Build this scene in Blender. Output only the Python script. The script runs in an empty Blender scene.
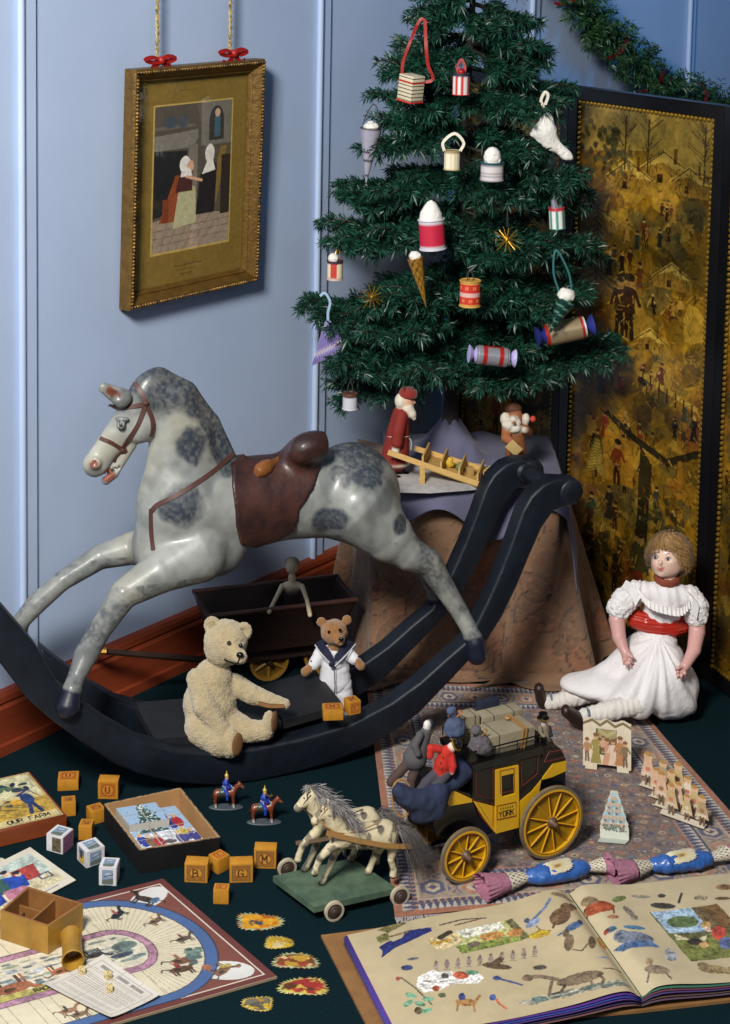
import bpy, bmesh, math, random
import numpy as np
from mathutils import Vector, Matrix

# ------------------------------------------------------------------ camera
F = 1750.0; CX = 365.0; CAMH = 1.62
TILT = math.radians(6.4); ROLL = math.radians(1.04)
CY = -92 + F * math.tan(TILT)
c_f = np.array([0, math.cos(TILT), -math.sin(TILT)])
_r0 = np.array([1.0, 0, 0]); _u0 = np.cross(_r0, c_f)
c_r = math.cos(ROLL) * _r0 + math.sin(ROLL) * _u0
c_u = math.cos(ROLL) * _u0 - math.sin(ROLL) * _r0
CAM = np.array([0, 0, CAMH])
scene = bpy.context.scene
cam_data = bpy.data.cameras.new('camera')
cam_data.sensor_fit = 'HORIZONTAL'; cam_data.sensor_width = 36.0
cam_data.lens = F / 730.0 * 36.0
cam_data.shift_x = 0.0; cam_data.shift_y = -(512.0 - CY) / 730.0
cam_data.clip_start = 0.05; cam_data.clip_end = 60
cam = bpy.data.objects.new('camera', cam_data)
M = Matrix.Identity(4)
for i in range(3):
    M[i][0] = c_r[i]; M[i][1] = c_u[i]; M[i][2] = -c_f[i]; M[i][3] = CAM[i]
cam.matrix_world = M
scene.collection.objects.link(cam); scene.camera = cam

# ------------------------------------------------------------------ light, world, exposure
world = bpy.data.worlds.new('world'); scene.world = world; world.use_nodes = True
_bg = world.node_tree.nodes['Background']
_bg.inputs[0].default_value = (0.22, 0.48, 1.0, 1); _bg.inputs[1].default_value = 0.085

def area_light(name, loc, target, size, power, col, spread=180):
    l = bpy.data.lights.new(name, 'AREA'); l.shape = 'RECTANGLE'; l.size = size[0]; l.size_y = size[1]
    l.energy = power; l.color = col; l.spread = math.radians(spread)
    o = bpy.data.objects.new(name, l); o.location = loc
    d = Vector(target) - Vector(loc); o.rotation_euler = d.to_track_quat('-Z', 'Y').to_euler()
    scene.collection.objects.link(o); return o
area_light('key_light', (-0.78, 0.70, 2.55), (0.0, 3.2, 0.4), (0.6, 0.6), 152, (1.0, 0.96, 0.90))
area_light('fill_light', (1.3, -0.4, 2.3), (0.2, 3.1, 0.2), (1.2, 1.2), 8, (0.86, 0.92, 1.0))
area_light('background_lamp', (2.0, 4.15, 2.0), (0.75, 5.05, 1.05), (0.4, 0.4), 2.6, (0.08, 0.48, 1.0), 110)
scene.view_settings.view_transform = 'Standard'; scene.view_settings.look = 'None'
scene.view_settings.gamma = 1.0; scene.view_settings.use_curve_mapping = False
scene.view_settings.exposure = 0.0

# ------------------------------------------------------------------ helpers: points of the place
def ray(x, y): return c_f * F + c_r * (x - CX) - c_u * (y - CY)
def PZ(x, y, z=0.0):
    d = ray(x, y); return CAM + d * ((z - CAMH) / d[2])
def PY(x, y, Y):
    d = ray(x, y); return CAM + d * (Y / d[1])
def PP(x, y, o, n):
    d = ray(x, y); n = np.asarray(n, float); return CAM + d * (((np.asarray(o) - CAM) @ n) / (d @ n))
def proj(p):
    v = np.asarray(p, float) - CAM; return (CX + F * (v @ c_r) / (v @ c_f), CY - F * (v @ c_u) / (v @ c_f))
def A(*v): return np.array(v, float)
def unit(v):
    v = np.asarray(v, float); return v / (np.linalg.norm(v) + 1e-12)

# ------------------------------------------------------------------ colours, materials
def lin(c):
    c = np.asarray(c, float) / 255.0
    return np.where(c <= 0.04045, c / 12.92, ((c + 0.055) / 1.055) ** 2.4)
_mats = {}
def mat(name, col=(200, 200, 200), rough=0.5, metal=0.0, spec=0.5, var=0.0, vs=20.0, bump=0.0, bs=120.0,
        attr=False, sheen=0.0, coat=0.0, col2=None, stretch=(1, 1, 1), emit=0):
    if name in _mats: return _mats[name]
    m = bpy.data.materials.new(name); m.use_nodes = True
    nt = m.node_tree; n = nt.nodes; L = nt.links
    b = n['Principled BSDF']
    b.inputs['Roughness'].default_value = rough; b.inputs['Metallic'].default_value = metal
    b.inputs['Specular IOR Level'].default_value = spec
    b.inputs['Sheen Weight'].default_value = sheen; b.inputs['Coat Weight'].default_value = coat
    b.inputs['Coat Roughness'].default_value = 0.12
    lc = [float(v) for v in lin(col)] + [1]
    b.inputs['Base Color'].default_value = lc
    tc = n.new('ShaderNodeTexCoord'); mp = n.new('ShaderNodeMapping'); L.new(tc.outputs['Object'], mp.inputs[0])
    mp.inputs['Scale'].default_value = stretch
    src = None
    if attr:
        a = n.new('ShaderNodeAttribute'); a.attribute_name = 'Col'; src = a.outputs['Color']
    if var > 0 or col2 is not None:
        nz = n.new('ShaderNodeTexNoise'); nz.inputs['Scale'].default_value = vs; nz.inputs['Detail'].default_value = 5
        nz.inputs['Roughness'].default_value = 0.65
        L.new(mp.outputs[0], nz.inputs['Vector'])
        if col2 is not None:
            r = n.new('ShaderNodeValToRGB'); r.color_ramp.elements[0].position = 0.38; r.color_ramp.elements[1].position = 0.62
            r.color_ramp.elements[0].color = lc; r.color_ramp.elements[1].color = [float(v) for v in lin(col2)] + [1]
            L.new(nz.outputs['Fac'], r.inputs[0]); src = r.outputs[0]
        else:
            mr = n.new('ShaderNodeMapRange'); mr.inputs[1].default_value = 0.3; mr.inputs[2].default_value = 0.7
            mr.inputs[3].default_value = 1 - var; mr.inputs[4].default_value = 1 + var
            L.new(nz.outputs['Fac'], mr.inputs[0])
            mx = n.new('ShaderNodeMix'); mx.data_type = 'RGBA'; mx.blend_type = 'MULTIPLY'; mx.inputs[0].default_value = 1
            if src is not None: L.new(src, mx.inputs[6])
            else: mx.inputs[6].default_value = lc
            L.new(mr.outputs[0], mx.inputs[7]); src = mx.outputs[2]
    if src is not None: L.new(src, b.inputs['Base Color'])
    if bump > 0:
        n2 = n.new('ShaderNodeTexNoise'); n2.inputs['Scale'].default_value = bs; n2.inputs['Detail'].default_value = 4
        L.new(mp.outputs[0], n2.inputs['Vector'])
        bp = n.new('ShaderNodeBump'); bp.inputs['Strength'].default_value = bump; bp.inputs['Distance'].default_value = 0.004
        L.new(n2.outputs['Fac'], bp.inputs['Height']); L.new(bp.outputs[0], b.inputs['Normal'])
    if emit:
        pass
    _mats[name] = m; return m

# ------------------------------------------------------------------ helpers: objects
OFF = {}
def link(o): scene.collection.objects.link(o); return o
def tag(o, label=None, cat=None, group=None, kind=None):
    if label: o['label'] = label
    if cat: o['category'] = cat
    if group: o['group'] = group
    if kind: o['kind'] = kind
    return o
def thing(name, label, cat, loc=(0, 0, 0), rz=0.0, group=None):
    o = bpy.data.objects.new(name, None); o.empty_display_size = 0.05
    link(o); o.location = [float(v) for v in loc]; o.rotation_euler = (0, 0, rz)
    OFF[o.name] = A(*loc); return tag(o, label, cat, group)
def copy_tree(o, loc, rz=None, label=None, group=None):
    c = o.copy(); link(c); c.location = [float(v) for v in loc]
    if rz is not None: c.rotation_euler = (0, 0, rz)
    if label: c['label'] = label
    if group: c['group'] = group
    for ch in [x for x in bpy.data.objects if x.parent == o]:
        d = ch.copy(); link(d); d.parent = c
        for g in [x for x in bpy.data.objects if x.parent == ch]:
            e = g.copy(); link(e); e.parent = d
    return c

def rotz(a):
    c, s = math.cos(a), math.sin(a); return np.array([[c, -s, 0], [s, c, 0], [0, 0, 1.0]])
def rotx(a):
    c, s = math.cos(a), math.sin(a); return np.array([[1.0, 0, 0], [0, c, -s], [0, s, c]])
def roty(a):
    c, s = math.cos(a), math.sin(a); return np.array([[c, 0, s], [0, 1.0, 0], [-s, 0, c]])
def frame(ez, ref=(0, 0, 1)):
    ez = unit(ez); ref = np.asarray(ref, float)
    if abs(ez @ ref) > 0.95: ref = A(1, 0, 0)
    ex = unit(np.cross(ref, ez)); ey = np.cross(ez, ex); return np.stack([ex, ey, ez], 1)
def spline(pts, n=8):
    P = [np.asarray(p, float) for p in pts]; P = [2 * P[0] - P[1]] + P + [2 * P[-1] - P[-2]]
    out = []
    for i in range(1, len(P) - 2):
        for k in range(n):
            t = k / n; a, b, c, d = P[i - 1:i + 3]
            out.append(0.5 * (2 * b + (c - a) * t + (2 * a - 5 * b + 4 * c - d) * t * t + (3 * b - a - 3 * c + d) * t ** 3))
    out.append(P[-2]); return out

class MB:
    def __init__(s): s.v = []; s.f = []; s.m = []; s.c = []; s.n = 0; s.hascol = False
    def add(s, v, f, m=0, col=None):
        v = np.asarray(v, float).reshape(-1, 3); s.v.append(v)
        for q in f: s.f.append([int(i) + s.n for i in q]); s.m.append(m)
        if col is None: cc = np.ones((len(v), 3)) * 0.5
        else:
            s.hascol = True; cc = np.asarray(col, float)
            if cc.ndim == 1: cc = np.tile(cc, (len(v), 1))
        s.c.append(cc); s.n += len(v); return s
    def box(s, c, size, R=None, m=0, bev=0.0, col=None, taper=1.0):
        bm = bmesh.new(); bmesh.ops.create_cube(bm, size=1.0)
        for v in bm.verts:
            k = taper if v.co.z > 0 else 1.0
            v.co = Vector((v.co.x * size[0] * k, v.co.y * size[1] * k, v.co.z * size[2]))
        if bev > 0: bmesh.ops.bevel(bm, geom=list(bm.edges), offset=bev, segments=2, profile=0.6, affect='EDGES')
        bm.verts.index_update()
        v = np.array([list(x.co) for x in bm.verts]); f = [[x.index for x in q.verts] for q in bm.faces]; bm.free()
        if R is not None: v = v @ np.asarray(R).T
        return s.add(v + np.asarray(c, float), f, m, col)
    def tube(s, path, rad, n=8, m=0, caps=True, col=None, sq=1.0, ref=(0, 0, 1), closed=False):
        P = [np.asarray(p, float) for p in path]; N = len(P)
        if np.isscalar(rad): rad = [rad] * N
        T = []
        for i in range(N):
            if closed: t = P[(i + 1) % N] - P[i - 1]
            else: t = P[min(i + 1, N - 1)] - P[max(i - 1, 0)]
            T.append(unit(t))
        Fm = frame(T[0], ref); ex = Fm[:, 0]; V = []
        for i in range(N):
            ex = unit(ex - T[i] * (ex @ T[i])); ey = np.cross(T[i], ex)
            for k in range(n):
                a = 2 * math.pi * k / n; V.append(P[i] + rad[i] * (math.cos(a) * ex + sq * math.sin(a) * ey))
        f = []
        for i in range(N if closed else N - 1):
            j = (i + 1) % N
            for k in range(n):
                k2 = (k + 1) % n; f.append([i * n + k, i * n + k2, j * n + k2, j * n + k])
        if caps and not closed:
            f.append(list(range(n))[::-1]); f.append([(N - 1) * n + k for k in range(n)])
        return s.add(V, f, m, col)
    def cyl(s, p0, p1, r0, r1=None, n=16, m=0, col=None, caps=True):
        return s.tube([p0, p1], [r0, r0 if r1 is None else r1], n, m, caps, col)
    def ribbon(s, path, w, th=0.0012, m=0, col=None, up=(0, 0, 1), ups=None):
        # a flat strip of width w and thickness th; up = the strip's face normal
        P = [np.asarray(p, float) for p in path]; N = len(P); V = []
        if np.isscalar(w): w = [w] * N
        for i in range(N):
            t = unit(P[min(i + 1, N - 1)] - P[max(i - 1, 0)]); u = np.asarray(ups[i] if ups is not None else up, float)
            u = unit(u - t * (u @ t)); sd = np.cross(t, u)
            for a, b in ((-1, -1), (1, -1), (1, 1), (-1, 1)): V.append(P[i] + sd * a * w[i] / 2 + u * b * th / 2)
        f = []
        for i in range(N - 1):
            for k in range(4):
                k2 = (k + 1) % 4; f.append([i * 4 + k, i * 4 + k2, (i + 1) * 4 + k2, (i + 1) * 4 + k])
        f += [[3, 2, 1, 0], [(N - 1) * 4 + k for k in range(4)]]
        return s.add(V, f, m, col)
    def lathe(s, prof, o=(0, 0, 0), R=None, n=24, m=0, col=None, cols=None):
        V = []; f = []; K = len(prof); C = []
        for j, (r, z) in enumerate(prof):
            for k in range(n):
                a = 2 * math.pi * k / n; V.append((r * math.cos(a), r * math.sin(a), z))
                if cols is not None: C.append(cols[j])
        for i in range(K - 1):
            for k in range(n):
                k2 = (k + 1) % n; f.append([i * n + k, i * n + k2, (i + 1) * n + k2, (i + 1) * n + k])
        if prof[0][0] > 1e-6: f.append(list(range(n))[::-1])
        if prof[-1][0] > 1e-6: f.append([(K - 1) * n + k for k in range(n)])
        V = np.array(V)
        if R is not None: V = V @ np.asarray(R).T
        return s.add(V + np.asarray(o, float), f, m, C if cols is not None else col)
    def prism(s, poly, o, ex, ey, ez, d0, d1, m=0, col=None):
        # poly of (a, b) in the plane o+a*ex+b*ey, thick from d0 to d1 along ez
        o, ex, ey, ez = [np.asarray(q, float) for q in (o, ex, ey, ez)]; N = len(poly)
        V = [o + a * ex + b * ey + d0 * ez for a, b in poly] + [o + a * ex + b * ey + d1 * ez for a, b in poly]
        f = [list(range(N))[::-1], [N + k for k in range(N)]]
        for k in range(N): k2 = (k + 1) % N; f.append([k, k2, N + k2, N + k])
        return s.add(V, f, m, col)
    def ell(s, c, r, R=None, n=14, m=0, col=None):
        if np.isscalar(r): r = (r, r, r)
        V = []; f = []; k = max(n // 2, 4)
        for i in range(k + 1):
            t = math.pi * i / k
            for j in range(n):
                a = 2 * math.pi * j / n; V.append((math.sin(t) * math.cos(a) * r[0], math.sin(t) * math.sin(a) * r[1], -math.cos(t) * r[2]))
        for i in range(k):
            for j in range(n):
                j2 = (j + 1) % n; f.append([i * n + j, i * n + j2, (i + 1) * n + j2, (i + 1) * n + j])
        V = np.array(V)
        if R is not None: V = V @ np.asarray(R).T
        return s.add(V + np.asarray(c, float), f, m, col)
    def grid(s, V, m=0, col=None, thick=0.0, nrm=None):
        # V: H x W x 3 surface; col: H x W x 3
        V = np.asarray(V, float); Hn, Wn = V.shape[:2]
        I = np.arange(Hn * Wn).reshape(Hn, Wn)
        f = np.stack([I[:-1, :-1], I[:-1, 1:], I[1:, 1:], I[1:, :-1]], -1).reshape(-1, 4)
        s.add(V.reshape(-1, 3), f, m, None if col is None else np.asarray(col).reshape(-1, 3)); return s
    def build(s, name, mats, parent=None, world=False, loc=None, sharp=40, rz=0.0, weld=True):
        V = np.concatenate(s.v); C = np.concatenate(s.c)
        if parent is not None and world: V = V - OFF[parent.name]
        if parent is None and loc is not None and world: V = V - np.asarray(loc, float)
        return mesh_obj(name, V, s.f, mats, parent, loc, sharp, C if s.hascol else None, s.m, rz, weld)

def mesh_obj(name, V, faces, mats, parent=None, loc=None, sharp=40, C=None, mi=None, rz=0.0, weld=True):
    me = bpy.data.meshes.new(name)
    V = np.ascontiguousarray(V, dtype=np.float32)
    if isinstance(faces, np.ndarray): faces_np = faces; nF = len(faces)
    else: faces_np = None; nF = len(faces)
    me.vertices.add(len(V)); me.vertices.foreach_set('co', V.ravel())
    if faces_np is not None:
        k = faces_np.shape[1]; me.loops.add(nF * k); me.loops.foreach_set('vertex_index', faces_np.ravel().astype(np.int32))
        me.polygons.add(nF); me.polygons.foreach_set('loop_start', np.arange(0, nF * k, k, dtype=np.int32))
    else:
        ls = np.array([len(q) for q in faces], np.int32); fl = np.array([i for q in faces for i in q], np.int32)
        me.loops.add(len(fl)); me.loops.foreach_set('vertex_index', fl)
        me.polygons.add(nF); st = np.concatenate([[0], np.cumsum(ls)[:-1]]).astype(np.int32)
        me.polygons.foreach_set('loop_start', st)
    if not isinstance(mats, (list, tuple)): mats = [mats]
    for q in mats: me.materials.append(q)
    if mi is not None and len(mats) > 1: me.polygons.foreach_set('material_index', np.array(mi, np.int32))
    me.update(calc_edges=True); me.validate()
    me.polygons.foreach_set('use_smooth', np.ones(len(me.polygons), bool))
    if C is not None:
        at = me.attributes.new('Col', 'FLOAT_COLOR', 'POINT')
        c4 = np.ones((len(V), 4), np.float32); c4[:, :3] = C; at.data.foreach_set('color', c4.ravel())
    if sharp < 180: me.set_sharp_from_angle(angle=math.radians(sharp))
    o = bpy.data.objects.new(name, me); link(o)
    if parent is not None:
        o.parent = parent; OFF[o.name] = OFF.get(parent.name, A(0, 0, 0))
    elif loc is not None:
        o.location = [float(q) for q in loc]; OFF[o.name] = A(*loc)
    else: OFF[o.name] = A(0, 0, 0)
    if rz and parent is None: o.rotation_euler = (0, 0, rz)
    return o
def struct(o, kind='structure'): o['kind'] = kind; return o

# ------------------------------------------------------------------ organic bodies: smooth union of capsules and ellipsoids
def cap(p0, p1, r0, r1=None, c=0, k=None, sq=None, sub=False):
    return dict(t='c', p0=np.asarray(p0, float), p1=np.asarray(p1, float), r0=r0, r1=r0 if r1 is None else r1, c=c, k=k, sq=sq, sub=sub)
def ell(p, r, R=None, c=0, k=None, sub=False):
    return dict(t='e', p=np.asarray(p, float), r=np.asarray(r if not np.isscalar(r) else (r, r, r), float), R=R, c=c, k=k, sub=sub)
def chain(pts, c=0, k=None, sq=None):
    return [dict(t='h', s=[cap(a[0], b[0], a[1], b[1], c, k, sq) for a, b in zip(pts[:-1], pts[1:])], c=c, k=k, sub=False)]
def prim_d(q, X):
    if q['t'] == 'h':
        d = prim_d(q['s'][0], X)
        for e in q['s'][1:]: d = smin(d, prim_d(e, X), 0.0015)
        return d
    if q['t'] == 'c':
        d = q['p1'] - q['p0']; L2 = d @ d + 1e-12; w = X - q['p0']; t = np.clip((w @ d) / L2, 0, 1)
        w = w - t[..., None] * d; r = q['r0'] + (q['r1'] - q['r0']) * t; e2 = (w * w).sum(-1)
        if q['sq'] is not None:
            a, s = q['sq']; wn = w @ np.asarray(a, float); e2 = e2 + (1 / s ** 2 - 1) * wn * wn
            return (np.sqrt(np.maximum(e2, 1e-14)) - r) * min(1.0, s) if s < 1 else (np.sqrt(np.maximum(e2, 1e-14)) - r)
        return np.sqrt(e2) - r
    w = X - q['p']
    if q['R'] is not None: w = w @ q['R']
    k0 = np.sqrt(((w / q['r']) ** 2).sum(-1)); k1 = np.sqrt(((w / q['r'] ** 2) ** 2).sum(-1)) + 1e-9
    return k0 * (k0 - 1) / k1
def prim_bb(q):
    if q['t'] == 'h':
        B = [prim_bb(e) for e in q['s']]; return np.min([x[0] for x in B], 0), np.max([x[1] for x in B], 0)
    if q['t'] == 'c':
        r = max(q['r0'], q['r1'])
        if q['sq'] is not None: r *= max(1, q['sq'][1])
        return np.minimum(q['p0'], q['p1']) - r, np.maximum(q['p0'], q['p1']) + r
    r = q['r'].max(); return q['p'] - r, q['p'] + r
def smin(a, b, k):
    h = np.clip(0.5 + 0.5 * (b - a) / k, 0, 1); return b * (1 - h) + a * h - k * h * (1 - h)
def sdf_at(prims, X, k):
    d = None
    for q in prims:
        e = prim_d(q, X); kk = q['k'] or k
        if q['sub']: d = -smin(-d, e, kk)
        else: d = e if d is None else smin(d, e, kk)
    return d
def sdf_grid(prims, h, k, extra=None, pad=0.0):
    lo = np.min([prim_bb(q)[0] for q in prims], 0) - 3 * h - pad; hi = np.max([prim_bb(q)[1] for q in prims], 0) + 3 * h + pad
    n = np.ceil((hi - lo) / h).astype(int) + 1
    ax = [lo[i] + h * np.arange(n[i]) for i in range(3)]
    D = np.full(n, 9.0)
    for q in prims:
        kk = q['k'] or k; a, b = prim_bb(q); mg = kk * 1.6 + 3 * h + pad
        i0 = np.maximum(((a - mg - lo) / h).astype(int), 0); i1 = np.minimum(((b + mg - lo) / h).astype(int) + 2, n)
        sl = tuple(slice(i0[i], i1[i]) for i in range(3))
        X = np.stack(np.meshgrid(*[ax[i][sl[i]] for i in range(3)], indexing='ij'), -1)
        e = prim_d(q, X); cur = D[sl]
        D[sl] = -smin(-cur, e, kk) if q['sub'] else smin(cur, e, kk)
    return D, lo, ax
def surface_nets(D, lo, h):
    ins = D < 0; n = np.array(D.shape) - 1
    off = np.array([[i, j, k] for i in (0, 1) for j in (0, 1) for k in (0, 1)])
    cnt = np.zeros(n, np.int8)
    for o in off: cnt += ins[o[0]:o[0] + n[0], o[1]:o[1] + n[1], o[2]:o[2] + n[2]]
    act = np.argwhere((cnt > 0) & (cnt < 8)); idx = np.full(n, -1, np.int64); idx[tuple(act.T)] = np.arange(len(act))
    fv = np.stack([D[act[:, 0] + o[0], act[:, 1] + o[1], act[:, 2] + o[2]] for o in off], 1)
    acc = np.zeros((len(act), 3)); num = np.zeros(len(act))
    for a in range(8):
        for b in range(a + 1, 8):
            if np.abs(off[a] - off[b]).sum() != 1: continue
            s = (fv[:, a] < 0) != (fv[:, b] < 0); t = np.where(s, fv[:, a] / np.where(s, fv[:, a] - fv[:, b], 1), 0)
            p = off[a] + t[:, None] * (off[b] - off[a]); acc += np.where(s[:, None], p, 0); num += s
    V = lo + h * (act + acc / num[:, None]); Fc = []
    for axn in range(3):
        o = np.zeros(3, int); o[axn] = 1; b, c = (axn + 1) % 3, (axn + 2) % 3
        s0 = ins[:D.shape[0] - o[0], :D.shape[1] - o[1], :D.shape[2] - o[2]]; s1 = ins[o[0]:, o[1]:, o[2]:]
        e = np.argwhere(s0 != s1); e = e[(e[:, b] > 0) & (e[:, c] > 0) & (e[:, b] < n[b]) & (e[:, c] < n[c])]
        fl = s0[tuple(e.T)]; q = []
        for db, dc in ((-1, -1), (0, -1), (0, 0), (-1, 0)):
            w = e.copy(); w[:, b] += db; w[:, c] += dc; q.append(idx[tuple(w.T)])
        q = np.stack(q, 1); q[~fl] = q[~fl][:, ::-1]; Fc.append(q)
    Fc = np.concatenate(Fc); return V, Fc[(Fc >= 0).all(1)]
def prim_cols(prims, V, pal, soft=0.002):
    best = np.full((len(V), len(pal)), 9.0)
    for q in prims:
        if q['sub']: continue
        best[:, q['c']] = np.minimum(best[:, q['c']], prim_d(q, V))
    w = np.exp(-np.clip(best - best.min(1, keepdims=True), 0, 1) / soft); w /= w.sum(1, keepdims=True)
    return w @ np.array([lin(c) for c in pal])
def vnormals(V, Fc):
    a, b, c, d = [V[Fc[:, i]] for i in range(4)]; fn = np.cross(c - a, d - b); N = np.zeros_like(V)
    for i in range(4): np.add.at(N, Fc[:, i], fn)
    return N / (np.linalg.norm(N, axis=1, keepdims=True) + 1e-12)
def vnoise(X, scale, seed=0):
    # smooth lattice noise in 0..1
    P = np.asarray(X, float) * scale + seed * 17.31; I = np.floor(P).astype(np.int64); f = P - I; f = f * f * (3 - 2 * f)
    def hsh(i, j, k):
        n = (i * 374761393 + j * 668265263 + k * 2147483647 + seed * 974634777) & 0xffffffff
        n = ((n ^ (n >> 13)) * 1274126177) & 0xffffffff; return ((n ^ (n >> 16)) & 0xffff) / 65535.0
    r = 0
    for a in (0, 1):
        for b in (0, 1):
            for c in (0, 1):
                w = (f[..., 0] if a else 1 - f[..., 0]) * (f[..., 1] if b else 1 - f[..., 1]) * (f[..., 2] if c else 1 - f[..., 2])
                r = r + w * hsh(I[..., 0] + a, I[..., 1] + b, I[..., 2] + c)
    return r
def fbm(X, scale, seed=0, o=3):
    r = 0; a = 0.5; t = 0
    for i in range(o): r = r + a * vnoise(X, scale * 2 ** i, seed + i); t += a; a *= 0.5
    return r / t
def organic(name, prims, m, pal=None, parent=None, h=0.004, k=0.01, fur=0.0, fs=120, colfn=None, soft=0.002, loc=None, clip=None, world=True, disp=None, zmin=None):
    D, lo, ax = sdf_grid(prims, h, k)
    if clip is not None: D = clip(D, ax)
    V, Fc = surface_nets(D, lo, h)
    if fur > 0:
        N = vnormals(V, Fc); V = V + N * (fur * (fbm(V, fs, 3, 2) - 0.5) * 2)[:, None]
    C = None; V0 = V
    if disp is not None: V = disp(V, vnormals(V, Fc))
    if zmin is not None: V = V.copy(); V[:, 2] = np.maximum(V[:, 2], zmin)
    if pal is not None: C = prim_cols(prims, V0, pal, soft)
    if colfn is not None: C = colfn(V, C)
    W = V
    if world and parent is not None: W = V - OFF[parent.name]
    elif world and loc is not None: W = V - np.asarray(loc, float)
    return mesh_obj(name, W, Fc, m, parent, loc, 180, C)

# ------------------------------------------------------------------ painter for prints, patterns and lettering
GLY = {'A': ['0,0 2,6 4,0', '0.7,2 3.3,2'], 'B': ['0,0 0,6 2.6,6 3.6,5.3 3.6,3.9 2.6,3.2 0,3.2', '2.6,3.2 4,2.3 4,0.9 2.8,0 0,0'],
 'C': ['4,5 3,6 1,6 0,5 0,1 1,0 3,0 4,1'], 'D': ['0,0 0,6 2.5,6 4,4.5 4,1.5 2.5,0 0,0'], 'E': ['4,6 0,6 0,0 4,0', '0,3.1 3,3.1'],
 'F': ['4,6 0,6 0,0', '0,3.1 3,3.1'], 'G': ['4,5 3,6 1,6 0,5 0,1 1,0 3,0 4,1 4,2.6 2.3,2.6'], 'K': ['0,0 0,6', '4,6 0,2.6', '1.2,3.6 4,0'],
 'M': ['0,0 0,6 2,2 4,6 4,0'], 'N': ['0,0 0,6 4,0 4,6'], 'O': ['1,0 0,1 0,5 1,6 3,6 4,5 4,1 3,0 1,0'], 'R': ['0,0 0,6 3,6 4,5.2 4,3.8 3,3 0,3', '2,3 4,0'],
 'U': ['0,6 0,1 1,0 3,0 4,1 4,6'], 'Y': ['0,6 2,3 4,6', '2,3 2,0'], 'S': ['4,5 3,6 1,6 0,5 0,4 1,3.2 3,2.8 4,2 4,1 3,0 1,0 0,1'], ' ': []}
class Canvas:
    def __init__(s, w, h, res, bg):
        s.w, s.h = w, h; s.nx = int(w * res) + 1; s.ny = int(h * res) + 1
        s.u = np.linspace(0, w, s.nx); s.v = np.linspace(0, h, s.ny); s.U, s.V = np.meshgrid(s.u, s.v)
        s.a = np.tile(lin(bg), (s.ny, s.nx, 1)); s.mask = None
    def _bb(s, x0, x1, y0, y1):
        i0, i1 = np.searchsorted(s.u, [x0, x1]); j0, j1 = np.searchsorted(s.v, [y0, y1])
        return slice(max(j0 - 1, 0), min(j1 + 1, s.ny)), slice(max(i0 - 1, 0), min(i1 + 1, s.nx))
    def put(s, sl, m, col, al=1.0):
        if s.mask is not None: m = m & s.mask[sl]
        c = lin(col); t = s.a[sl]; t[m] = t[m] * (1 - al) + c * al
    def poly(s, pts, col, al=1.0):
        P = np.asarray(pts, float); sl = s._bb(P[:, 0].min(), P[:, 0].max(), P[:, 1].min(), P[:, 1].max())
        U, V = s.U[sl], s.V[sl]
        if U.size == 0: return s
        m = np.zeros(U.shape, bool); j = len(P) - 1
        for i in range(len(P)):
            a, b = P[i], P[j]
            if a[1] != b[1]:
                cr = (a[1] > V) != (b[1] > V); m ^= cr & (U < (b[0] - a[0]) * (V - a[1]) / (b[1] - a[1]) + a[0])
            j = i
        s.put(sl, m, col, al); return s
    def rect(s, x0, y0, x1, y1, col, al=1.0): return s.poly([(x0, y0), (x1, y0), (x1, y1), (x0, y1)], col, al)
    def ell(s, cx, cy, rx, ry, col, ang=0.0, al=1.0):
        R = max(rx, ry); sl = s._bb(cx - R, cx + R, cy - R, cy + R); U, V = s.U[sl] - cx, s.V[sl] - cy
        c, q = math.cos(ang), math.sin(ang); m = ((U * c + V * q) / rx) ** 2 + ((-U * q + V * c) / ry) ** 2 <= 1
        s.put(sl, m, col, al); return s
    def ring(s, cx, cy, r0x, r0y, r1x, r1y, col, al=1.0):
        sl = s._bb(cx - r1x, cx + r1x, cy - r1y, cy + r1y); U, V = s.U[sl] - cx, s.V[sl] - cy
        m = ((U / r1x) ** 2 + (V / r1y) ** 2 <= 1) & ((U / r0x) ** 2 + (V / r0y) ** 2 > 1); s.put(sl, m, col, al); return s
    def line(s, pts, w, col, al=1.0):
        for a, b in zip(pts[:-1], pts[1:]):
            a, b = np.asarray(a, float), np.asarray(b, float)
            sl = s._bb(min(a[0], b[0]) - w, max(a[0], b[0]) + w, min(a[1], b[1]) - w, max(a[1], b[1]) + w)
            U, V = s.U[sl], s.V[sl]; d = b - a; L2 = d @ d + 1e-12; t = np.clip(((U - a[0]) * d[0] + (V - a[1]) * d[1]) / L2, 0, 1)
            m = (U - a[0] - t * d[0]) ** 2 + (V - a[1] - t * d[1]) ** 2 <= (w / 2) ** 2; s.put(sl, m, col, al)
        return s
    def text(s, t, x, y, hgt, w, col, ang=0.0, wd=0.9):
        c, q = math.cos(ang), math.sin(ang); cur = 0
        for ch in t:
            for st in GLY.get(ch, []):
                P = [[float(z) for z in p.split(',')] for p in st.split()]
                P = [((cur + a * wd) * hgt / 6, b * hgt / 6) for a, b in P]
                s.line([(x + a * c - b * q, y + a * q + b * c) for a, b in P], w, col)
            cur += 5.3 * wd
        return s
    def noise(s, amt, scale, seed=0):
        X = np.stack([s.U, s.V, np.zeros_like(s.U)], -1); s.a *= (1 + amt * 2 * (fbm(X, scale, seed, 3) - 0.5))[..., None]; return s
    def mark(s): s.a0 = s.a.copy(); return s
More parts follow.
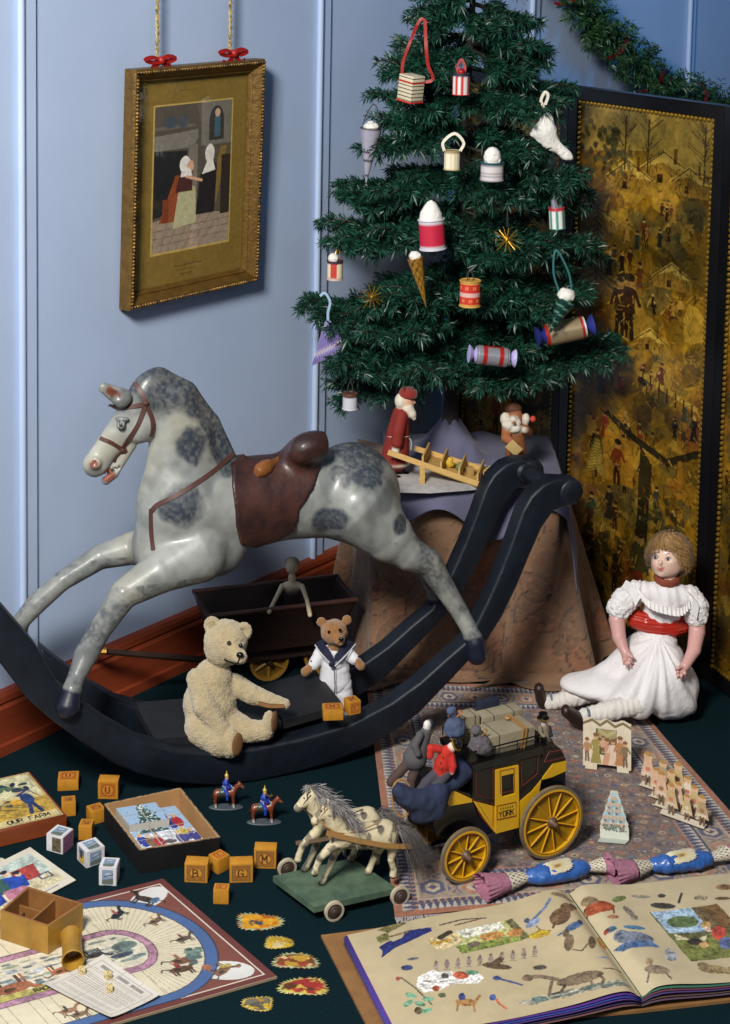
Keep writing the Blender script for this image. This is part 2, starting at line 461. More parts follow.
    def engrave(s, amt=.55, scale=260, seed=1):
        # printer's texture inside everything painted since mark()
        m = np.clip(np.abs(s.a - s.a0).sum(-1) * 8, 0, 1); X = np.stack([s.U, s.V, s.U * 0], -1)
        n = (fbm(X, scale, seed, 2) - .5) * 2.2 + (fbm(X, scale * .3, seed + 5, 2) - .5) * 1.6
        s.a *= (1 + amt * m * np.clip(n, -1, 1))[..., None]; return s
    def surf(s, p00, p10, p11, p01, bulge=None):
        a = (s.U / s.w)[..., None]; b = (s.V / s.h)[..., None]; p00, p10, p11, p01 = [np.asarray(p, float) for p in (p00, p10, p11, p01)]
        return (1 - a) * (1 - b) * p00 + a * (1 - b) * p10 + a * b * p11 + (1 - a) * b * p01
def fig(cv, x, y, h, coat, legs=(50, 35, 25), skin=(225, 185, 150), hat=None, skirt=False):
    # a tiny painted figure standing at x, y
    if skirt: cv.poly([(x - .2 * h, y), (x + .2 * h, y), (x + .08 * h, y + .55 * h), (x - .08 * h, y + .55 * h)], coat)
    else:
        cv.line([(x - .06 * h, y), (x - .04 * h, y + .45 * h)], .09 * h, legs); cv.line([(x + .08 * h, y), (x + .03 * h, y + .45 * h)], .09 * h, legs)
    cv.poly([(x - .13 * h, y + .4 * h), (x + .13 * h, y + .4 * h), (x + .11 * h, y + .8 * h), (x - .11 * h, y + .8 * h)], coat)
    cv.line([(x - .11 * h, y + .75 * h), (x - .2 * h, y + .5 * h)], .07 * h, coat); cv.line([(x + .11 * h, y + .75 * h), (x + .22 * h, y + .55 * h)], .07 * h, coat)
    cv.ell(x, y + .9 * h, .09 * h, .1 * h, skin)
    if hat: cv.ell(x, y + .96 * h, .11 * h, .07 * h, hat)
def beast(cv, x, y, w, col, ang=0, legs=True, dark=None, flip=1, tail=True, ll=.38):
    # a tiny painted four-legged animal
    c, q = math.cos(ang), math.sin(ang)
    T = lambda a, b: (x + w * (flip * a * c - b * q), y + w * (flip * a * q + b * c))
    d = dark or tuple(int(v * .6) for v in col)
    if legs:
        for a in (-.3, -.2, .2, .3): cv.line([T(a, 0), T(a - .03, -ll)], .07 * w, d if a in (-.2, .2) else col)
    cv.ell(*T(0, 0), .38 * w, .17 * w, col, ang * 1); cv.line([T(-.3, .05), T(-.48, .25)], .13 * w, col); cv.ell(*T(-.54, .27), .13 * w, .08 * w, col, ang + .3)
    cv.ell(*T(.1, .02), .12 * w, .07 * w, d, ang)
    if tail: cv.line([T(.35, .08), T(.55, .15), T(.62, .02)], .05 * w, d)
def bird(cv, x, y, w, col, ang=0, col2=None):
    c, q = math.cos(ang), math.sin(ang); T = lambda a, b: (x + w * (a * c - b * q), y + w * (a * q + b * c))
    cv.ell(*T(0, 0), .3 * w, .14 * w, col, ang); cv.poly([T(.2, .05), T(.7, -.02), T(.65, -.12), T(.15, -.1)], col2 or col)
    cv.ell(*T(-.3, .12), .13 * w, .1 * w, col2 or col, ang); cv.line([T(0, -.1), T(-.02, -.28)], .04 * w, (90, 70, 50))

class PixY:
    # points and radii of a figure at depth Y0 (offset dy), given where they are seen
    def __init__(s, Y0): s.Y = Y0; s.m = Y0 / F
    def __call__(s, px, py, dy=0.0): return PY(px, py, s.Y + dy)
    def ch(s, pts, c=0, k=None, sq=None): return chain([(s(p[0], p[1], p[2] if len(p) > 3 else 0), p[-1] * s.m) for p in pts], c, k, sq)
    def el(s, px, py, dy, rx, ry, rz, c=0, k=None, R=None, sub=False): return ell(s(px, py, dy), (rx * s.m, ry * s.m, rz * s.m), R, c, k, sub)
# ================================================================== the setting
WA = PZ(0, 748); WB = PZ(206, 653); WD = unit(WB - WA); WN = A(WD[1], -WD[0], 0)   # wall foot, its run and its face normal
UP = A(0, 0, 1.0)
def wpt(t, z, off=0.0): return WA + WD * t + UP * z + WN * off
m_wall = mat('blue_paint', (178, 196, 225), 0.40, spec=0.5, var=0.05, vs=3, bump=0.06, bs=60)
m_floor = mat('green_baize', (12, 31, 36), 1.0, spec=0.05, var=0.25, vs=220, bump=0.35, bs=600)
m_base = mat('red_brown_wood', (128, 56, 32), 0.42, spec=0.4, var=0.18, vs=9, stretch=(1, 1, 6))
b = MB(); b.box((0, 2.6, -0.02), (7, 8, 0.04)); o = b.build('floor', m_floor); struct(o)
b = MB(); b.prism([(-2.2, 0), (5.2, 0), (5.2, 2.7), (-2.2, 2.7)], WA, WD, UP, WN, -0.06, 0); struct(b.build('wall_left', m_wall))
i = 0
for t in (-1.685, -0.81, 0.065, 0.932, 1.80, 2.67, 3.54):
    i += 1; b = MB()
    b.prism([(t - 0.012, 0.11), (t + 0.024, 0.11), (t + 0.024, 2.7), (t - 0.012, 2.7)], WA, WD, UP, WN, 0, 0.007)
    b.tube([wpt(t - 0.011, 0.11, 0.006), wpt(t - 0.011, 2.7, 0.006)], 0.0075, 10)
    struct(b.build('trim_%d' % i, m_wall))
b = MB()
prof = [(0, 0), (0.022, 0), (0.022, 0.088), (0.016, 0.094), (0.020, 0.100), (0.018, 0.110), (0.012, 0.116), (0, 0.118)]
def sweep_profile(mb, prof, o, d, n, u, t0, t1):
    V = []; K = len(prof)
    for t in (t0, t1): V += [o + d * t + n * a + u * z for a, z in prof]
    f = [[k, (k + 1) % K, K + (k + 1) % K, K + k] for k in range(K)] + [list(range(K))[::-1], [K + k for k in range(K)]]
    mb.add(V, f)
sweep_profile(b, prof, WA, WD, WN, UP, -2.2, 5.2)
b.prism([(-2.2, 0.0), (5.2, 0.0), (5.2, 0.02), (-2.2, 0.02)], WA, WD, UP, WN, 0.02, 0.032)
struct(b.build('baseboard_left', m_base, sharp=30))

# ================================================================== folding screen
HBC = PZ(703, 680); HAB = PZ(554, 609)
def top_at(base, xpix, ypix):
    # height of the vertical through base whose picture height is ypix
    lo, hi = 0.3, 2.0
    for _ in range(40):
        mid = (lo + hi) / 2
        if proj(base + UP * mid)[1] > ypix: lo = mid
        else: hi = mid
    return lo
SH = top_at(HBC, 727, 106)
SB = unit(HAB - HBC)
# the far leaf runs back to the wall, the near one comes forward
HA0 = HAB + unit(A(-0.50, 0.86, 0)) * 0.44
HCD = HBC + unit(A(0.36, -0.93, 0)) * 0.46
m_black = mat('black_lacquer', (14, 14, 17), 0.28, spec=0.5)
m_art = mat('varnished_scraps', rough=0.26, attr=True, spec=0.5, coat=0.3)
m_gold = mat('gold_beads', (178, 138, 52), 0.32, metal=0.75)
rng = random.Random(7)
def screen_art(w, h, seed, dim=1.0):
    r = random.Random(seed); cv = Canvas(w, h, 470, (126, 92, 22))
    g = [(160, 122, 32), (138, 100, 24), (104, 72, 18), (70, 52, 16), (44, 36, 16), (176, 142, 54), (120, 94, 30), (84, 74, 34), (116, 60, 26), (60, 66, 48)]
    for _ in range(420):     # pasted patches of old prints
        x, y = r.uniform(0, w), r.uniform(0, h); s = r.uniform(.012, .055); c = g[r.randrange(10)]
        cv.poly([(x + s * math.cos(a) * r.uniform(.4, 1.2), y + s * math.sin(a) * r.uniform(.4, 1)) for a in np.linspace(0, 5.6, 9)], c, .5)
    cv.poly([(0, h), (w, h), (w, h * .89), (w * .5, h * .92), (0, h * .90)], (170, 142, 66), .8)
    ink = (40, 30, 14)
    def cottage(x, y, s):
        cv.poly([(x - s, y), (x - s * .1, y + s * .6), (x + s, y + s * .1), (x + s, y - s * .4), (x - s, y - s * .4)], (140, 106, 40), .9)
        cv.poly([(x - s * 1.1, y), (x - s * .1, y + s * .7), (x + s * 1.1, y + s * .1), (x + s * .4, y + s * .1), (x - s * .1, y + s * .3)], (186, 156, 74), .9)
        cv.rect(x + s * .3, y + s * .3, x + s * .42, y + s * .75, (96, 68, 28)); cv.rect(x - s * .3, y - s * .3, x - s * .1, y - s * .05, ink)
        for k in range(14): q = r.uniform(-1, 1); cv.line([(x + q * s, y + r.uniform(-.4, .3) * s), (x + q * s + r.uniform(-.2, .2) * s, y + r.uniform(-.4, .4) * s)], .002, ink, .7)
        cv.line([(x - s, y), (x - s * .1, y + s * .6), (x + s, y + s * .1)], .003, ink, .9)
    for x, y, q in ((.66, .885, .075), (.84, .87, .06), (.40, .86, .07), (.74, .69, .055), (.6, .56, .05), (.2, .77, .05)): cottage(x * w, y * h, q)
    def tree(x, y, hh, c, lt):
        cv.line([(x, y), (x, y + hh)], .007, ink)
        for k in range(11):
            a = y + hh * (.2 + .072 * k); l = hh * (.34 - .027 * k)
            for sg in (-1, 1):
                cv.line([(x, a), (x + sg * l * .5, a - l * .1), (x + sg * l, a - l * .5)], .006, c); cv.line([(x + sg * l * .1, a - .004), (x + sg * l * .9, a - l * .5)], .0025, lt)
    def bush(x, y, s, c):
        for _ in range(40): cv.ell(x + r.gauss(0, s), y + r.gauss(0, s * .8), s * .3, s * .22, r.choice([c, tuple(int(v * .7) for v in c), tuple(int(v * 1.25) for v in c)]), r.uniform(0, 3), .8)
    bush(.2 * w, .92 * h, .03, (66, 62, 32)); bush(.28 * w, .90 * h, .026, (60, 58, 34)); tree(.17 * w, .63 * h, .17 * h, (96, 80, 32), (166, 132, 54))
    for x in (.36, .53, .93):
        cv.line([(x * w, .88 * h), (x * w, .98 * h)], .004, (64, 50, 24))
        for k in range(22): a = r.uniform(.90, .975); cv.line([(x * w, a * h), (x * w + r.uniform(-.05, .05), (a + .025) * h)], .0018, (84, 66, 32))
    coats = [(54, 32, 16), (86, 46, 22), (40, 36, 24), (124, 88, 32), (104, 56, 26), (46, 54, 42), (150, 116, 50), (30, 22, 14), (112, 42, 22)]
    def group(x, y, n, s):
        for k in range(n): fig(cv, x + r.gauss(0, s * .6), y + r.gauss(0, s * .25), s * r.uniform(.8, 1.15), r.choice(coats), r.choice([(30, 22, 12), (60, 42, 20)]), (168, 130, 72), r.choice([None, (40, 28, 16), (90, 40, 20)]), r.random() < .4)
    for x, y, n, s in ((.7, .80, 7, .03), (.5, .74, 7, .045), (.35, .68, 5, .05), (.75, .62, 7, .035), (.6, .47, 9, .045), (.3, .44, 6, .05), (.8, .40, 8, .05), (.5, .36, 7, .05), (.2, .33, 5, .055), (.65, .27, 6, .06), (.25, .18, 5, .07), (.8, .16, 4, .06), (.5, .06, 6, .09), (.85, .05, 3, .08), (.15, .06, 3, .09)): group(x * w, y * h, n, s)
    for x, q in ((.36, .115), (.43, .12)): fig(cv, x * w, .56 * h, q * h, (50, 30, 16), (34, 24, 14), (140, 104, 56), ink)
    cv.poly([(.5 * w, .505 * h), (.95 * w, .465 * h), (.95 * w, .455 * h), (.5 * w, .495 * h)], (166, 134, 54))
    for k in range(7): cv.line([((.55 + .06 * k) * w, (.50 - .0055 * k) * h), ((.55 + .06 * k) * w, (.475 - .0055 * k) * h)], .004, ink)
    cv.poly([(.26 * w, .27 * h), (.5 * w, .27 * h), (.52 * w, .36 * h), (.28 * w, .37 * h)], (164, 116, 34), .8); fig(cv, .38 * w, .27 * h, .085 * h, (120, 50, 22), (60, 34, 16), (176, 126, 70), ink)
    tree(.22 * w, .27 * h, .08 * h, (120, 104, 44), (180, 146, 66)); cv.poly([(.54 * w, .17 * h), (.62 * w, .17 * h), (.64 * w, .33 * h), (.55 * w, .36 * h)], (44, 38, 20)); cv.line([(.3 * w, .40 * h), (.5 * w, .37 * h), (.75 * w, .345 * h), (.96 * w, .38 * h)], .016, (40, 34, 20)); cv.line([(.86 * w, .2 * h), (.84 * w, .35 * h)], .014, (140, 96, 30)); bush(.75 * w, .22 * h, .035, (48, 48, 28)); bush(.3 * w, .12 * h, .04, (40, 34, 18))
    cv.poly([(.66 * w, .09 * h), (.93 * w, .07 * h), (.93 * w, .15 * h), (.68 * w, .18 * h)], (178, 148, 66), .9); fig(cv, .84 * w, .085 * h, .055 * h, (60, 44, 22)); fig(cv, .57 * w, .065 * h, .13 * h, (56, 52, 28), (90, 38, 20), (140, 102, 54), ink)
    for k in range(1500):     # engraver's strokes
        x, y = r.uniform(0, w), r.uniform(0, h * .9); a = r.uniform(0, 6.3); l = r.uniform(.004, .022)
        cv.line([(x, y), (x + l * math.cos(a), y + l * math.sin(a))], r.choice([.0018, .0025, .004]), r.choice([(34, 24, 12), (52, 38, 16), (178, 142, 60), (150, 112, 36), (80, 46, 20), (60, 62, 40)]), .65)
    X = np.stack([cv.U, cv.V, cv.U * 0], -1)
    k = np.clip((fbm(X, 8, seed, 3) - .46) * 5, 0, 1)[..., None]
    cv.a = cv.a * (1 - .6 * k * A(1, .95, .8)); cv.noise(.45, 70, seed); cv.noise(.3, 180, seed + 2); cv.a *= dim * A(1.0, .97, .8)
    return cv
def leaf(parent, p0, p1, seed, beads=True):
    d = unit(p1 - p0); L = np.linalg.norm(p1 - p0); n = A(d[1], -d[0], 0)
    if n @ (CAM - p0) < 0: n = -n
    fw = 0.028; z0 = 0.012
    fr = MB()
    fr.prism([(0.001, z0), (L - 0.001, z0), (L - 0.001, SH), (0.001, SH)], p0, d, UP, n, -0.022, -0.006)
    for q in ([(0.001, z0), (fw, z0), (fw, SH), (0.001, SH)], [(L - fw, z0), (L - 0.001, z0), (L - 0.001, SH), (L - fw, SH)],
              [(fw, SH - fw), (L - fw, SH - fw), (L - fw, SH), (fw, SH)], [(fw, z0), (L - fw, z0), (L - fw, z0 + fw), (fw, z0 + fw)]):
        fr.prism(q, p0, d, UP, n, -0.006, 0.004)
    for a in (0.015, L - 0.015): fr.prism([(a - .012, 0), (a + .012, 0), (a + .012, z0), (a - .012, z0)], p0, d, UP, n, -0.018, 0.0)
    fo = fr.build('panel_frame', m_black, parent, world=True)
    w, h = L - 2 * fw, SH - 2 * fw - z0
    cv = screen_art(w, h, seed)
    o = p0 + d * fw + UP * (z0 + fw) + n * -0.0045
    s = cv.surf(o, o + d * w, o + d * w + UP * h, o + UP * h)
    MB().grid(s, 0, cv.a).build('pasted_picture', m_art, fo, world=True)
    bd = MB(); q = p0 + n * 0.0
    st = 0.0115; r = 0.0046
    for k in range(int(h / st)):
        for a in (fw + 0.006, L - fw - 0.006): bd.ell(q + d * a + UP * (z0 + fw + st * (k + .5)), r, n=6)
    for k in range(int(w / st)):
        for zz in (SH - fw - 0.006, z0 + fw + 0.006): bd.ell(q + d * (fw + st * (k + .5)) + UP * zz, r, n=6)
    bd.build('bead_border', m_gold, fo, world=True)
scr = thing('folding_screen', 'tall black folding screen pasted with golden brown varnished scraps behind the doll', 'folding screen', HAB)
leaf(scr, HA0, HAB, 11); leaf(scr, HAB, HBC, 23); leaf(scr, HBC, HCD, 37)

# ================================================================== framed picture on the wall
pc = [PP(x, y, WA + WN * 0.022, WN) for x, y in ((121, 309), (250, 284), (260, 58), (129, 68))]
t0 = (pc[0] + pc[3]) @ WD / 2 - WA @ WD; t1 = (pc[1] + pc[2]) @ WD / 2 - WA @ WD
zb = (pc[0][2] + pc[1][2]) / 2; zt = (pc[2][2] + pc[3][2]) / 2
pw, ph = t1 - t0, zt - zb
pic = thing('framed_picture', 'gilt framed old print of two women by a hearth hanging on the blue wall', 'picture', wpt((t0 + t1) / 2, zb))
m_gilt = mat('aged_gilt', (112, 84, 36), 0.42, metal=0.45, var=0.35, vs=60, bump=0.3, bs=150)
m_giltdark = mat('worn_gilt_ornament', (150, 112, 50), 0.4, metal=0.5, col2=(48, 36, 22), vs=70, bump=0.8, bs=180)
PT = A(*(WD * 1)); tilt = unit(UP + WN * 0.03); PO = wpt(t0, zb, 0.006)
def picpt(a, bq, off=0.0): return PO + PT * a + tilt * bq + WN * off
fr = MB(); fwid = 0.030
def frame_ring(mb, inset, prof, m=0):
    # mitred frame: profile of (inset, height) swept round the rectangle
    K = len(prof); V = []
    for cx, cy, sx, sy in ((0, 0, 1, 1), (pw, 0, -1, 1), (pw, ph, -1, -1), (0, ph, 1, -1)):
        for a, hh in prof: V.append(picpt(cx + sx * (a + inset), cy + sy * (a + inset), hh))
    f = []
    for c in range(4):
        c2 = (c + 1) % 4
        for k in range(K - 1): f.append([c * K + k, c2 * K + k, c2 * K + k + 1, c * K + k + 1])
    mb.add(V, f, m)
frame_ring(fr, 0, [(0, 0), (0, 0.026), (0.003, 0.030), (0.011, 0.031), (0.015, 0.027), (0.024, 0.016), (0.026, 0.017), (0.030, 0.011), (0.031, 0.004)])
fr.prism([(0.004, 0.004), (pw - .004, .004), (pw - .004, ph - .004), (.004, ph - .004)], PO, PT, tilt, WN, 0, 0.004)
fo = fr.build('frame', m_gilt, pic, world=True, sharp=35)
ro = MB()
for e in range(4):
    P = [picpt(0.007, 0.007, 0.031), picpt(pw - .007, 0.007, .031), picpt(pw - .007, ph - .007, .031), picpt(.007, ph - .007, .031)]
    a, c = P[e], P[(e + 1) % 4]; n = int(np.linalg.norm(c - a) / 0.0072)
    for k in range(n + 1): ro.ell(a + (c - a) * k / n, (0.0042, 0.0042, 0.0036), n=6)
ro.build('beaded_edge', m_giltdark, fo, world=True)
iw, ih = pw - .06, ph - .06
cv = Canvas(iw, ih, 900, (128, 104, 48))
cv.rect(.004, .004, iw - .004, ih - .004, (142, 116, 54)); cv.noise(.12, 40, 2)
px0, px1, py0, py1 = .16 * iw, .86 * iw, .165 * ih, .875 * ih
W_, H_ = px1 - px0, py1 - py0
cv.rect(px0 - .004, py0 - .004, px1 + .004, py1 + .004, (206, 176, 96)); cv.rect(px0, py0, px1, py1, (84, 76, 66))
u = lambda a, c: (px0 + a * W_, py0 + c * H_)
cv.poly([u(0, 0), u(1, 0), u(1, .2), u(.5, .26), u(0, .22)], (150, 132, 112)); 
for k in range(7): cv.line([u(.1 * k, 0), u(.14 * k + .05, .22)], .0015, (112, 96, 80))
for c in (.05, .1, .15): cv.line([u(0, c), u(1, c + .02)], .0015, (112, 96, 80))
cv.poly([u(0, .24), u(.42, .28), u(.42, .68), u(0, .70)], (34, 32, 34)); cv.poly([u(0, .70), u(.5, .70), u(.56, .76), u(.56, .82), u(0, .80)], (122, 116, 106))
cv.rect(*u(.44, .26), *u(.56, .72), (120, 110, 96)); cv.rect(*u(0, .84), *u(.52, .86), (104, 96, 84)); cv.ell(*u(.2, .885), .02, .012, (66, 76, 84)); cv.ell(*u(.36, .885), .014, .014, (72, 78, 84))
cv.poly([u(.6, .7), u(1, .7), u(1, 1), u(.6, 1)], (112, 106, 94)); cv.ell(*u(.8, .86), .1 * W_, .11 * H_, (58, 54, 48)); cv.rect(*u(.7, .73), *u(.9, .86), (58, 54, 48))
cv.rect(*u(.77, .75), *u(.85, .9), (66, 92, 104)); cv.ell(*u(.81, .92), .008, .009, (190, 160, 130))
cv.poly([u(.72, .28), u(.82, .28), u(.95, .68), u(.86, .68)], (124, 100, 50)); cv.rect(*u(.88, .2), *u(1, .62), (48, 40, 32))
cv.poly([u(.55, .22), u(.8, .22), u(.82, .56), u(.7, .6), u(.6, .5)], (36, 30, 32)); cv.ell(*u(.72, .64), .014, .02, (214, 208, 196)); cv.poly([u(.62, .5), u(.8, .52), u(.76, .6), u(.68, .58)], (220, 214, 204))
cv.poly([u(.08, .2), u(.34, .2), u(.4, .5), u(.28, .52)], (138, 70, 38)); cv.poly([u(.26, .15), u(.56, .17), u(.54, .42), u(.4, .46), (u(.32, .4))], (176, 170, 132))
cv.poly([u(.28, .4), u(.5, .4), u(.5, .54), u(.34, .54)], (74, 40, 38)); cv.ell(*u(.4, .585), .016, .018, (222, 216, 206)); cv.ell(*u(.47, .57), .01, .012, (206, 160, 130)); cv.poly([u(.34, .5), u(.5, .5), u(.46, .56), u(.36, .55)], (222, 216, 206))
cv.line([u(.42, .5), u(.62, .46)], .006, (206, 160, 130)); cv.rect(*u(.12, .2), *u(.2, .36), (120, 56, 30))
for k in range(3):
    y = ih * (.085 - .022 * k); x = iw * (.36 + .03 * k)
    for j in range(int(14 - 4 * k)): cv.line([(x + j * .006, y), (x + j * .006 + .003, y)], .0018, (84, 66, 30))
for j in range(9): cv.line([(iw * .36 + j * .006, ih * .945), (iw * .36 + j * .006 + .003, ih * .945)], .002, (84, 66, 30))
cv.a[(cv.V > py0) & (cv.V < py1) & (cv.U > px0) & (cv.U < px1)] *= 1.35
X = np.stack([cv.U, cv.V, cv.U * 0], -1); cv.a *= (1 + .5 * (fbm(X, 140, 2, 3) - .5))[..., None]
m_print = mat('old_print', rough=0.5, attr=True)
o = picpt(.03, .03, .0052); s = cv.surf(o, o + PT * iw, o + PT * iw + tilt * ih, o + tilt * ih)
MB().grid(s, 0, cv.a).build('mounted_print', m_print, fo, world=True)
m_glass = bpy.data.materials.new('picture_glass'); m_glass.use_nodes = True
nt = m_glass.node_tree; nt.nodes.clear()
out = nt.nodes.new('ShaderNodeOutputMaterial'); mxs = nt.nodes.new('ShaderNodeMixShader'); tr = nt.nodes.new('ShaderNodeBsdfTransparent'); gl = nt.nodes.new('ShaderNodeBsdfGlossy')
gl.inputs['Roughness'].default_value = 0.02; mxs.inputs[0].default_value = 0.05
nt.links.new(tr.outputs[0], mxs.inputs[1]); nt.links.new(gl.outputs[0], mxs.inputs[2]); nt.links.new(mxs.outputs[0], out.inputs[0])
MB().prism([(.03, .03), (pw - .03, .03), (pw - .03, ph - .03), (.03, ph - .03)], PO, PT, tilt, WN, 0.0075, 0.0085).build('glass', m_glass, fo, world=True)
# twisted cords and red bows
m_cord = mat('gold_twist_cord', (196, 176, 120), 0.5, col2=(90, 78, 52), vs=160)
m_red = mat('red_satin_ribbon', (150, 26, 22), 0.42, spec=0.4, var=0.15, vs=40)
for k, (xa, xb, yb) in enumerate(((155, 157, 60), (229, 230, 53))):
    q0 = PP(xb, yb, WA + WN * 0.03, WN); q1 = q0 + UP * 0.75
    c = thing('rope_hanger', ('twisted gold cord with red bow on the side of the picture nearer the plain wall' if k == 0 else 'twisted gold cord with red bow on the picture corner nearer the tree'), 'cord', q0)
    s = MB()
    for ph0 in (0, math.pi):
        s.tube([q0 + (q1 - q0) * t / 160 + PT * 0.0021 * math.cos(t * .9 + ph0) + WN * (0.0021 * math.sin(t * .9 + ph0)) for t in range(161)], 0.0025, 6)
    s.build('cord', m_cord, c, world=True)
    rb = MB(); z = q0 + WN * 0.012
    for sg, ln in ((1, .040), (-1, .044)):
        rb.ribbon(spline([z, z + PT * sg * ln * .5 + UP * .007, z + PT * sg * ln + UP * .003, z + PT * sg * ln * .6 - UP * .003, z - UP * .002], 5), .010, .001, up=WN + UP * .8)
        rb.ribbon(spline([z, z + PT * sg * .02 - UP * (.012 + .01 * k), z + PT * sg * (.026 + .01 * k) - UP * .016], 5), .012, .001, up=WN)
    rb.ell(z, (.009, .008, .009)); rb.build('bow', m_red, c, world=True)
# ================================================================== draped table, tree
TZ = 0.42
m_needle = mat('fir_needles', rough=0.42, attr=True, spec=0.5)
m_bark = mat('dark_bark', (44, 36, 34), 0.85, var=0.3, vs=60, bump=0.6, bs=90)
m_wire = mat('brown_twig', (40, 42, 30), 0.8)
TB = PZ(449, 436, 0.46); TX, TY = TB[0], TB[1]
TOP = PY(476, -60, TY)
trunk_pts = [A(TX, TY, TZ + 0.005), PY(451, 400, TY), PY(456, 280, TY), PY(464, 120, TY), PY(470, 45, TY), TOP]
tree = thing('christmas_tree', 'dark green fir tree hung with ornaments standing on the draped table', 'Christmas tree', (TX, TY, TZ))
b = MB(); b.tube(spline(trunk_pts, 6), list(np.linspace(0.021, 0.005, 31)), 10); b.build('trunk', m_bark, tree, world=True)
def trunk_at(z):
    for p, q in zip(trunk_pts[:-1], trunk_pts[1:]):
        if p[2] <= z <= q[2]: return p + (q - p) * (z - p[2]) / (q[2] - p[2])
    return TOP
SCREEN_PLANES = tuple((p, (lambda n: n if n @ (CAM - p) > 0 else -n)(A(d[1], -d[0], 0))) for p, d in ((HAB, unit(HAB - HA0)), (HAB, unit(HBC - HAB))))
def needles(path_pts, dens, ln, w, rg, flat=0.55):
    # needles all round a twig: returns triangles and colours
    P = np.asarray(path_pts); seg = np.diff(P, axis=0); L = np.linalg.norm(seg, axis=1); tot = L.sum(); n = int(tot * dens)
    if n < 4: n = 4
    s = np.sort(rg.uniform(0, tot, n)); cum = np.concatenate([[0], np.cumsum(L)]); i = np.clip(np.searchsorted(cum, s) - 1, 0, len(L) - 1)
    t = (s - cum[i]) / L[i]; B = P[i] + seg[i] * t[:, None]; T = seg[i] / L[i][:, None]
    R = rg.normal(size=(n, 3)); R -= T * (R * T).sum(1, keepdims=True); R /= np.linalg.norm(R, axis=1, keepdims=True)
    lean = rg.uniform(.45, 1.0, n)[:, None]; D = R + T * lean; D /= np.linalg.norm(D, axis=1, keepdims=True)
    ll = ln * rg.uniform(.65, 1.15, n)[:, None]; S = np.cross(D, rg.normal(size=(n, 3))); S /= np.linalg.norm(S, axis=1, keepdims=True)
    tip = B + D * ll - A(0, 0, 1) * ll * .12
    mid = B + D * ll * .55
    V = np.stack([B, mid + S * w, tip, mid - S * w], 1)
    c = lin((17, 62, 48)) * rg.uniform(.45, 1.6, n)[:, None] * A(1, 1, 1) + lin((30, 52, 30)) * rg.uniform(0, .5, n)[:, None]
    return V, c
def bough(base, tip, rg, parent, name='branch', dens=1080, spread=0.075, ln=0.0235, twigs=9, droop=0.03, wood=True):
    base, tip = A(*base), A(*tip); d = tip - base; L = np.linalg.norm(d); mid = base + d * .5 - UP * droop * .5
    stem = spline([base, base + d * .25 - UP * droop * .2, base + d * .6 - UP * droop, tip], 6)
    side = unit(np.cross(d, UP)); Vs, Cs = [], []
    v, c = needles(stem[int(len(stem) * .25):], dens, ln, .0017, rg); Vs.append(v); Cs.append(c)
    wd = MB(); wd.tube(stem, list(np.linspace(.006, .002, len(stem))), 5)
    for k in range(twigs):
        f = .22 + .78 * (k + rg.uniform(0, .8)) / twigs; p = stem[min(int(f * (len(stem) - 1)), len(stem) - 2)]
        sg = 1 if k % 2 else -1; l = spread * (1.15 - .62 * f) * rg.uniform(.75, 1.3)
        e = p + unit(d) * l * .8 + side * sg * l * rg.uniform(.5, 1) + UP * l * rg.uniform(-.36, .22)
        tw = spline([p, (p + e) / 2 + UP * l * .06, e], 3); v, c = needles(tw, dens, ln, .0017, rg); Vs.append(v); Cs.append(c)
        wd.tube(tw, .0016, 4, caps=False)
        if l > .05:
            for s2 in (-1, 1):
                q = (p + e) / 2; e2 = q + unit(d) * l * .42 + side * (sg * .2 + s2 * .45) * l + UP * l * rg.uniform(-.28, .16)
                v, c = needles([q, e2], dens, ln, .0017, rg); Vs.append(v); Cs.append(c)
    V = np.concatenate(Vs).reshape(-1, 3); C = np.repeat(np.concatenate(Cs), 4, axis=0)
    nv = len(V); Wv = np.concatenate(wd.v); faces = [list(range(4 * i, 4 * i + 4)) for i in range(nv // 4)] + [[j + nv for j in q] for q in wd.f]
    V = np.concatenate([V, Wv]); C = np.concatenate([C, np.tile(lin((40, 40, 28)), (len(Wv), 1))])
    for o_, n_ in ((WA, WN),) + SCREEN_PLANES:       # needles bend where they meet the wall or the screen
        dd = (V - o_) @ n_; V = V + n_[None] * np.maximum(.012 - dd, 0)[:, None]
    return mesh_obj(name, V - OFF[parent.name], faces, m_needle, parent, None, 180, C)
# boughs that make the outline: (tip pixel, depth offset from the trunk, height of root above tip)
outl = [((405, 42), .02), ((392, 62), -.08), ((540, 55), .0), ((533, 42), -.07), ((425, 8), -.02), ((525, 14), .02), ((440, -15), -.06), ((510, -20), -.05),
        ((374, 92), .0), ((383, 118), -.10), ((564, 84), -.02), ((545, 104), -.12), ((352, 180), -.01), ((343, 192), -.07), ((375, 140), -.12), ((546, 146), -.12),
        ((584, 190), -.02), ((570, 172), -.12), ((330, 218), .0), ((345, 236), -.12), ((590, 252), -.02), ((578, 240), -.13), ((313, 298), -.02), ((318, 312), -.10),
        ((582, 285), -.05), ((560, 300), -.18), ((340, 345), -.15), ((337, 384), -.10), ((352, 366), -.18), ((620, 338), -.03), ((600, 356), -.12), ((545, 372), -.2)]
zc = lambda y: PY(460, y, TY)[2]
rgt = np.random.default_rng(12)
for (px, py), dy in outl:
    tip = PY(px, py, TY + dy); r = np.linalg.norm((tip - trunk_at(tip[2]))[:2])
    base = trunk_at(tip[2] + r * .10 + .01)
    bough(base, tip, rgt, tree, twigs=int(7 + r * 28), spread=.06 + r * .14, droop=.01 + r * .06)
def env(y): return float(np.interp(y, [0, 50, 100, 180, 250, 300, 340, 395], [48, 78, 98, 122, 132, 142, 148, 120])) / 467.0
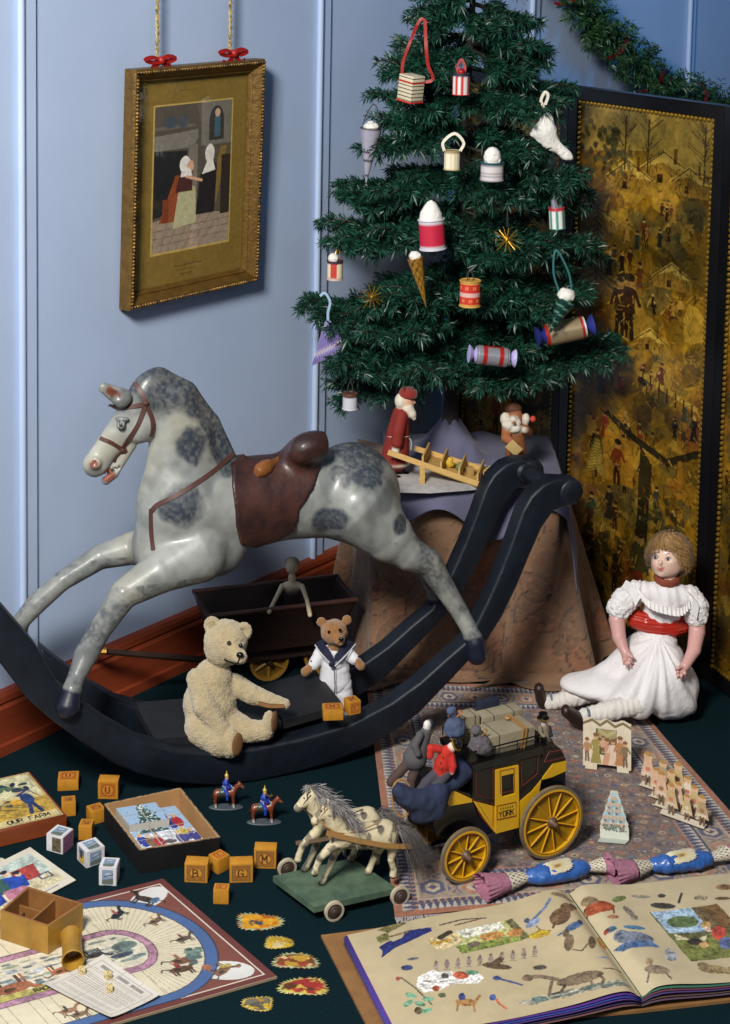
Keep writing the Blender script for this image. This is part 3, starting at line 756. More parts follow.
# boughs towards the viewer (tip pixel, fraction of the crown's depth) and behind
fr_b = [(430, 22), (500, 26), (420, 66), (525, 66), (420, 108), (510, 112), (396, 138), (535, 148), (395, 190), (505, 190), (562, 200), (378, 228), (418, 240), (540, 248), (500, 258),
        (372, 300), (405, 296), (545, 306), (505, 302), (362, 332), (408, 330), (525, 352), (378, 374), (418, 366), (455, 372), (500, 380), (535, 370)]
for px, py in fr_b:
    cxp = 458 + (180 - py) * .04; R = env(py) * .93; dx = (px - cxp) / 467.0; dy = math.sqrt(max(R * R - dx * dx, .004)) * rgt.uniform(.75, 1.0)
    tip = PY(px, py, TY - dy); r = np.linalg.norm((tip - trunk_at(tip[2]))[:2])
    bough(trunk_at(tip[2] + r * .12 + .01), tip, rgt, tree, twigs=int(6 + r * 20), spread=.05 + r * .11, droop=.01 + r * .06)
for z_, az in ((62, 70), (100, 120), (160, 60), (200, 110), (260, 75), (320, 115), (360, 60)):
    az = math.radians(az); r = env(z_) * .7; c = trunk_at(zc(z_)); tip = A(c[0] + r * math.cos(az), c[1] + r * math.sin(az), zc(z_) + .03)
    bough(trunk_at(zc(z_) + .06), tip, rgt, tree, twigs=10, spread=.07, droop=.02)
# ------------------------------------------------------------------ ornaments
m_white = mat('white_cotton', (225, 222, 214), 0.9, var=0.08, vs=80, bump=0.7, bs=160)
m_paint = mat('painted_paper', rough=0.45, attr=True, bump=0.08, bs=200)
m_silver = mat('silver_paper', (190, 190, 204), 0.28, metal=0.7, var=0.1, vs=30)
m_goldw = mat('gold_wire', (196, 150, 48), 0.3, metal=0.85)
m_gteal = mat('teal_ribbon', (30, 92, 92), 0.45)
m_thread = mat('dark_thread', (50, 46, 44), 0.7)
m_lav = mat('lavender_crepe', (176, 168, 214), 0.75, var=0.15, vs=60, bump=0.4, bs=120)
m_creme = mat('cream_ribbon', (214, 206, 188), 0.6)
MPP = TY / F                      # metres per pixel near the tree
def front(px, py, k=0.97):
    z = zc(py); c = trunk_at(z); R = env(py); dx = (px - 458 - (180 - py) * .04) / 467.0
    return c[1] - k * math.sqrt(max(R * R - dx * dx, .0064))
def orn(name, label, px, py, k=0.97, Y=None):
    Y = front(px, py, k) if Y is None else Y
    p = PY(px, py, Y); return thing(name, label, 'ornament', p, group='paper ornaments on the tree'), p, Y / F
def puff(mb, p, r, seed, zs=1.0, m=0):
    rg = random.Random(seed); mb.ell(p, (r, r, r * zs), n=12, m=m)
    for _ in range(9):
        d = unit(A(rg.gauss(0, 1), rg.gauss(0, 1), rg.gauss(0, 1))); mb.ell(p + d * A(r, r, r * zs) * .62, r * rg.uniform(.35, .5), n=8, m=m)
def can_cols(n, fn):                # fn(angle fraction, height fraction) -> colour
    return fn
def can(t, p, r, h, fn, parent_name='drum', tilt=0.0, lean=0.0, n=36, K=12):
    # paper drum whose sides are painted by fn(a, z)
    R = roty(lean) @ rotx(tilt); b = MB(); V = []; C = []
    for j in range(K + 1):
        for i in range(n):
            a = 2 * math.pi * i / n; V.append((r * math.cos(a), r * math.sin(a), h * (j / K - .5))); C.append(lin(fn(i / n, j / K)))
    f = [[j * n + i, j * n + (i + 1) % n, (j + 1) * n + (i + 1) % n, (j + 1) * n + i] for j in range(K) for i in range(n)]
    f += [list(range(n))[::-1], [K * n + i for i in range(n)]]
    b.add(np.array(V) @ R.T + p, f, 0, C)
    for z in (-.5, .5): b.tube([p + R @ A(r * 1.02 * math.cos(a), r * 1.02 * math.sin(a), h * z) for a in np.linspace(0, 2 * math.pi, 25)[:-1]], r * .06, 6, col=lin(fn(0, 0 if z < 0 else 1)), closed=True)
    return b.build(parent_name, m_paint, t, world=True), R
def loop(t, p, top, m, w=.0022, r=None, name='hanging_loop', sep=.006):
    b = MB(); top = A(*top)
    if r: b.ribbon(spline([p + A(-sep, 0, 0), (p + top) / 2 + A(-sep * 1.3, 0, 0), top, (p + top) / 2 + A(sep * 1.3, 0, 0), p + A(sep, 0, 0)], 5), r, .0008, up=(0, -1, .3))
    else: b.tube(spline([p + A(-sep, 0, 0), (p + top) / 2 + A(-sep * .8, 0, 0), top, (p + top) / 2 + A(sep * .8, 0, 0), p + A(sep, 0, 0)], 4), w / 2, 5, caps=True)
    return b.build(name, m, t, world=True)
def stripes(n, c1, c2, w=.5, base=None, top=None):
    def fn(a, z):
        if top is not None and z > .86: return top
        if base is not None and z < .1: return base
        return c1 if (a * n) % 1 < w else c2
    return fn
# book-shaped basket on a long red ribbon
t, p, s = orn('gift_basket', 'cream striped box basket hanging from a long red ribbon', 411, 88)
R = rotz(.75) @ rotx(.12); b = MB(); b.box(p, (17 * s, 20 * s, 27 * s), R, col=lin((206, 196, 168)), bev=.001)
for k in range(7):
    for q in (-1, 1):
        b.box(p + R @ A(0, 0, (k - 3) * 3.8 * s), (17.6 * s, 20.6 * s, .7 * s), R, col=lin((96, 84, 70)))
b.box(p + R @ A(0, 0, 7 * s), (17.8 * s, 20.8 * s, 1.6 * s), R, col=lin((190, 40, 30))); b.box(p + R @ A(0, 0, -13 * s), (17.8 * s, 20.8 * s, 1.6 * s), R, col=lin((190, 40, 30)))
b.build('box', m_paint, t, world=True)
Yb = p[1]; b = MB(); b.ribbon(spline([PY(402, 76, Yb), PY(403, 62, Yb), PY(410, 42, Yb), PY(417, 25, Yb + .02)], 6), 3.0 * s, .0008, up=(0, -1, .2))
b.ribbon(spline([PY(425, 20, Yb + .02), PY(426, 45, Yb), PY(428, 65, Yb), PY(433, 79, Yb), PY(424, 82, Yb), PY(416, 81, Yb)], 6), 3.4 * s, .0008, up=(0, -1, .2))
b.ribbon(spline([PY(417, 25, Yb + .02), PY(421, 19, Yb + .02), PY(425, 20, Yb + .02)], 4), 3 * s, .0008, up=(0, -1, .2))
b.build('ribbon_handle', m_red, t, world=True)
# drums and cans
t, p, s = orn('candy_drum', 'small red and white striped drum high on the trunk side of the tree', 461, 84)
can(t, p, 8.5 * s, 21 * s, stripes(8, (186, 46, 44), (222, 214, 210), .4, None, (36, 52, 66))); loop(t, p + A(0, 0, .02), p + A(0, 0.01, .05), m_red, r=.005)
puff(bb := MB(), p + A(0, 0, 12 * s), 4 * s, 3); bb.build('sweets', m_red, t, world=True)
t, p, s = orn('candy_barrel', 'cream barrel ornament with a ribbon handle in mid tree', 452, 160)
can(t, p, 8 * s, 19 * s, lambda a, z: (168, 150, 110) if z > .88 or z < .08 else ((206, 186, 140) if (a * 14) % 1 < .3 else (226, 218, 192))); loop(t, p + A(0, 0, 9 * s), p + A(0.004, 0.0, 27 * s), m_creme, r=.006, sep=.016)
t, p, s = orn('candy_drum', 'pale grey can topped with white cotton and a teal band', 492, 171)
can(t, p, 11.5 * s, 18 * s, lambda a, z: (44, 84, 92) if z > .86 else ((150, 144, 150) if (z * 5) % 1 < .3 else (204, 196, 196)))
b = MB(); puff(b, p + A(0, 0, 14 * s), 9 * s, 4, 1.2); b.build('cotton_top', m_white, t, world=True)
t, p, s = orn('candy_drum', 'green and white striped drum with red rim by the screen edge', 557, 218)
can(t, p, 8 * s, 21 * s, stripes(7, (60, 138, 122), (226, 226, 222), .42, None, (190, 52, 60)), lean=-.08); loop(t, p + A(0, 0, 10 * s), p + A(0, .01, 24 * s), m_gteal, r=.006)
b = MB(); b.tube([p + A(-.004, 0, 9 * s), p + A(-.008, 0, 19 * s)], [.009, .006], 8); b.build('paper_twist', m_silver, t, world=True)
t, p, s = orn('candy_drum', 'large crimson drum with silver rims and white cotton peak', 432, 234)
can(t, p, 13 * s, 30 * s, lambda a, z: (196, 192, 200) if z > .9 or z < .12 else (188, 34, 62), lean=-.08)
b = MB(); b.lathe([(12 * s, 0), (11 * s, 8 * s), (7 * s, 15 * s), (4 * s, 19 * s), (0, 21 * s)], p + A(-1.5 * s, 0, 14 * s), n=14); b.build('cotton_peak', m_white, t, world=True)
t, p, s = orn('candy_drum', 'small red and cream can with white tuft at the far left bough', 335, 270)
can(t, p, 8 * s, 19 * s, stripes(3, (190, 60, 52), (228, 214, 180), .35, (196, 170, 160), (60, 40, 60))); loop(t, p + A(.004, 0, 9 * s), p + A(.006, .01, 24 * s), m_goldw)
b = MB(); puff(b, p + A(-2 * s, 0, 12 * s), 5.5 * s, 8); b.build('cotton_top', m_white, t, world=True)
t, p, s = orn('candy_drum', 'red toy drum with gold cords and pale middle band', 470, 293)
def drumfn(a, z):
    if z > .88 or z < .12: return (196, 150, 70)
    if abs(z - .48) < .07: return (214, 170, 160)
    q = (a * 8) % 1; q = q if q < .5 else 1 - q
    return (206, 160, 80) if abs(q * 2 - z) < .07 else (196, 46, 36)
can(t, p, 10.5 * s, 26 * s, drumfn, K=24, n=64); loop(t, p + A(0, 0, 13 * s), p + A(0, .012, 24 * s), m_thread)
t, p, s = orn('candy_drum', 'little silver can with brown lid under the lowest left bough', 350, 401, Y=TY - .2)
can(t, p, 7.5 * s, 16 * s, lambda a, z: (96, 62, 50) if z > .8 else (196, 198, 204)); loop(t, p + A(0, 0, 8 * s), p + A(0, .006, 20 * s), m_thread)
# cones
def cone(t, p0, p1, r, fn, n=28, K=26, name='paper_cone'):
    d = p1 - p0; Fm = frame(d); V = []; C = []
    for j in range(K + 1):
        for i in range(n):
            a = 2 * math.pi * i / n; rr = r * (1 - j / K) + .0006; V.append(p0 + d * j / K + Fm[:, 0] * rr * math.cos(a) + Fm[:, 1] * rr * math.sin(a)); C.append(lin(fn(i / n, j / K)))
    f = [[j * n + i, j * n + (i + 1) % n, (j + 1) * n + (i + 1) % n, (j + 1) * n + i] for j in range(K) for i in range(n)] + [list(range(n))[::-1], [K * n + i for i in range(n)]]
    return MB().add(V, f, 0, C).build(name, m_foil, t, world=True)
m_foil = mat('foil_paper', rough=0.3, attr=True, metal=0.35)
t, p, s = orn('paper_cone', 'silver paper cone with dark rings hanging at the left side', 371, 128, .9)
cone(t, p, PY(366, 184, p[1]), 11 * s, lambda a, z: (70, 56, 72) if (z * 7 + .1) % 1 < .17 else (186, 184, 200))
loop(t, p, PY(374, 104, p[1] + .01), m_thread, sep=.018); b = MB(); puff(b, p + A(0, 0, .002), 8 * s, 5, .6); b.build('cotton_top', m_white, t, world=True)
t, p, s = orn('paper_cone', 'gold netted paper cone with white tip left of the red drum', 415, 258)
cone(t, p, PY(426, 307, p[1]), 8 * s, lambda a, z: (96, 70, 30) if ((a * 6 + z * 5) % 1 < .18 or (a * 6 - z * 5) % 1 < .18) else (176, 128, 50)); b = MB(); puff(b, p + A(0, 0, .004), 6.5 * s, 6, .8); b.build('cotton_top', m_white, t, world=True)
t, p, s = orn('paper_cone', 'dark green spiral striped cone heaped with white cotton', 566, 300, 1.32)
cone(t, p, PY(549, 334, p[1] - .01), 10 * s, lambda a, z: (110, 160, 140) if (a + z * 5) % 1 < .22 else (24, 60, 52)); b = MB(); puff(b, p + A(0, 0, 5 * s), 9.5 * s, 7, .75); b.build('cotton_top', m_white, t, world=True)
loop(t, p + A(0, 0, .01), PY(556, 250, p[1] + .01), m_gteal, r=.004, sep=.012)
# gold wire stars
for lab, px, py, rr in (('gold wire star on the right half of the tree', 507, 240, 15), ('gold wire star on the left half of the tree', 372, 297, 14)):
    t, p, s = orn('wire_star', lab, px, py); b = MB(); rg = random.Random(px)
    for k in range(7):
        a = math.pi * k / 7 + rg.uniform(-.1, .1); d = A(math.cos(a), rg.uniform(-.5, .5), math.sin(a)); l = rr * s * (1 if k % 2 == 0 else .8)
        b.tube([p - d * l, p + d * l], .0011, 5)
    b.ell(p, .0045, n=8); b.build('star_rays', m_goldw, t, world=True); loop(t, p + A(0, 0, rr * s * .9), p + A(0, .012, 34 * s), m_thread, w=.0012, sep=.001)
# white cloth bag
t, p, s = orn('sweet_bag', 'white cloth bag tied at the top beside the screen', 548, 132)
Y = p[1]; q = lambda x, y, d=0: PY(x, y, Y + d)
organic('bag', chain([(q(546, 112), 3.5 * s), (q(547, 120), 7 * s), (q(545, 132), 12 * s), (q(550, 142), 9 * s), (q(560, 149), 5 * s), (q(566, 155), 6 * s)], sq=(A(0, 1, 0), .7)) + [cap(q(540, 130), q(532, 134), 5 * s, 2.5 * s), cap(q(562, 152), q(571, 158), 3 * s, 2 * s)], m_white, None, t, h=.0035, k=.008, fur=.002, fs=90)
b = MB(); b.ribbon(spline([q(546, 114), q(543, 106), q(541, 100), q(545, 92), q(548, 96), q(545, 105)], 5), .006, .001, up=(0, -1, .2)); b.build('ribbon_tie', m_creme, t, world=True)
# lavender fan
t, p, s = orn('paper_fan', 'lavender pleated paper fan on a blue ribbon at the left', 328, 346, .8)
Y = p[1]; q = lambda x, y, d=0: PY(x, y, Y + d); V = []; C = []; n = 34
for j, f in enumerate(np.linspace(0, 1, 9)):
    for i in range(n + 1):
        a = i / n; e = q(311, 366) * (1 - a) + q(346, 347) * a + A(0, 0, -.003 * math.sin(a * math.pi)); c = q(325, 322) * (1 - a) + q(331, 321) * a
        v = c * (1 - f) + e * f; v = v + A(0, (.5 - (i % 2)) * .006 * f, 0); V.append(v); C.append(lin((222, 214, 226) if .72 < f < .95 and j != 7 else (168, 158, 208)))
V = np.array(V).reshape(9, n + 1, 3); C = np.array(C).reshape(9, n + 1, 3); b = MB(); b.grid(V, 0, C); b.grid((V + A(0, .004, 0))[:, ::-1], 0, C[:, ::-1]); b.build('pleated_paper', m_paint, t, world=True)
b = MB(); b.ribbon(spline([q(328, 322), q(328, 312), q(330, 302), q(325, 293), q(320, 296)], 5), .0055, .001, up=(0, -1, .2)); b.build('ribbon_loop', mat('pale_blue_ribbon', (150, 176, 206), .5), t, world=True)
# crackers lying in the boughs
def cracker(t, c, d, L, r, fn, endm):
    Fm = frame(d); cn = 28; K = 30; V = []; C = []
    for j in range(K + 1):
        z = j / K
        for i in range(cn):
            a = 2 * math.pi * i / cn; rr = r * (1 if .04 < z < .96 else .9); V.append(c + d * L * (z - .5) + rr * (Fm[:, 0] * math.cos(a) + Fm[:, 1] * math.sin(a))); C.append(lin(fn(i / cn, z)))
    f = [[j * cn + i, j * cn + (i + 1) % cn, (j + 1) * cn + (i + 1) % cn, (j + 1) * cn + i] for j in range(K) for i in range(cn)] + [list(range(cn))[::-1], [K * cn + i for i in range(cn)]]
    MB().add(V, f, 0, C).build('barrel', m_foil, t, world=True)
    for sg in (-1, 1):
        b = MB(); prof = [(r * .85, 0), (r * .35, L * .07), (r * .75, L * .15), (r * .95, L * .22), (r * .55, L * .24), (0, L * .22)]
        b.lathe(prof, c + d * sg * L * .49, frame(d * sg), 14); b.build('twisted_end', endm, t, world=True)
t, p, s = orn('tree_cracker', 'silver cracker with red bands and lavender frilled end', 492, 356, 1.0)
d = unit(PY(512, 358, p[1] + .01) - PY(472, 354, p[1])); cracker(t, p, d, 34 * s, 10 * s, lambda a, z: (186, 40, 36) if abs(z - .25) < .06 or abs(z - .75) < .06 or (abs(z - .5) < .2 and abs((a * 2) % 1 - .5) < .08) else (150, 150, 158), m_lav)
t, p, s = orn('tree_cracker', 'tan paper cracker with red and blue ends on the right bough', 565, 331, 1.0)
d = unit(PY(590, 325, p[1] + .01) - PY(540, 336, p[1])); cracker(t, p, d, 42 * s, 12 * s, lambda a, z: (186, 40, 36) if z < .07 or .88 < z < .95 else ((230, 226, 220) if z > .95 else (158, 140, 108)), mat('blue_crepe', (36, 48, 128), .6, var=.2, vs=50))

# ================================================================== garland along the top of the wall
gp = [PP(x, y, WA + WN * 0.05, WN) for x, y in ((540, -40), (575, 5), (600, 35), (628, 60), (655, 84), (690, 100), (722, 104), (770, 130), (820, 190))]
gar = thing('fir_garland', 'green fir garland wound with red ribbon swagged on the wall above the screen', 'garland', gp[0])
path = spline(gp, 6); rg = np.random.default_rng(3); Vs, Cs = [], []
b = MB(); b.tube(path, .006, 6); b.build('garland_wire', m_wire, gar, world=True)
for k in range(460):
    p = path[rg.integers(0, len(path))]; d = rg.normal(size=3); d = d - WN * min(d @ WN, 0) * 1.2; d = unit(d + A(.2, 0, -.2)); e = p + d * rg.uniform(.05, .092)
    if (e - WA) @ WN < .012: e = e + WN * (.012 - (e - WA) @ WN)
    v, c = needles([p, e], 700, .021, .0021, rg); Vs.append(v); Cs.append(c * A(3.2, 1.5, .8))
V = np.concatenate(Vs).reshape(-1, 3); C = np.repeat(np.concatenate(Cs), 4, axis=0)
dd = (V - WA) @ WN; V = V + WN[None] * np.maximum(.003 - dd, 0)[:, None]
mesh_obj('garland_foliage', V - OFF[gar.name], np.arange(len(V)).reshape(-1, 4), m_needle, gar, None, 180, C)
for f in (.09, .30, .47, .64, .82):
    i = int(f * (len(path) - 1)); p, d = path[i], unit(path[i + 1] - path[i]); sd = unit(np.cross(d, WN)); b = MB()
    b.ribbon([p + sd * .056 * math.cos(a) + WN * (.006 + .046 * math.sin(a)) + d * .06 * (a / math.pi - .5) for a in np.linspace(0, math.pi, 14)], .017, .001, ups=[sd * math.cos(a) + WN * math.sin(a) for a in np.linspace(0, math.pi, 14)])
    b.build('red_ribbon', m_red, gar, world=True)

# ================================================================== the shawl on the table, the grey cloth, the snowy board
def shawl_art(w, h):
    r = random.Random(4); cv = Canvas(w, h, 330, (124, 94, 70))
    for _ in range(150):
        x, y = r.uniform(0, w), r.uniform(0, h); s = r.uniform(.03, .08); a = r.uniform(0, 6.3); c = r.choice([(134, 78, 52), (96, 78, 66), (124, 100, 72), (84, 66, 56), (140, 92, 66)])
        P = [(x + s * (math.cos(q) * (1 - .3 * math.sin(q / 2))) * math.cos(a) - s * .55 * math.sin(q) * math.sin(a), y + s * math.cos(q) * math.sin(a) + s * .55 * math.sin(q) * math.cos(a)) for q in np.linspace(0, 6.2, 18)]
        cv.poly(P, c, .35); cv.line(P + P[:1], .003, r.choice([(60, 46, 44), (150, 104, 80), (70, 56, 60)]), .8)
        Q = [((px - x) * .55 + x, (py - y) * .55 + y) for px, py in P]; cv.line(Q + Q[:1], .0025, (140, 100, 76), .55)
    for _ in range(500):
        x, y = r.uniform(0, w), r.uniform(0, h); a = r.uniform(0, 6.3); cv.line([(x, y), (x + .02 * math.cos(a), y + .02 * math.sin(a))], .003, r.choice([(62, 46, 42), (146, 104, 74), (130, 70, 50)]), .7)
    cv.noise(.2, 90, 2); return cv
m_shawl = mat('paisley_wool', rough=0.92, attr=True, sheen=0.15, bump=0.25, bs=500)
m_grey = mat('grey_blue_cloth', (92, 92, 116), 0.9, sheen=0.1, var=0.06, vs=12, bump=0.15, bs=300)
top_c = [A(0.0, 3.86), A(0.03, 3.56), A(0.42, 3.53), A(0.435, 3.80)]     # left-back, left-front, right-front, right-back
bot_c = [A(-.05, 3.84), A(0.035, 3.545), A(0.495, 3.545), A(0.575, 3.70)]
def along(Pn, f):
    L = [np.linalg.norm(b - a) for a, b in zip(Pn[:-1], Pn[1:])]; s = f * sum(L)
    for a, b, l in zip(Pn[:-1], Pn[1:], L):
        if s <= l or b is Pn[-1]: return a + (b - a) * min(s / l, 1)
        s -= l
nu, nv = 240, 130; cv = shawl_art(1.15, .62); S = np.zeros((nv, nu, 3)); CC = np.zeros((nv, nu, 3))
for i in range(nu):
    f = i / (nu - 1); t2, b2 = along(top_c, f), along(bot_c, f); od = unit(A(*(b2 - t2), 0) + A(0.0, -.02, 0)) if np.linalg.norm(b2 - t2) > 1e-4 else A(0, -1, 0)
    wf = math.sin(f * 31 + 2 * math.sin(f * 9)) * .7 + math.sin(f * 17 + 1.3) * .6 + math.sin(f * 57 + .4) * .25
    for j in range(nv):
        g = j / (nv - 1)
        if g < .12:
            e = g / .12; c0 = A(.22, 3.70); q = c0 + (t2 - c0) * e; S[j, i] = (q[0], q[1], TZ)
        else:
            e = (g - .12) / .88; ft = np.exp(-((f - .30) / .10) ** 2) * .05 + np.exp(-((f - .68) / .10) ** 2) * .05; fl = (0.012 + ft * .8) * e ** 3 + (.04 + ft) * max(0, e - .9) * (1 + wf * .5) * 5
            wv = wf * .026 * e ** 1.1; q = t2 + (b2 - t2) * e
            zz = TZ * (1 - min(e / .94, 1)) + .004 + .006 * (1 + wf) * (e > .9); zz = max(zz, .004)
            S[j, i] = (q[0] + od[0] * (fl + wv), q[1] + od[1] * (fl + wv), zz)
        uu = min(int(f * (cv.nx - 1)), cv.nx - 1); vv = min(int((1 - g) * (cv.ny - 1)), cv.ny - 1); CC[j, i] = cv.a[vv, uu]
b = MB(); b.grid(S[:, ::-1], 0, CC[:, ::-1]); o = b.build('paisley_shawl', m_shawl, sharp=180, world=True, loc=(.22, 3.7, 0))
md = o.modifiers.new('thick', 'SOLIDIFY'); md.thickness = .003; md.offset = 1
tag(o, 'brown paisley shawl draped over the table to the floor', 'shawl')
# grey blue cloth bunched round the trunk
nx_, ny_ = 110, 90; G = np.zeros((ny_, nx_, 3)); base = TZ + .006
for j in range(ny_):
    for i in range(nx_):
        x = .055 + (i / (nx_ - 1)) * .425; y = 3.47 + (j / (ny_ - 1)) * .42
        z = base; d = math.hypot(x - TX, (y - TY)); z += .075 * math.exp(-(d / .05) ** 2) * (1 + .10 * math.sin(5 * math.atan2(y - TY, x - TX)))
        z += .014 * math.exp(-((x - .305) / .04) ** 2 - ((y - 3.70) / .05) ** 2) + .030 * math.exp(-((x - .245) / .022) ** 2 - ((y - 3.70) / .04) ** 2)
        if y > 3.68: z += .005 * (1 + math.sin(x * 60 + y * 22)) * min(1, (y - 3.68) / .06) * (.6 + .4 * math.sin(x * 23 + 1))
        yy, xx = y, x
        ed = 3.535
        if y < ed: e = ed - y; z -= e * (1.05 + .5 * math.sin(x * 28)) ; yy = ed - e * .35 - .008 * math.sin(x * 45) * min(1, e / .03) - .012
        if x > .43: e = x - .43; z -= e * 2.4; xx = .435 + e * .45
        G[j, i] = (xx, yy, z)
b = MB(); b.grid(G); o = b.build('grey_tree_skirt', m_grey, sharp=180, world=True, loc=(TX, TY, TZ)); md = o.modifiers.new('thick', 'SOLIDIFY'); md.thickness = .002; md.offset = 1
tag(o, 'grey blue cloth bunched round the foot of the tree on the table', 'cloth')
m_snow = mat('snowy_board', (172, 168, 166), 0.8, var=0.2, vs=30, bump=0.7, bs=50)
pl = [PZ(x, y, TZ + .012)[:2] for x, y in ((390, 478), (400, 470), (440, 462), (490, 470), (536, 480), (538, 487), (500, 486), (470, 489), (430, 492), (392, 491))]
b = MB(); b.prism(pl, (0, 0, 0), A(1, 0, 0), A(0, 1, 0), UP, TZ + .009, TZ + .022); o = b.build('snow_board', m_snow, world=True, loc=(pl[0][0], pl[0][1], TZ)); tag(o, 'pale snow covered board under the red coated Santa', 'board')
# ================================================================== rocking horse
HANG = math.radians(21); HD = A(math.cos(HANG), math.sin(HANG), 0); HN = A(-math.sin(HANG), math.cos(HANG), 0)
HO = PZ(240, 785); RW = 0.175        # near rocker's near face is the plane lat = 0
def HP(px, py, lat): return PP(px, py, HO + HN * lat, HN)       # pixel -> point at this lateral depth
def hl(s, lat, z): return HO + HD * s + HN * lat + UP * z
def loc_of(p): v = np.asarray(p) - HO; return v @ HD, v @ HN, v[2]
horse = thing('rocking_horse', 'large dappled grey wooden rocking horse with brown saddle on black rockers', 'rocking horse', HO)
m_rock = mat('blue_black_paint', (16, 23, 33), 0.5, spec=0.4, var=0.4, vs=25, bump=0.3, bs=45)
# rocker side outline in (s, z): lower edge then upper edge
low = [(-.56, .50), (-.50, .395), (-.44, .298), (-.392, .224), (-.343, .172), (-.294, .128), (-.244, .085), (-.194, .052), (-.12, .022), (-.05, .006), (.03, 0), (.107, .004), (.18, .012), (.256, .030), (.33, .066), (.359, .083), (.41, .128), (.458, .172), (.50, .215), (.53, .26), (.56, .32), (.585, .38), (.61, .435), (.635, .468), (.66, .474), (.685, .478)]
upp = [(.700, .50), (.690, .520), (.668, .528), (.640, .532), (.610, .522), (.585, .500), (.567, .470), (.548, .415), (.525, .355), (.50, .298), (.478, .255), (.455, .215), (.41, .182), (.36, .145), (.30, .112), (.22, .083), (.12, .070), (.03, .066), (-.05, .070), (-.12, .086), (-.19, .116), (-.25, .160), (-.30, .205), (-.336, .240), (-.376, .318), (-.44, .405), (-.50, .49), (-.53, .55)]
def endz(s, far): q = min(max((s - .40) / .25, 0), 1); return -(.026 if far else .013) * q * q * (3 - 2 * q)
def rocker(lat0, lat1, smin_, far=False):
    bm = bmesh.new(); P = [Vector(list(hl(s, lat0, z + endz(s, far)))) for s, z in [q for q in low if q[0] > smin_] + [q for q in upp if q[0] > smin_]]
    f = bm.faces.new([bm.verts.new(p) for p in P]); r = bmesh.ops.extrude_face_region(bm, geom=[f])
    for v in [e for e in r['geom'] if isinstance(e, bmesh.types.BMVert)]: v.co += Vector(list(HN * (lat1 - lat0)))
    bmesh.ops.recalc_face_normals(bm, faces=bm.faces)
    ed = [e for e in bm.edges if len(e.link_faces) == 2 and e.calc_face_angle(0) > 1.0]
    bmesh.ops.bevel(bm, geom=ed, offset=.006, segments=3, profile=.5, affect='EDGES'); bm.verts.index_update()
    b = MB(); b.add([list(v.co) for v in bm.verts], [[v.index for v in q.verts] for q in bm.faces]); bm.free()
    # turned scroll on the end
    c = (lat0 + lat1) / 2; h = abs(lat1 - lat0) / 2 + .003
    b.lathe([(0, -h), (.022, -h), (.026, -h + .004), (.027, 0), (.026, h - .004), (.022, h), (.012, h + .001), (0, h + .001)], hl(.672, c, .502 + endz(.672, far)), frame(HN), 22)
    return b.build('rocker', m_rock, horse, world=True, sharp=50)
rocker(0, .042, -.51); rocker(RW - .005, RW + .037, -.352, True)
b = MB(); b.lathe([(0, .03), (.012, .03), (.012, .05), (.019, .054), (.019, .066), (.013, .070), (.016, .1), (.018, .115), (.016, .13), (.013, .160), (.019, .164), (.019, .176), (.012, .180), (.012, .2), (0, .2)], hl(.652, 0, .505 - .009), frame(HN * .2 - UP * .021), 18)
b.build('crossbar', m_rock, horse, world=True)
b = MB()
for k, (s0, s1) in enumerate(((-.155, -.035), (-.032, .09), (.093, .212))):
    za = [.100, .092, .096][k]; zb_ = [.092, .096, .112][k]
    b.add([hl(s, l, z + dz) for dz in (-.016, 0) for s, z in ((s0, za), (s1, zb_)) for l in (.030, RW + .012)], [[0, 1, 3, 2], [4, 6, 7, 5], [0, 4, 5, 1], [2, 3, 7, 6], [0, 2, 6, 4], [1, 5, 7, 3]])
b.build('deck_board', mat('worn_black_board', (24, 25, 29), 0.6, var=0.4, vs=18, bump=0.3, bs=40, stretch=(1, 1, 1)), horse, world=True)
# ---- the horse itself, one continuous body
LC = RW / 2 + .016; MPH = 3.2 / F
def hp(px, py, dl=0.0): return HP(px, py, LC + dl)
SQ = (HN, .66)
NL, FL = -.064, .084
prims = []
prims += chain([(hp(184, 505), 48 * MPH), (hp(235, 505), 45 * MPH), (hp(290, 498), 43 * MPH), (hp(345, 492), 47 * MPH)], sq=(HN, .78))
prims += chain([(hp(186, 520), 46 * MPH), (hp(184, 475), 41 * MPH), (hp(182, 438), 34 * MPH), (hp(172, 405), 27 * MPH), (hp(155, 388), 20 * MPH)], sq=(HN, .60))
prims += chain([(hp(228, 470), 14 * MPH), (hp(208, 425), 13 * MPH), (hp(185, 394), 12 * MPH), (hp(160, 379), 10 * MPH)], sq=(HN, .5), k=.008)
prims += [ell(hp(165, 545), (34 * MPH, .055, 34 * MPH)), ell(hp(212, 545), (36 * MPH, .058, 32 * MPH)), ell(hp(352, 492), (46 * MPH, .082, 52 * MPH)), ell(hp(372, 500), (30 * MPH, .07, 45 * MPH))]
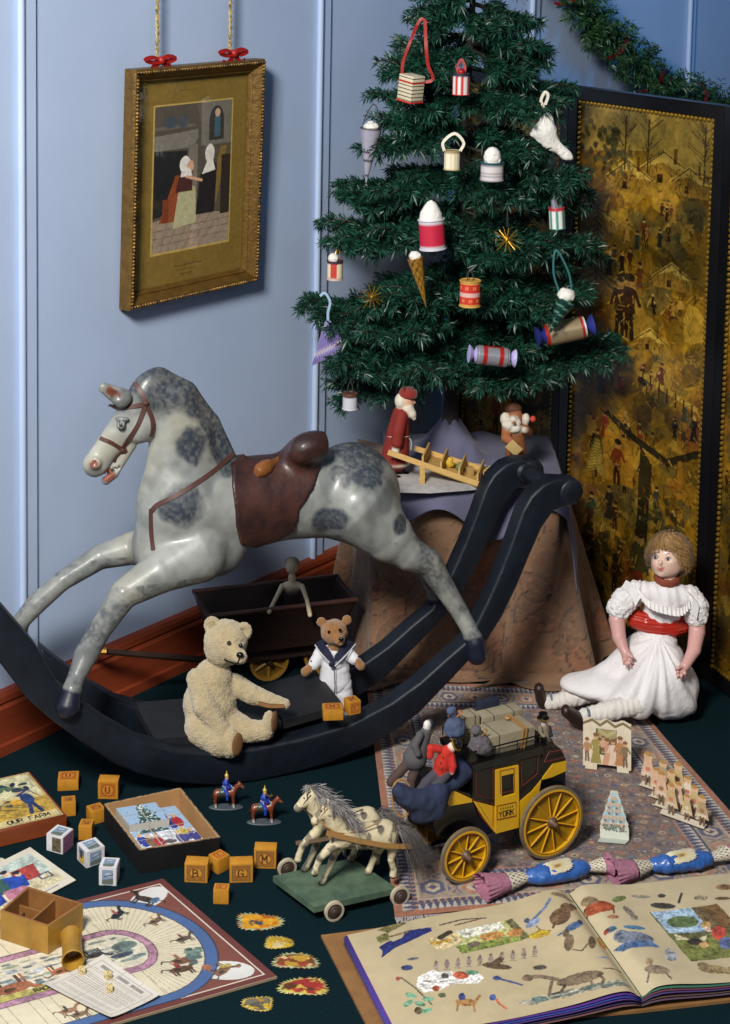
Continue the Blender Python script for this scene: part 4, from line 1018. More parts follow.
# head
prims += [ell(hp(138, 425), (18.5 * MPH, .031, 18 * MPH), k=.008)]
prims += chain([(hp(146, 401), 20 * MPH), (hp(140, 418), 19 * MPH)], sq=(HN, .72)) + chain([(hp(136, 414), 20 * MPH), (hp(117, 436), 15 * MPH), (hp(101, 456), 12.5 * MPH), (hp(96, 464), 13.5 * MPH)], sq=(HN, .66), k=.006)
prims += [cap(hp(130, 444), hp(113, 473), 7 * MPH, 5.5 * MPH, k=.004), cap(hp(113, 473), hp(106, 480), 6 * MPH, 5 * MPH, k=.003)]
HSIDE = lambda px, py, dl=0: hp(px, py, dl)
for sg in (-1, 1):
    prims += [cap(hp(122, 398, sg * .022), hp(104, 388, sg * .030), 10 * MPH, 5.5 * MPH, k=.004, sq=(HN, .6)), cap(hp(117, 397, sg * .022 - .016), hp(105, 389, sg * .030 - .013), 6 * MPH, 3 * MPH, k=.002, sub=True)]
    prims += [ell(hp(121, 425, sg * .026), 4.6 * MPH, k=.003), ell(hp(122, 419, sg * .026), (8 * MPH, .005, 2.6 * MPH), k=.005)]
    prims += [ell(hp(95, 463, sg * .014), 6.5 * MPH, k=.005), ell(hp(94, 464, sg * .028), (3.6 * MPH, .010, 4.4 * MPH), k=.0015, sub=True)]
prims += [cap(hp(96, 480, l_), hp(119, 467, l_), 2.0 * MPH, k=.0015, sub=True) for l_ in (-.03, -.022, -.014, -.006, .002, .010)]
# legs: near fore, far fore, near hind, far hind
prims += chain([(hp(196, 552, NL * .5), 32 * MPH), (hp(160, 572, NL * .8), 21 * MPH), (hp(124, 594, NL), 14.5 * MPH), (hp(100, 630, NL), 11 * MPH), (hp(86, 655, NL), 11.8 * MPH), (hp(76, 678, NL * 1.3), 8.5 * MPH), (hp(72, 690, NL * 1.55), 9.5 * MPH), (hp(68, 706, -LC - .002), 12.5 * MPH)], k=.012)
def off_far(px, py): return hp(px, py, FL)
prims += chain([(hp(165, 545, FL * .6), 30 * MPH), (hp(133, 548, FL), 17 * MPH), (hp(100, 557, FL), 12.5 * MPH), (hp(62, 581, FL), 10 * MPH), (hp(36, 604, FL), 10.5 * MPH), (hp(22, 620, FL), 9 * MPH), (hp(10, 644, FL), 12 * MPH)], k=.012)
prims += chain([(hp(358, 505, NL * .5), 42 * MPH), (hp(388, 536, NL * .8), 27 * MPH), (hp(408, 553, NL), 18 * MPH), (hp(428, 562, NL), 14.5 * MPH), (hp(444, 587, NL), 11.5 * MPH), (hp(460, 612, NL * 1.2), 9.5 * MPH), (hp(470, 630, -LC + .010), 9 * MPH), (hp(475, 643, -LC + .002), 11 * MPH), (hp(477, 654, -LC - .001), 11.5 * MPH)], k=.012)
prims += chain([(hp(352, 500, FL * .5), 42 * MPH), (hp(376, 522, FL * .9), 25 * MPH), (hp(396, 534, FL), 16 * MPH), (hp(408, 543, FL), 13 * MPH), (hp(420, 563, FL), 11 * MPH), (hp(434, 588, FL), 9 * MPH), (hp(440, 606, FL), 12 * MPH)], k=.012)
dapples = [(hp(197, 447, NL), 22), (hp(186, 512, -.09), 23), (hp(366, 462, -.06), 30), (hp(345, 480, -.08), 12), (hp(395, 520, -.06), 10), (hp(330, 525, -.08), 18)]
hooves = [hp(67, 707, -LC - .002), hp(10, 645, FL), hp(476, 652, -LC - .002), hp(440, 608, FL)]
mane = [hp(228, 462), hp(222, 440), hp(205, 412), hp(185, 392), hp(165, 385), hp(150, 382)]
def horse_cols(V, C):
    n1 = fbm(V, 28, 1, 4); n2 = fbm(V, 9, 5, 3); n3 = fbm(V, 210, 8, 2)
    base = lin((142, 145, 140)); dk = lin((32, 40, 54)); C = np.tile(base, (len(V), 1)) * (1 + .7 * (n1 - .5) + .45 * (n2 - .5) + .35 * (fbm(V, 90, 9, 3) - .5))[:, None]
    yl = np.clip((n2 - .5) * 4, 0, 1)[:, None]; C = C * (1 - yl * .5) + lin((168, 160, 134)) * yl * .5
    m = np.zeros(len(V))
    sv, zv = (V - HO) @ HD, V[:, 2]
    for p, r in dapples: ps = (p - HO) @ HD; m = np.maximum(m, np.clip((1.05 - np.hypot(sv - ps, zv - p[2]) / (r * MPH)) * 3.0 + (n1 - .5) * 3.2, 0, 1) * np.clip(.84 + .7 * (n3 - .5), 0, 1))
    md = np.full(len(V), 9.0)
    for a, c in zip(mane[:-1], mane[1:]):
        d = c - a; t = np.clip((V - a) @ d / (d @ d), 0, 1); md = np.minimum(md, np.linalg.norm(V - a - t[:, None] * d, axis=1))
    m = np.maximum(m, np.clip((1.0 - md / (30 * MPH)) * 3 + (n1 - .5) * 3.0, 0, 1) * np.clip(.82 + .7 * (n3 - .5), 0, 1))
    z = V[:, 2]; s = (V - HO) @ HD
    leg = ((z < .40) & (s < -.02)) | ((z < .43) & (s > .3)); m = np.maximum(m, leg * np.clip((n1 - .36) * 4, 0, .72) * np.clip(.8 + 1.6 * (n3 - .5), 0, 1))
    m = np.maximum(m, np.clip((fbm(V, 16, 12, 3) - .5) * 3.5, 0, .42)); m = np.clip(m, 0, .95)[:, None]; C = C * (1 - m) + dk * m * (1 + .9 * (n3[:, None] - .5))
    for p in hooves:
        q = np.clip((1.25 - np.linalg.norm(V - p, axis=1) / (16 * MPH)) * 8, 0, 1)[:, None]; C = C * (1 - q) + lin((22, 26, 42)) * q
    for p, r in ((hp(94, 464, -.020), 5.0), (hp(110, 391, -.036), 4.5), (hp(114, 394, -.034), 5), (hp(118, 396, -.034), 4), (hp(108, 475, -.008), 8)):
        q = np.clip((1 - np.linalg.norm(V - p, axis=1) / (r * MPH)) * 5, 0, .9)[:, None]; C = C * (1 - q) + lin((128, 66, 48)) * q
    e = hp(121, 425, -.034); d = np.linalg.norm(V - e, axis=1) / MPH
    for r, c in ((5.2, (70, 76, 84)), (3.9, (158, 156, 146)), (2.4, (30, 32, 38))):
        q = (d < r)[:, None]; C = np.where(q, lin(c), C)
    return C
m_horse = mat('dapple_paint', rough=0.42, attr=True, spec=0.45, coat=0.12, bump=0.16, bs=60)
HH = .0031; HK = .016
body = organic('horse_body', prims, m_horse, None, horse, h=HH, k=HK, colfn=horse_cols)
# ---- the saddle hugs the back
from_px = [(236, 456), (262, 452), (292, 444), (305, 432), (318, 428), (331, 437), (331, 462), (318, 490), (302, 512), (298, 535), (285, 548), (262, 556), (244, 548), (238, 528), (236, 490)]
def in_poly(P, U, V):
    m = np.zeros(U.shape, bool); j = len(P) - 1
    for i in range(len(P)):
        a, b_ = P[i], P[j]
        if a[1] != b_[1]: m ^= ((a[1] > V) != (b_[1] > V)) & (U < (b_[0] - a[0]) * (V - a[1]) / (b_[1] - a[1]) + a[0])
        j = i
    return m
def poly_sd(P, U, V):
    d = np.full(U.shape, 9.0)
    for i in range(len(P)):
        a, b_ = P[i], P[(i + 1) % len(P)]; e = b_ - a; t = np.clip(((U - a[0]) * e[0] + (V - a[1]) * e[1]) / (e @ e + 1e-12), 0, 1)
        d = np.minimum(d, np.hypot(U - a[0] - t * e[0], V - a[1] - t * e[1]))
    return np.where(in_poly(P, U, V), -d, d)
sadd = prims + [cap(hp(302, 450, -.055), hp(302, 450, .055), 9 * MPH, k=.04), cap(hp(315, 444, -.055), hp(315, 444, .055), 7 * MPH, k=.035), cap(hp(325, 443, -.05), hp(325, 443, .05), 5 * MPH, k=.025)]
Pq = np.array([(s, z) for s, _, z in [loc_of(hp(x, y, -.05)) for x, y in from_px]])
lo = A(Pq[:, 0].min() - .02, -.06, Pq[:, 1].min() - .02); hi = A(Pq[:, 0].max() + .03, LC * 2 + .06, Pq[:, 1].max() + .12); hs = .0035
axs = [np.arange(lo[i], hi[i], hs) for i in range(3)]; G3 = np.stack(np.meshgrid(*axs, indexing='ij'), -1)
XW = HO + G3[..., 0:1] * HD + G3[..., 1:2] * HN + G3[..., 2:3] * UP
D = sdf_at([q for q in sadd], XW, HK) - .0065
# side region as seen from the near side; the far side is its mirror image
near = np.array([(s, z) for s, _, z in [loc_of(hp(x, y, -.08)) for x, y in from_px]])
low_side = near[np.r_[0, 5:len(near)]]
c0_ = np.array(loc_of(hp(241, 456, 0)))[[0, 2]]; c1_ = np.array(loc_of(hp(238, 470, -.06)))[[0, 2]]
region = np.vstack([[(c0_[0] + .10, .95)], [(c0_[0] + .03, c0_[1] + .03)], [c0_], [c1_], low_side[1:][::-1], [(low_side[1][0], .95)]])
R2 = poly_sd(region, G3[..., 0], G3[..., 2])
D = np.maximum(D, R2)
D = np.maximum(D, -(sdf_at(prims, XW, HK) + .002) )
V, Fc = surface_nets(D, A(0, 0, 0), hs)
V = V + lo; Vw = HO + V[:, 0:1] * HD + V[:, 1:2] * HN + V[:, 2:3] * UP
m_leath = mat('worn_brown_leather', (74, 44, 36), 0.42, spec=0.45, col2=(46, 29, 28), vs=16, bump=0.35, bs=55, coat=0.08)
mesh_obj('saddle', Vw - HO, Fc[:, ::-1] if False else Fc, m_leath, horse, None, 180)
# ---- straps on the near side, laid on the body
def surf_lat(px, py, push=.003, start=-.17):
    L = np.arange(start, LC, .002); d = sdf_at(prims, np.array([HP(px, py, l) for l in L]), HK); i = np.argmax(d < 0)
    return L[i] - push if d[i] < 0 else LC
def strap(mb, pts, w, push=.002):
    P = []; n = []
    for x, y in spline([A(*p) for p in pts], 5):
        l = surf_lat(x, y, push); p = HP(x, y, l); P.append(p); e = .004
        g = A(*[sdf_at(prims, (p + dv)[None], HK)[0] - sdf_at(prims, (p - dv)[None], HK)[0] for dv in (A(e, 0, 0), A(0, e, 0), A(0, 0, e))]); n.append(unit(g))
    for _ in range(2): P = [P[0]] + [(P[i - 1] + 2 * P[i] + P[i + 1]) / 4 for i in range(1, len(P) - 1)] + [P[-1]]
    mb.ribbon(P, w, .003, ups=n)
m_strap = mat('brown_strap', (78, 50, 42), 0.45, var=0.2, vs=30)
b = MB(); strap(b, [(135, 383), (140, 390), (145, 400), (146, 404), (152, 418), (153, 428), (151, 436)], .0085)
strap(b, [(109, 405), (122, 408), (145, 404)], .008); strap(b, [(146, 403), (138, 425), (128, 440), (121, 450)], .008); strap(b, [(100, 438), (112, 443), (126, 452)], .007)
strap(b, [(127, 450), (118, 454), (114, 462)], .006)
b.ell(HP(146, 403, surf_lat(146, 403)), .006, n=8); b.ell(HP(122, 450, surf_lat(122, 450)), .0055, n=8); b.build('bridle', m_strap, horse, world=True)
b = MB(); strap(b, [(233, 454), (215, 470), (195, 484), (175, 496), (157, 505), (152, 511)], .0085); strap(b, [(151, 509), (151, 530), (153, 550)], .0075); b.build('breast_strap', m_strap, horse, world=True)
b = MB(); p = HP(274, 463, surf_lat(274, 463) - .004); q = HP(254, 474, surf_lat(274, 463) - .035)
b.lathe([(0, -.035), (.008, -.034), (.0085, .005), (.012, .012), (.015, .026), (.014, .042), (.008, .050), (0, .051)], p, frame(q - p), 16); b.build('foot_peg', mat('turned_amber_wood', (128, 78, 36), .35, var=.3, vs=40), horse, world=True)
# ================================================================== white teddy bear on the rocker boards
m_mohair = mat('cream_mohair', rough=0.95, attr=True, sheen=0.5, bump=0.9, bs=420, var=.12, vs=120)
m_felt = mat('tan_felt', (122, 86, 48), 0.95, var=.15, vs=90)
m_eye = mat('black_glass_bead', (10, 9, 9), 0.12, spec=0.7)
Q = PixY(3.13); t = thing('teddy_bear', 'large cream mohair teddy bear sitting on the rocking horse boards', 'teddy bear', PZ(215, 735, .10))
pr = Q.ch([(211, 727, 25), (210, 703, 28), (213, 678, 20)], k=.012)
pr += [Q.el(226, 640, 0, 23, 21, 21), Q.el(224, 650, 0, 20, 19, 16)]
pr += Q.ch([(230, 649, -.02, 12), (240, 657, -.035, 7.5)], k=.008)
for x, y, d in ((212, 625, .004), (244, 631, .004)): pr += [Q.el(x, y, d, 8.5, 4.5, 9.5, k=.004), Q.el(x + 1, y + 1, d - .008, 5, 2.5, 5.5, k=.002, sub=True)]
pr += Q.ch([(197, 679, -.02, 11), (205, 706, -.045, 12), (220, 728, -.055, 9), (231, 738, -.055, 7)], k=.006)
pr += Q.ch([(234, 684, .01, 11), (251, 694, .0, 10), (268, 700, -.005, 8), (285, 704, -.01, 5.5)], k=.006)
pr += Q.ch([(203, 728, -.03, 19), (220, 742, -.055, 15), (229, 746, -.06, 12)], k=.008) + [Q.el(231, 742, -.062, 8, 9, 14.5, k=.006)]
pr += Q.ch([(226, 722, -.01, 16), (248, 731, -.025, 12), (264, 731, -.03, 10)], k=.008) + [Q.el(269, 723, -.03, 7, 9, 13, k=.006)]
def fadecol(base, spots, nz=.25):
    def fn(V, C):
        c = np.tile(lin(base), (len(V), 1)) * (1 + nz * (fbm(V, 60, 2, 3) - .5))[:, None]
        for p, r, col in spots:
            q = np.clip((1.15 - np.linalg.norm(V - p, axis=1) / r) * 6, 0, 1)[:, None]; c = c * (1 - q) + lin(col) * q
        return c
    return fn
organic('bear_body', pr, m_mohair, None, t, h=.0022, k=.009, fur=.0017, fs=380, colfn=fadecol((180, 163, 126), []))
b = MB(); s = Q.m
b.ell(Q(237.5, 744.5, -.074), (2.2 * s, 8 * s, 12.5 * s), rotz(-.7), n=14); b.build('foot_pad', m_felt, t, world=True); b = MB(); b.ell(Q(274.5, 721.5, -.040), (2 * s, 7 * s, 11.5 * s), rotz(-.45), n=14); b.build('foot_pad', m_felt, t, world=True)
b = MB(); b.tube(spline([Q(258, 703, -.022), Q(270, 706, -.024), Q(284, 706, -.02)], 5), [4 * s] * 11, 8, sq=.5); b.build('paw_pad', m_felt, t, world=True)
b = MB(); b.ell(Q(229, 643, -.0375), 2.3 * s, n=10); b.ell(Q(240.5, 645.5, -.033), 2.2 * s, n=10); b.build('eyes', m_eye, t, world=True)
b = MB(); b.ell(Q(240, 655, -.049), (4 * s, 3 * s, 3.2 * s), n=12); b.tube(spline([Q(239.5, 658, -.05), Q(237, 663, -.047), Q(230, 662, -.046), Q(224, 659, -.041)], 5), .0012, 5); b.tube(spline([Q(237, 663, -.047), Q(241, 664, -.045)], 3), .0012, 5)
b.build('nose', m_eye, t, world=True)

# ================================================================== sailor bear
Q = PixY(3.300); t = thing('sailor_bear', 'small tan teddy bear in a white sailor suit standing behind the boards', 'teddy bear', A(Q(341, 725)[0], 3.300, 0)); s = Q.m
m_tan = mat('tan_plush', (150, 104, 58), 0.95, sheen=.4, bump=.9, bs=420, var=.2, vs=90)
pr = [Q.el(334, 632, 0, 14, 13, 13)] + Q.ch([(336, 637, -.015, 8), (340, 641, -.026, 5)], k=.005)
for x, y in ((321.5, 622), (347, 620)): pr += [Q.el(x, y, .003, 5.2, 3, 5.5, k=.003)]
pr += Q.ch([(334, 645, 7), (335, 662, 10), (336, 682, 8)]) + Q.ch([(311, 667, -.012, 4.5), (305, 672, -.016, 4.6)]) + Q.ch([(357, 661, -.02, 4.5), (361, 666, -.026, 4.6)])
pr += Q.ch([(331, 690, 8), (331, 722, 6), (328, 724, -.02, 6)]) + Q.ch([(344, 690, 8), (347, 722, 6), (346, 724, -.02, 6)])
organic('bear_body', pr, m_tan, None, t, h=.0025, k=.006, fur=.0015, fs=260)
m_wcot = mat('white_cotton_drill', (216, 216, 220), 0.85, bump=.15, bs=300)
m_navy = mat('navy_cloth', (22, 26, 52), 0.85)
pr = Q.ch([(333, 655, 12), (335, 668, 15), (335, 680, 16.5)], sq=(A(0, 1, 0), .8)) + Q.ch([(321, 653, 7.5), (314, 664, -.01, 6)]) + Q.ch([(346, 652, 7.5), (354, 659, -.016, 6)])
organic('sailor_blouse', pr, m_wcot, None, t, h=.0025, k=.006, fur=.0012, fs=120)
pr = Q.ch([(330, 684, 9), (330, 702, 9.5), (330, 716, 10)]) + Q.ch([(342, 684, 9), (345, 702, 9.5), (347, 716, 10)]) + Q.ch([(332, 684, 10.5), (342, 684, 10.5)]) + Q.ch([(333, 692, 10.5), (342, 692, 10.5)])
organic('sailor_trousers', pr, m_wcot, None, t, h=.0025, k=.003, fur=.0012, fs=100)
b = MB()
b.ribbon(spline([Q(319, 645, .0), Q(326, 652, -.028), Q(333, 662, -.035)], 5), [9 * s] * 6 + [7 * s] * 3 + [3 * s] * 2, .002, up=(0, -1, .3))
b.ribbon(spline([Q(351, 644, .0), Q(342, 652, -.028), Q(334, 662, -.035)], 5), [10 * s] * 6 + [7 * s] * 3 + [3 * s] * 2, .002, up=(0, -1, .3))
b.ribbon(spline([Q(319, 645, .0), Q(326, 640, .025), Q(342, 639, .025), Q(351, 644, .0)], 4), 9 * s, .002, up=(0, .3, 1)); b.build('sailor_collar', m_navy, t, world=True)
b = MB()
b.tube(spline([Q(315, 645, -.002), Q(321.5, 654, -.034), Q(333, 666, -.037)], 5), .0012, 5); b.tube(spline([Q(355.5, 644, -.002), Q(347, 654, -.034), Q(335, 666, -.037)], 5), .0012, 5); b.build('collar_edging', m_wcot, t, world=True)
b = MB(); b.ell(Q(331.5, 664, -.036), (3 * s, 2 * s, 3.5 * s)); b.tube([Q(334, 662, -.037), Q(335, 686, -.034), Q(334, 700, -.03)], .0009, 5); b.build('neck_knot', m_navy, t, world=True)
b = MB()
for p, q in (((311, 661, -.016), (317, 668, -.006)), ((352, 664, -.012), (359, 656, -.022))): b.tube([Q(*p), Q(*q)], .0018, 5)
b.build('cuff_band', m_navy, t, world=True)
b = MB(); b.ell(Q(329, 632, -.024), 1.7 * s, n=8); b.ell(Q(340, 630, -.025), 1.7 * s, n=8); b.ell(Q(341, 639, -.036), (2.8 * s, 2 * s, 2 * s), n=10); b.tube([Q(341, 641, -.036), Q(337, 644, -.032)], .0011, 5); b.tube([Q(341, 641, -.036), Q(343, 643, -.034)], .0011, 5); b.build('face_stitching', m_eye, t, world=True)

# ================================================================== dark toy wagon with a peg wooden doll
m_wag = mat('dark_wagon_wood', (46, 29, 22), 0.55, var=.3, vs=14, stretch=(1, 1, 5), bump=.2, bs=40)
m_rim = mat('worn_wagon_edge', (84, 48, 34), 0.5, var=.3, vs=40)
m_yel = mat('ochre_wheel_paint', (150, 112, 40), 0.5, var=.2, vs=50)
WL, WR = PZ(208, 617, .185), PZ(357, 600, .185); wd = unit((WR - WL) * A(1, 1, 0)); wn = A(-wd[1], wd[0], 0); wl = np.linalg.norm((WR - WL)[:2]); dep = .135
t = thing('toy_wagon', 'dark wooden toy wagon with ochre spoked wheels against the wall behind the horse', 'wagon', A(WL[0], WL[1], 0) + wd * wl / 2 + wn * dep / 2)
def wp(a, c, z): return A(WL[0], WL[1], 0) + wd * a + wn * c + UP * z
def board(mb, P, thv):
    V = [np.asarray(p) for p in P]; V += [p + thv for p in V]; mb.add(V, [[3, 2, 1, 0], [4, 5, 6, 7], [0, 1, 5, 4], [1, 2, 6, 5], [2, 3, 7, 6], [3, 0, 4, 7]])
b = MB(); ins = .03; zb = .085
board(b, [wp(ins, ins, zb), wp(wl - ins, ins, zb), wp(wl, 0, .185), wp(0, 0, .185)], wn * .007)
board(b, [wp(ins, dep - ins, zb), wp(wl - ins, dep - ins, zb), wp(wl, dep, .185), wp(0, dep, .185)], -wn * .007)
board(b, [wp(ins, ins, zb), wp(ins, dep - ins, zb), wp(0, dep, .185), wp(0, 0, .185)], wd * .007); board(b, [wp(wl - ins, ins, zb), wp(wl - ins, dep - ins, zb), wp(wl, dep, .185), wp(wl, 0, .185)], -wd * .007)
board(b, [wp(ins, ins, zb), wp(wl - ins, ins, zb), wp(wl - ins, dep - ins, zb), wp(ins, dep - ins, zb)], UP * .008); b.build('box', m_wag, t, world=True)
b = MB(); b.tube([wp(0, 0, .186), wp(wl, 0, .186), wp(wl, dep, .186), wp(0, dep, .186)], .005, 6, closed=True); b.build('rim', m_rim, t, world=True)
def spoked(c, nrm, r, w, n, hub, tm, parent, mats, th=.006):
    # wheel with rim, spokes and hub
    Fm = frame(nrm); b = MB(); K = 36
    prof = [(r - th, -w / 2), (r, -w / 2), (r, w / 2), (r - th, w / 2), (r - th, -w / 2)]
    b.lathe(prof, c, Fm, K, m=0)
    for k in range(n):
        a = 2 * math.pi * (k + .5) / n; d = Fm[:, 0] * math.cos(a) + Fm[:, 1] * math.sin(a); b.tube([c + d * hub * .8, c + d * (r - th * .5)], [tm * 1.15, tm * .8], 6, m=0)
    b.lathe([(0, -w), (hub * .7, -w), (hub, -w * .5), (hub, w * .5), (hub * .7, w), (hub * .45, w * 1.6), (hub * .35, w * 2.1), (0, w * 2.1)], c, Fm, 16, m=1 if len(mats) > 1 else 0)
    return b.build('wheel', mats, parent, world=True)
w0 = PZ(269, 661, .042); ca = (w0 - wp(0, 0, 0)) @ wd; cc = (w0 - wp(0, 0, 0)) @ wn
for a, c in ((ca, cc), (wl - .05, cc), (ca + .012, dep + .012 - cc * 0), (wl - .05, dep + .012)):
    spoked(wp(a, min(c, dep + .012), .042), -wn, .042, .009, 6, .009, .0035, t, [m_yel, m_wag])
b = MB(); b.box(wp(wl / 2, dep * .5, .066), (wl * .75, .02, .03), rotz(math.atan2(wd[1], wd[0])))
for a in (ca, wl - .05): b.tube([wp(a, cc, .042), wp(a, dep + .012, .042)], .006, 8)
b.build('undercarriage', m_wag, t, world=True)
pe = PP(97, 651, WA + WN * .055, WN); b = MB(); b.tube([wp(ins - .005, .045, .07), pe], [.0075, .006], 8); b.build('draw_pole', m_wag, t, world=True)
b = MB(); b.tube([pe + A(.02, .0, 0), pe, pe + A(-.012, 0, .002)], [.0075, .0075, .004], 8); b.build('pole_ferrule', mat('brass', (170, 130, 60), .35, metal=.9), t, world=True)
Q = PixY(3.515); s = Q.m; t = thing('peg_doll', 'jointed wooden peg doll leaning in the dark wagon with arms hanging out', 'doll', wp(wl * .52, .05, .10))
pr = [Q.el(292, 566, 0, 7, 7, 8, c=0), Q.el(292, 578, 0, 4, 4, 6, c=0), Q.el(292, 586, 0, 11, 7, 5, c=0)] + Q.ch([(292, 592, 9), (292, 604, 8), (292, 612, 9)], c=1)
pr += Q.ch([(282, 586, -.005, 2.6), (275, 600, -.030, 2.2), (269, 612, -.068, 2.2)], c=0) + Q.ch([(302, 586, -.005, 2.6), (307, 600, -.030, 2.2), (310, 615, -.068, 2.4)], c=0)
pr += [Q.el(292, 562, .004, 7.4, 6.5, 5.5, c=2)]
organic('doll_body', pr, mat('worn_doll_paint', rough=.55, attr=True), [(216, 198, 162), (52, 36, 34), (60, 46, 38)], t, h=.0018, k=.003)

# ================================================================== red Santa with his barrow, brown Santa
m_fig = mat('painted_felt', rough=0.8, attr=True, bump=.3, bs=260)
ZB = TZ + .022
Q = PixY(3.56); s = Q.m; t = thing('santa_figure', 'Santa figure in a long red coat pushing a wooden barrow on the table', 'Santa figure', PZ(398, 476, ZB))
pal = [(124, 30, 22), (214, 204, 184), (30, 30, 36), (206, 158, 128), (120, 32, 24)]
pr = Q.ch([(401, 414, 9), (398, 432, 11.5), (396, 450, 13.5), (395, 458, 14.5)], c=0) + [Q.el(396, 462, 0, 15, 14, 4, c=1)]
pr += Q.ch([(402, 415, -.012, 6), (398, 432, -.026, 6.5), (397, 443, -.03, 6)], c=0, k=.003) + Q.ch([(396, 448, -.03, 4), (395, 454, -.03, 4.2)], c=1, k=.002)
pr += Q.ch([(404, 416, .02, 6), (404, 434, .035, 6), (402, 446, .04, 5)], c=0)
pr += [Q.el(407, 402, 0, 7.5, 7.5, 8.5, c=3, k=.002), Q.el(401, 401, 0, 6.5, 8, 8.5, c=1, k=.002)] + Q.ch([(408, 408, -.006, 6), (412, 414, -.008, 4.5), (414, 418, -.008, 2.5)], c=1, k=.003) + [Q.el(414, 402.5, -.002, 2, 2, 1.8, c=3, k=.001)]
pr += Q.ch([(391, 470, -.012, 5), (391, 477, -.012, 4.5), (397, 482, -.016, 4)], c=2, k=.002) + Q.ch([(400, 470, .01, 5), (400, 475, .01, 4.5), (406, 477, .008, 4)], c=2, k=.002)
organic('santa_body', pr, m_fig, pal, t, h=.0019, k=.004, zmin=ZB, soft=.0008)
b = MB(); b.lathe([(0, 0), (9.5 * s, 0), (9.8 * s, 2 * s), (9 * s, 6 * s), (7.5 * s, 8 * s), (0, 9.5 * s)], Q(408, 396), roty(.12), 20); b.build('hat', mat('red_felt', (132, 34, 24), .9, sheen=.3), t, world=True)
b = MB(); b.tube([Q(398 + 11.6 * math.cos(a), 436 + 1.2 * math.sin(a), -.0245 * math.sin(a)) for a in np.linspace(0, 6.28, 20)[:-1]], .0009, 5, closed=True); b.tube(spline([Q(408, 437, -.004), Q(411, 441, -.004), Q(411, 450, -.004)], 4), .0009, 5); b.build('rope_belt', m_creme, t, world=True)
b = MB(); b.ell(Q(411.5, 400.5, -.010), .9 * s, n=6); b.build('eye', m_eye, t, world=True)
m_pine = mat('pine_lath', (196, 158, 92), 0.6, var=.12, vs=20, stretch=(1, 1, 8))
N0, N1 = PY(388, 452, 3.505), PY(484, 486, 3.50); F0, F1 = PY(414, 448, 3.60), PY(490, 471, 3.60)
t = thing('toy_barrow', 'pale wooden barrow with long handles pushed by the red Santa', 'barrow', PZ(430, 475, ZB))
for a, c in ((N0, N1), (F0, F1)):
    b = MB(); b.ribbon([a, c], 5.4 * s, .004, up=(0, -1, .2)); b.build('side_rail', m_pine, t, world=True)
for f in (.36, .55, .74, .93):
    a, c = N0 + (N1 - N0) * f, F0 + (F1 - F0) * max(f * 1.25 - .25, 0); m_ = (a + c) / 2 + UP * .008
    b = MB(); b.box(m_, (.004, np.linalg.norm(c - a), .024), rotz(math.atan2((c - a)[1], (c - a)[0]) - math.pi / 2), bev=.0008); b.build('cross_board', m_pine if f < .9 else m_pine, t, world=True)
b = MB(); b.add([N0 + (N1 - N0) * .36 - UP * .004, N1 - UP * .004, F1 - UP * .004, F0 + (F1 - F0) * .2 - UP * .004, N0 + (N1 - N0) * .36 - UP * .008, N1 - UP * .008, F1 - UP * .008, F0 + (F1 - F0) * .2 - UP * .008], [[0, 1, 2, 3], [7, 6, 5, 4], [0, 4, 5, 1], [1, 5, 6, 2], [2, 6, 7, 3], [3, 7, 4, 0]]); b.build('floor_board', m_pine, t, world=True)
for p in (N0 + (N1 - N0) * .36, F0 + (F1 - F0) * .25):
    b = MB(); h_ = p[2] - ZB; b.box(p - UP * h_ / 2, (.011, .005, h_), bev=.0006); b.build('leg', m_pine, t, world=True)
lo_p = lambda p: A(p[0], p[1], ZB + .009)
spoked(lo_p((N1 + F1) / 2), A(0, -1, 0), .012 if False else .009, .006, 4, .003, .0015, t, [m_pine], th=.002)
def lump(name, label, cat, px, py, Y, r, col, seed, group):
    p = PY(px, py, Y); o = thing(name, label, cat, p - UP * r, group=group); pr = [ell(p, r), ell(p + A(r * .3, 0, r * .9), r * .65), ell(p + A(-r * .4, -r * .3, r * .5), r * .5), ell(p + A(-r * .1, 0, r * 1.45), r * .3), ell(p + A(r * .65, 0, r * 1.4), r * .28), ell(p + A(r * .8, -r * .2, -r * .1), r * .45)]
    organic('toy_body', pr, mat(name + '_%d' % seed, col, .6, var=.15, vs=120), None, o, h=.0014, k=.003); return o
lump('toy_animal', 'tiny yellow toy animal riding in the barrow', 'toy animal', 449, 464, 3.55, .0085, (196, 160, 40), 1, 'tiny toys in the barrow')
lump('toy_animal', 'tiny green toy animal riding in the barrow', 'toy animal', 459, 468, 3.55, .0075, (96, 112, 58), 2, 'tiny toys in the barrow')
p = PY(470, 471, 3.55); b = MB(); b.box((0, 0, 0), (.014, .012, .017), rotz(.4), bev=.001); o = b.build('toy_block', mat('toy_tan', (170, 140, 84), .6), loc=p); tag(o, 'tiny tan block at the front of the barrow', 'block', 'tiny toys in the barrow')
Q = PixY(3.60); s = Q.m; t = thing('santa_figure', 'brown robed Santa figure with bushy white beard holding a pale card behind the crossbar', 'Santa figure', PZ(517, 478, TZ + .02))
pal = [(126, 76, 40), (206, 198, 184), (150, 90, 52), (88, 52, 34), (190, 60, 40)]
pr = Q.ch([(516, 428, 9), (516, 448, 10.5), (516, 468, 12), (516, 478, 12)], c=0) + [Q.el(515, 417, 0, 8, 8, 10, c=2), Q.el(513, 408, .004, 9, 8, 5, c=3, k=.002)]
rg = random.Random(9)
for _ in range(16): a, r = rg.uniform(0, 6.28), rg.uniform(3, 8); pr.append(Q.el(514 + r * 1.1 * math.cos(a), 425 + r * math.sin(a), -.018 + rg.uniform(-.004, .004), 4, 3.5, 4.2, c=1, k=.002))
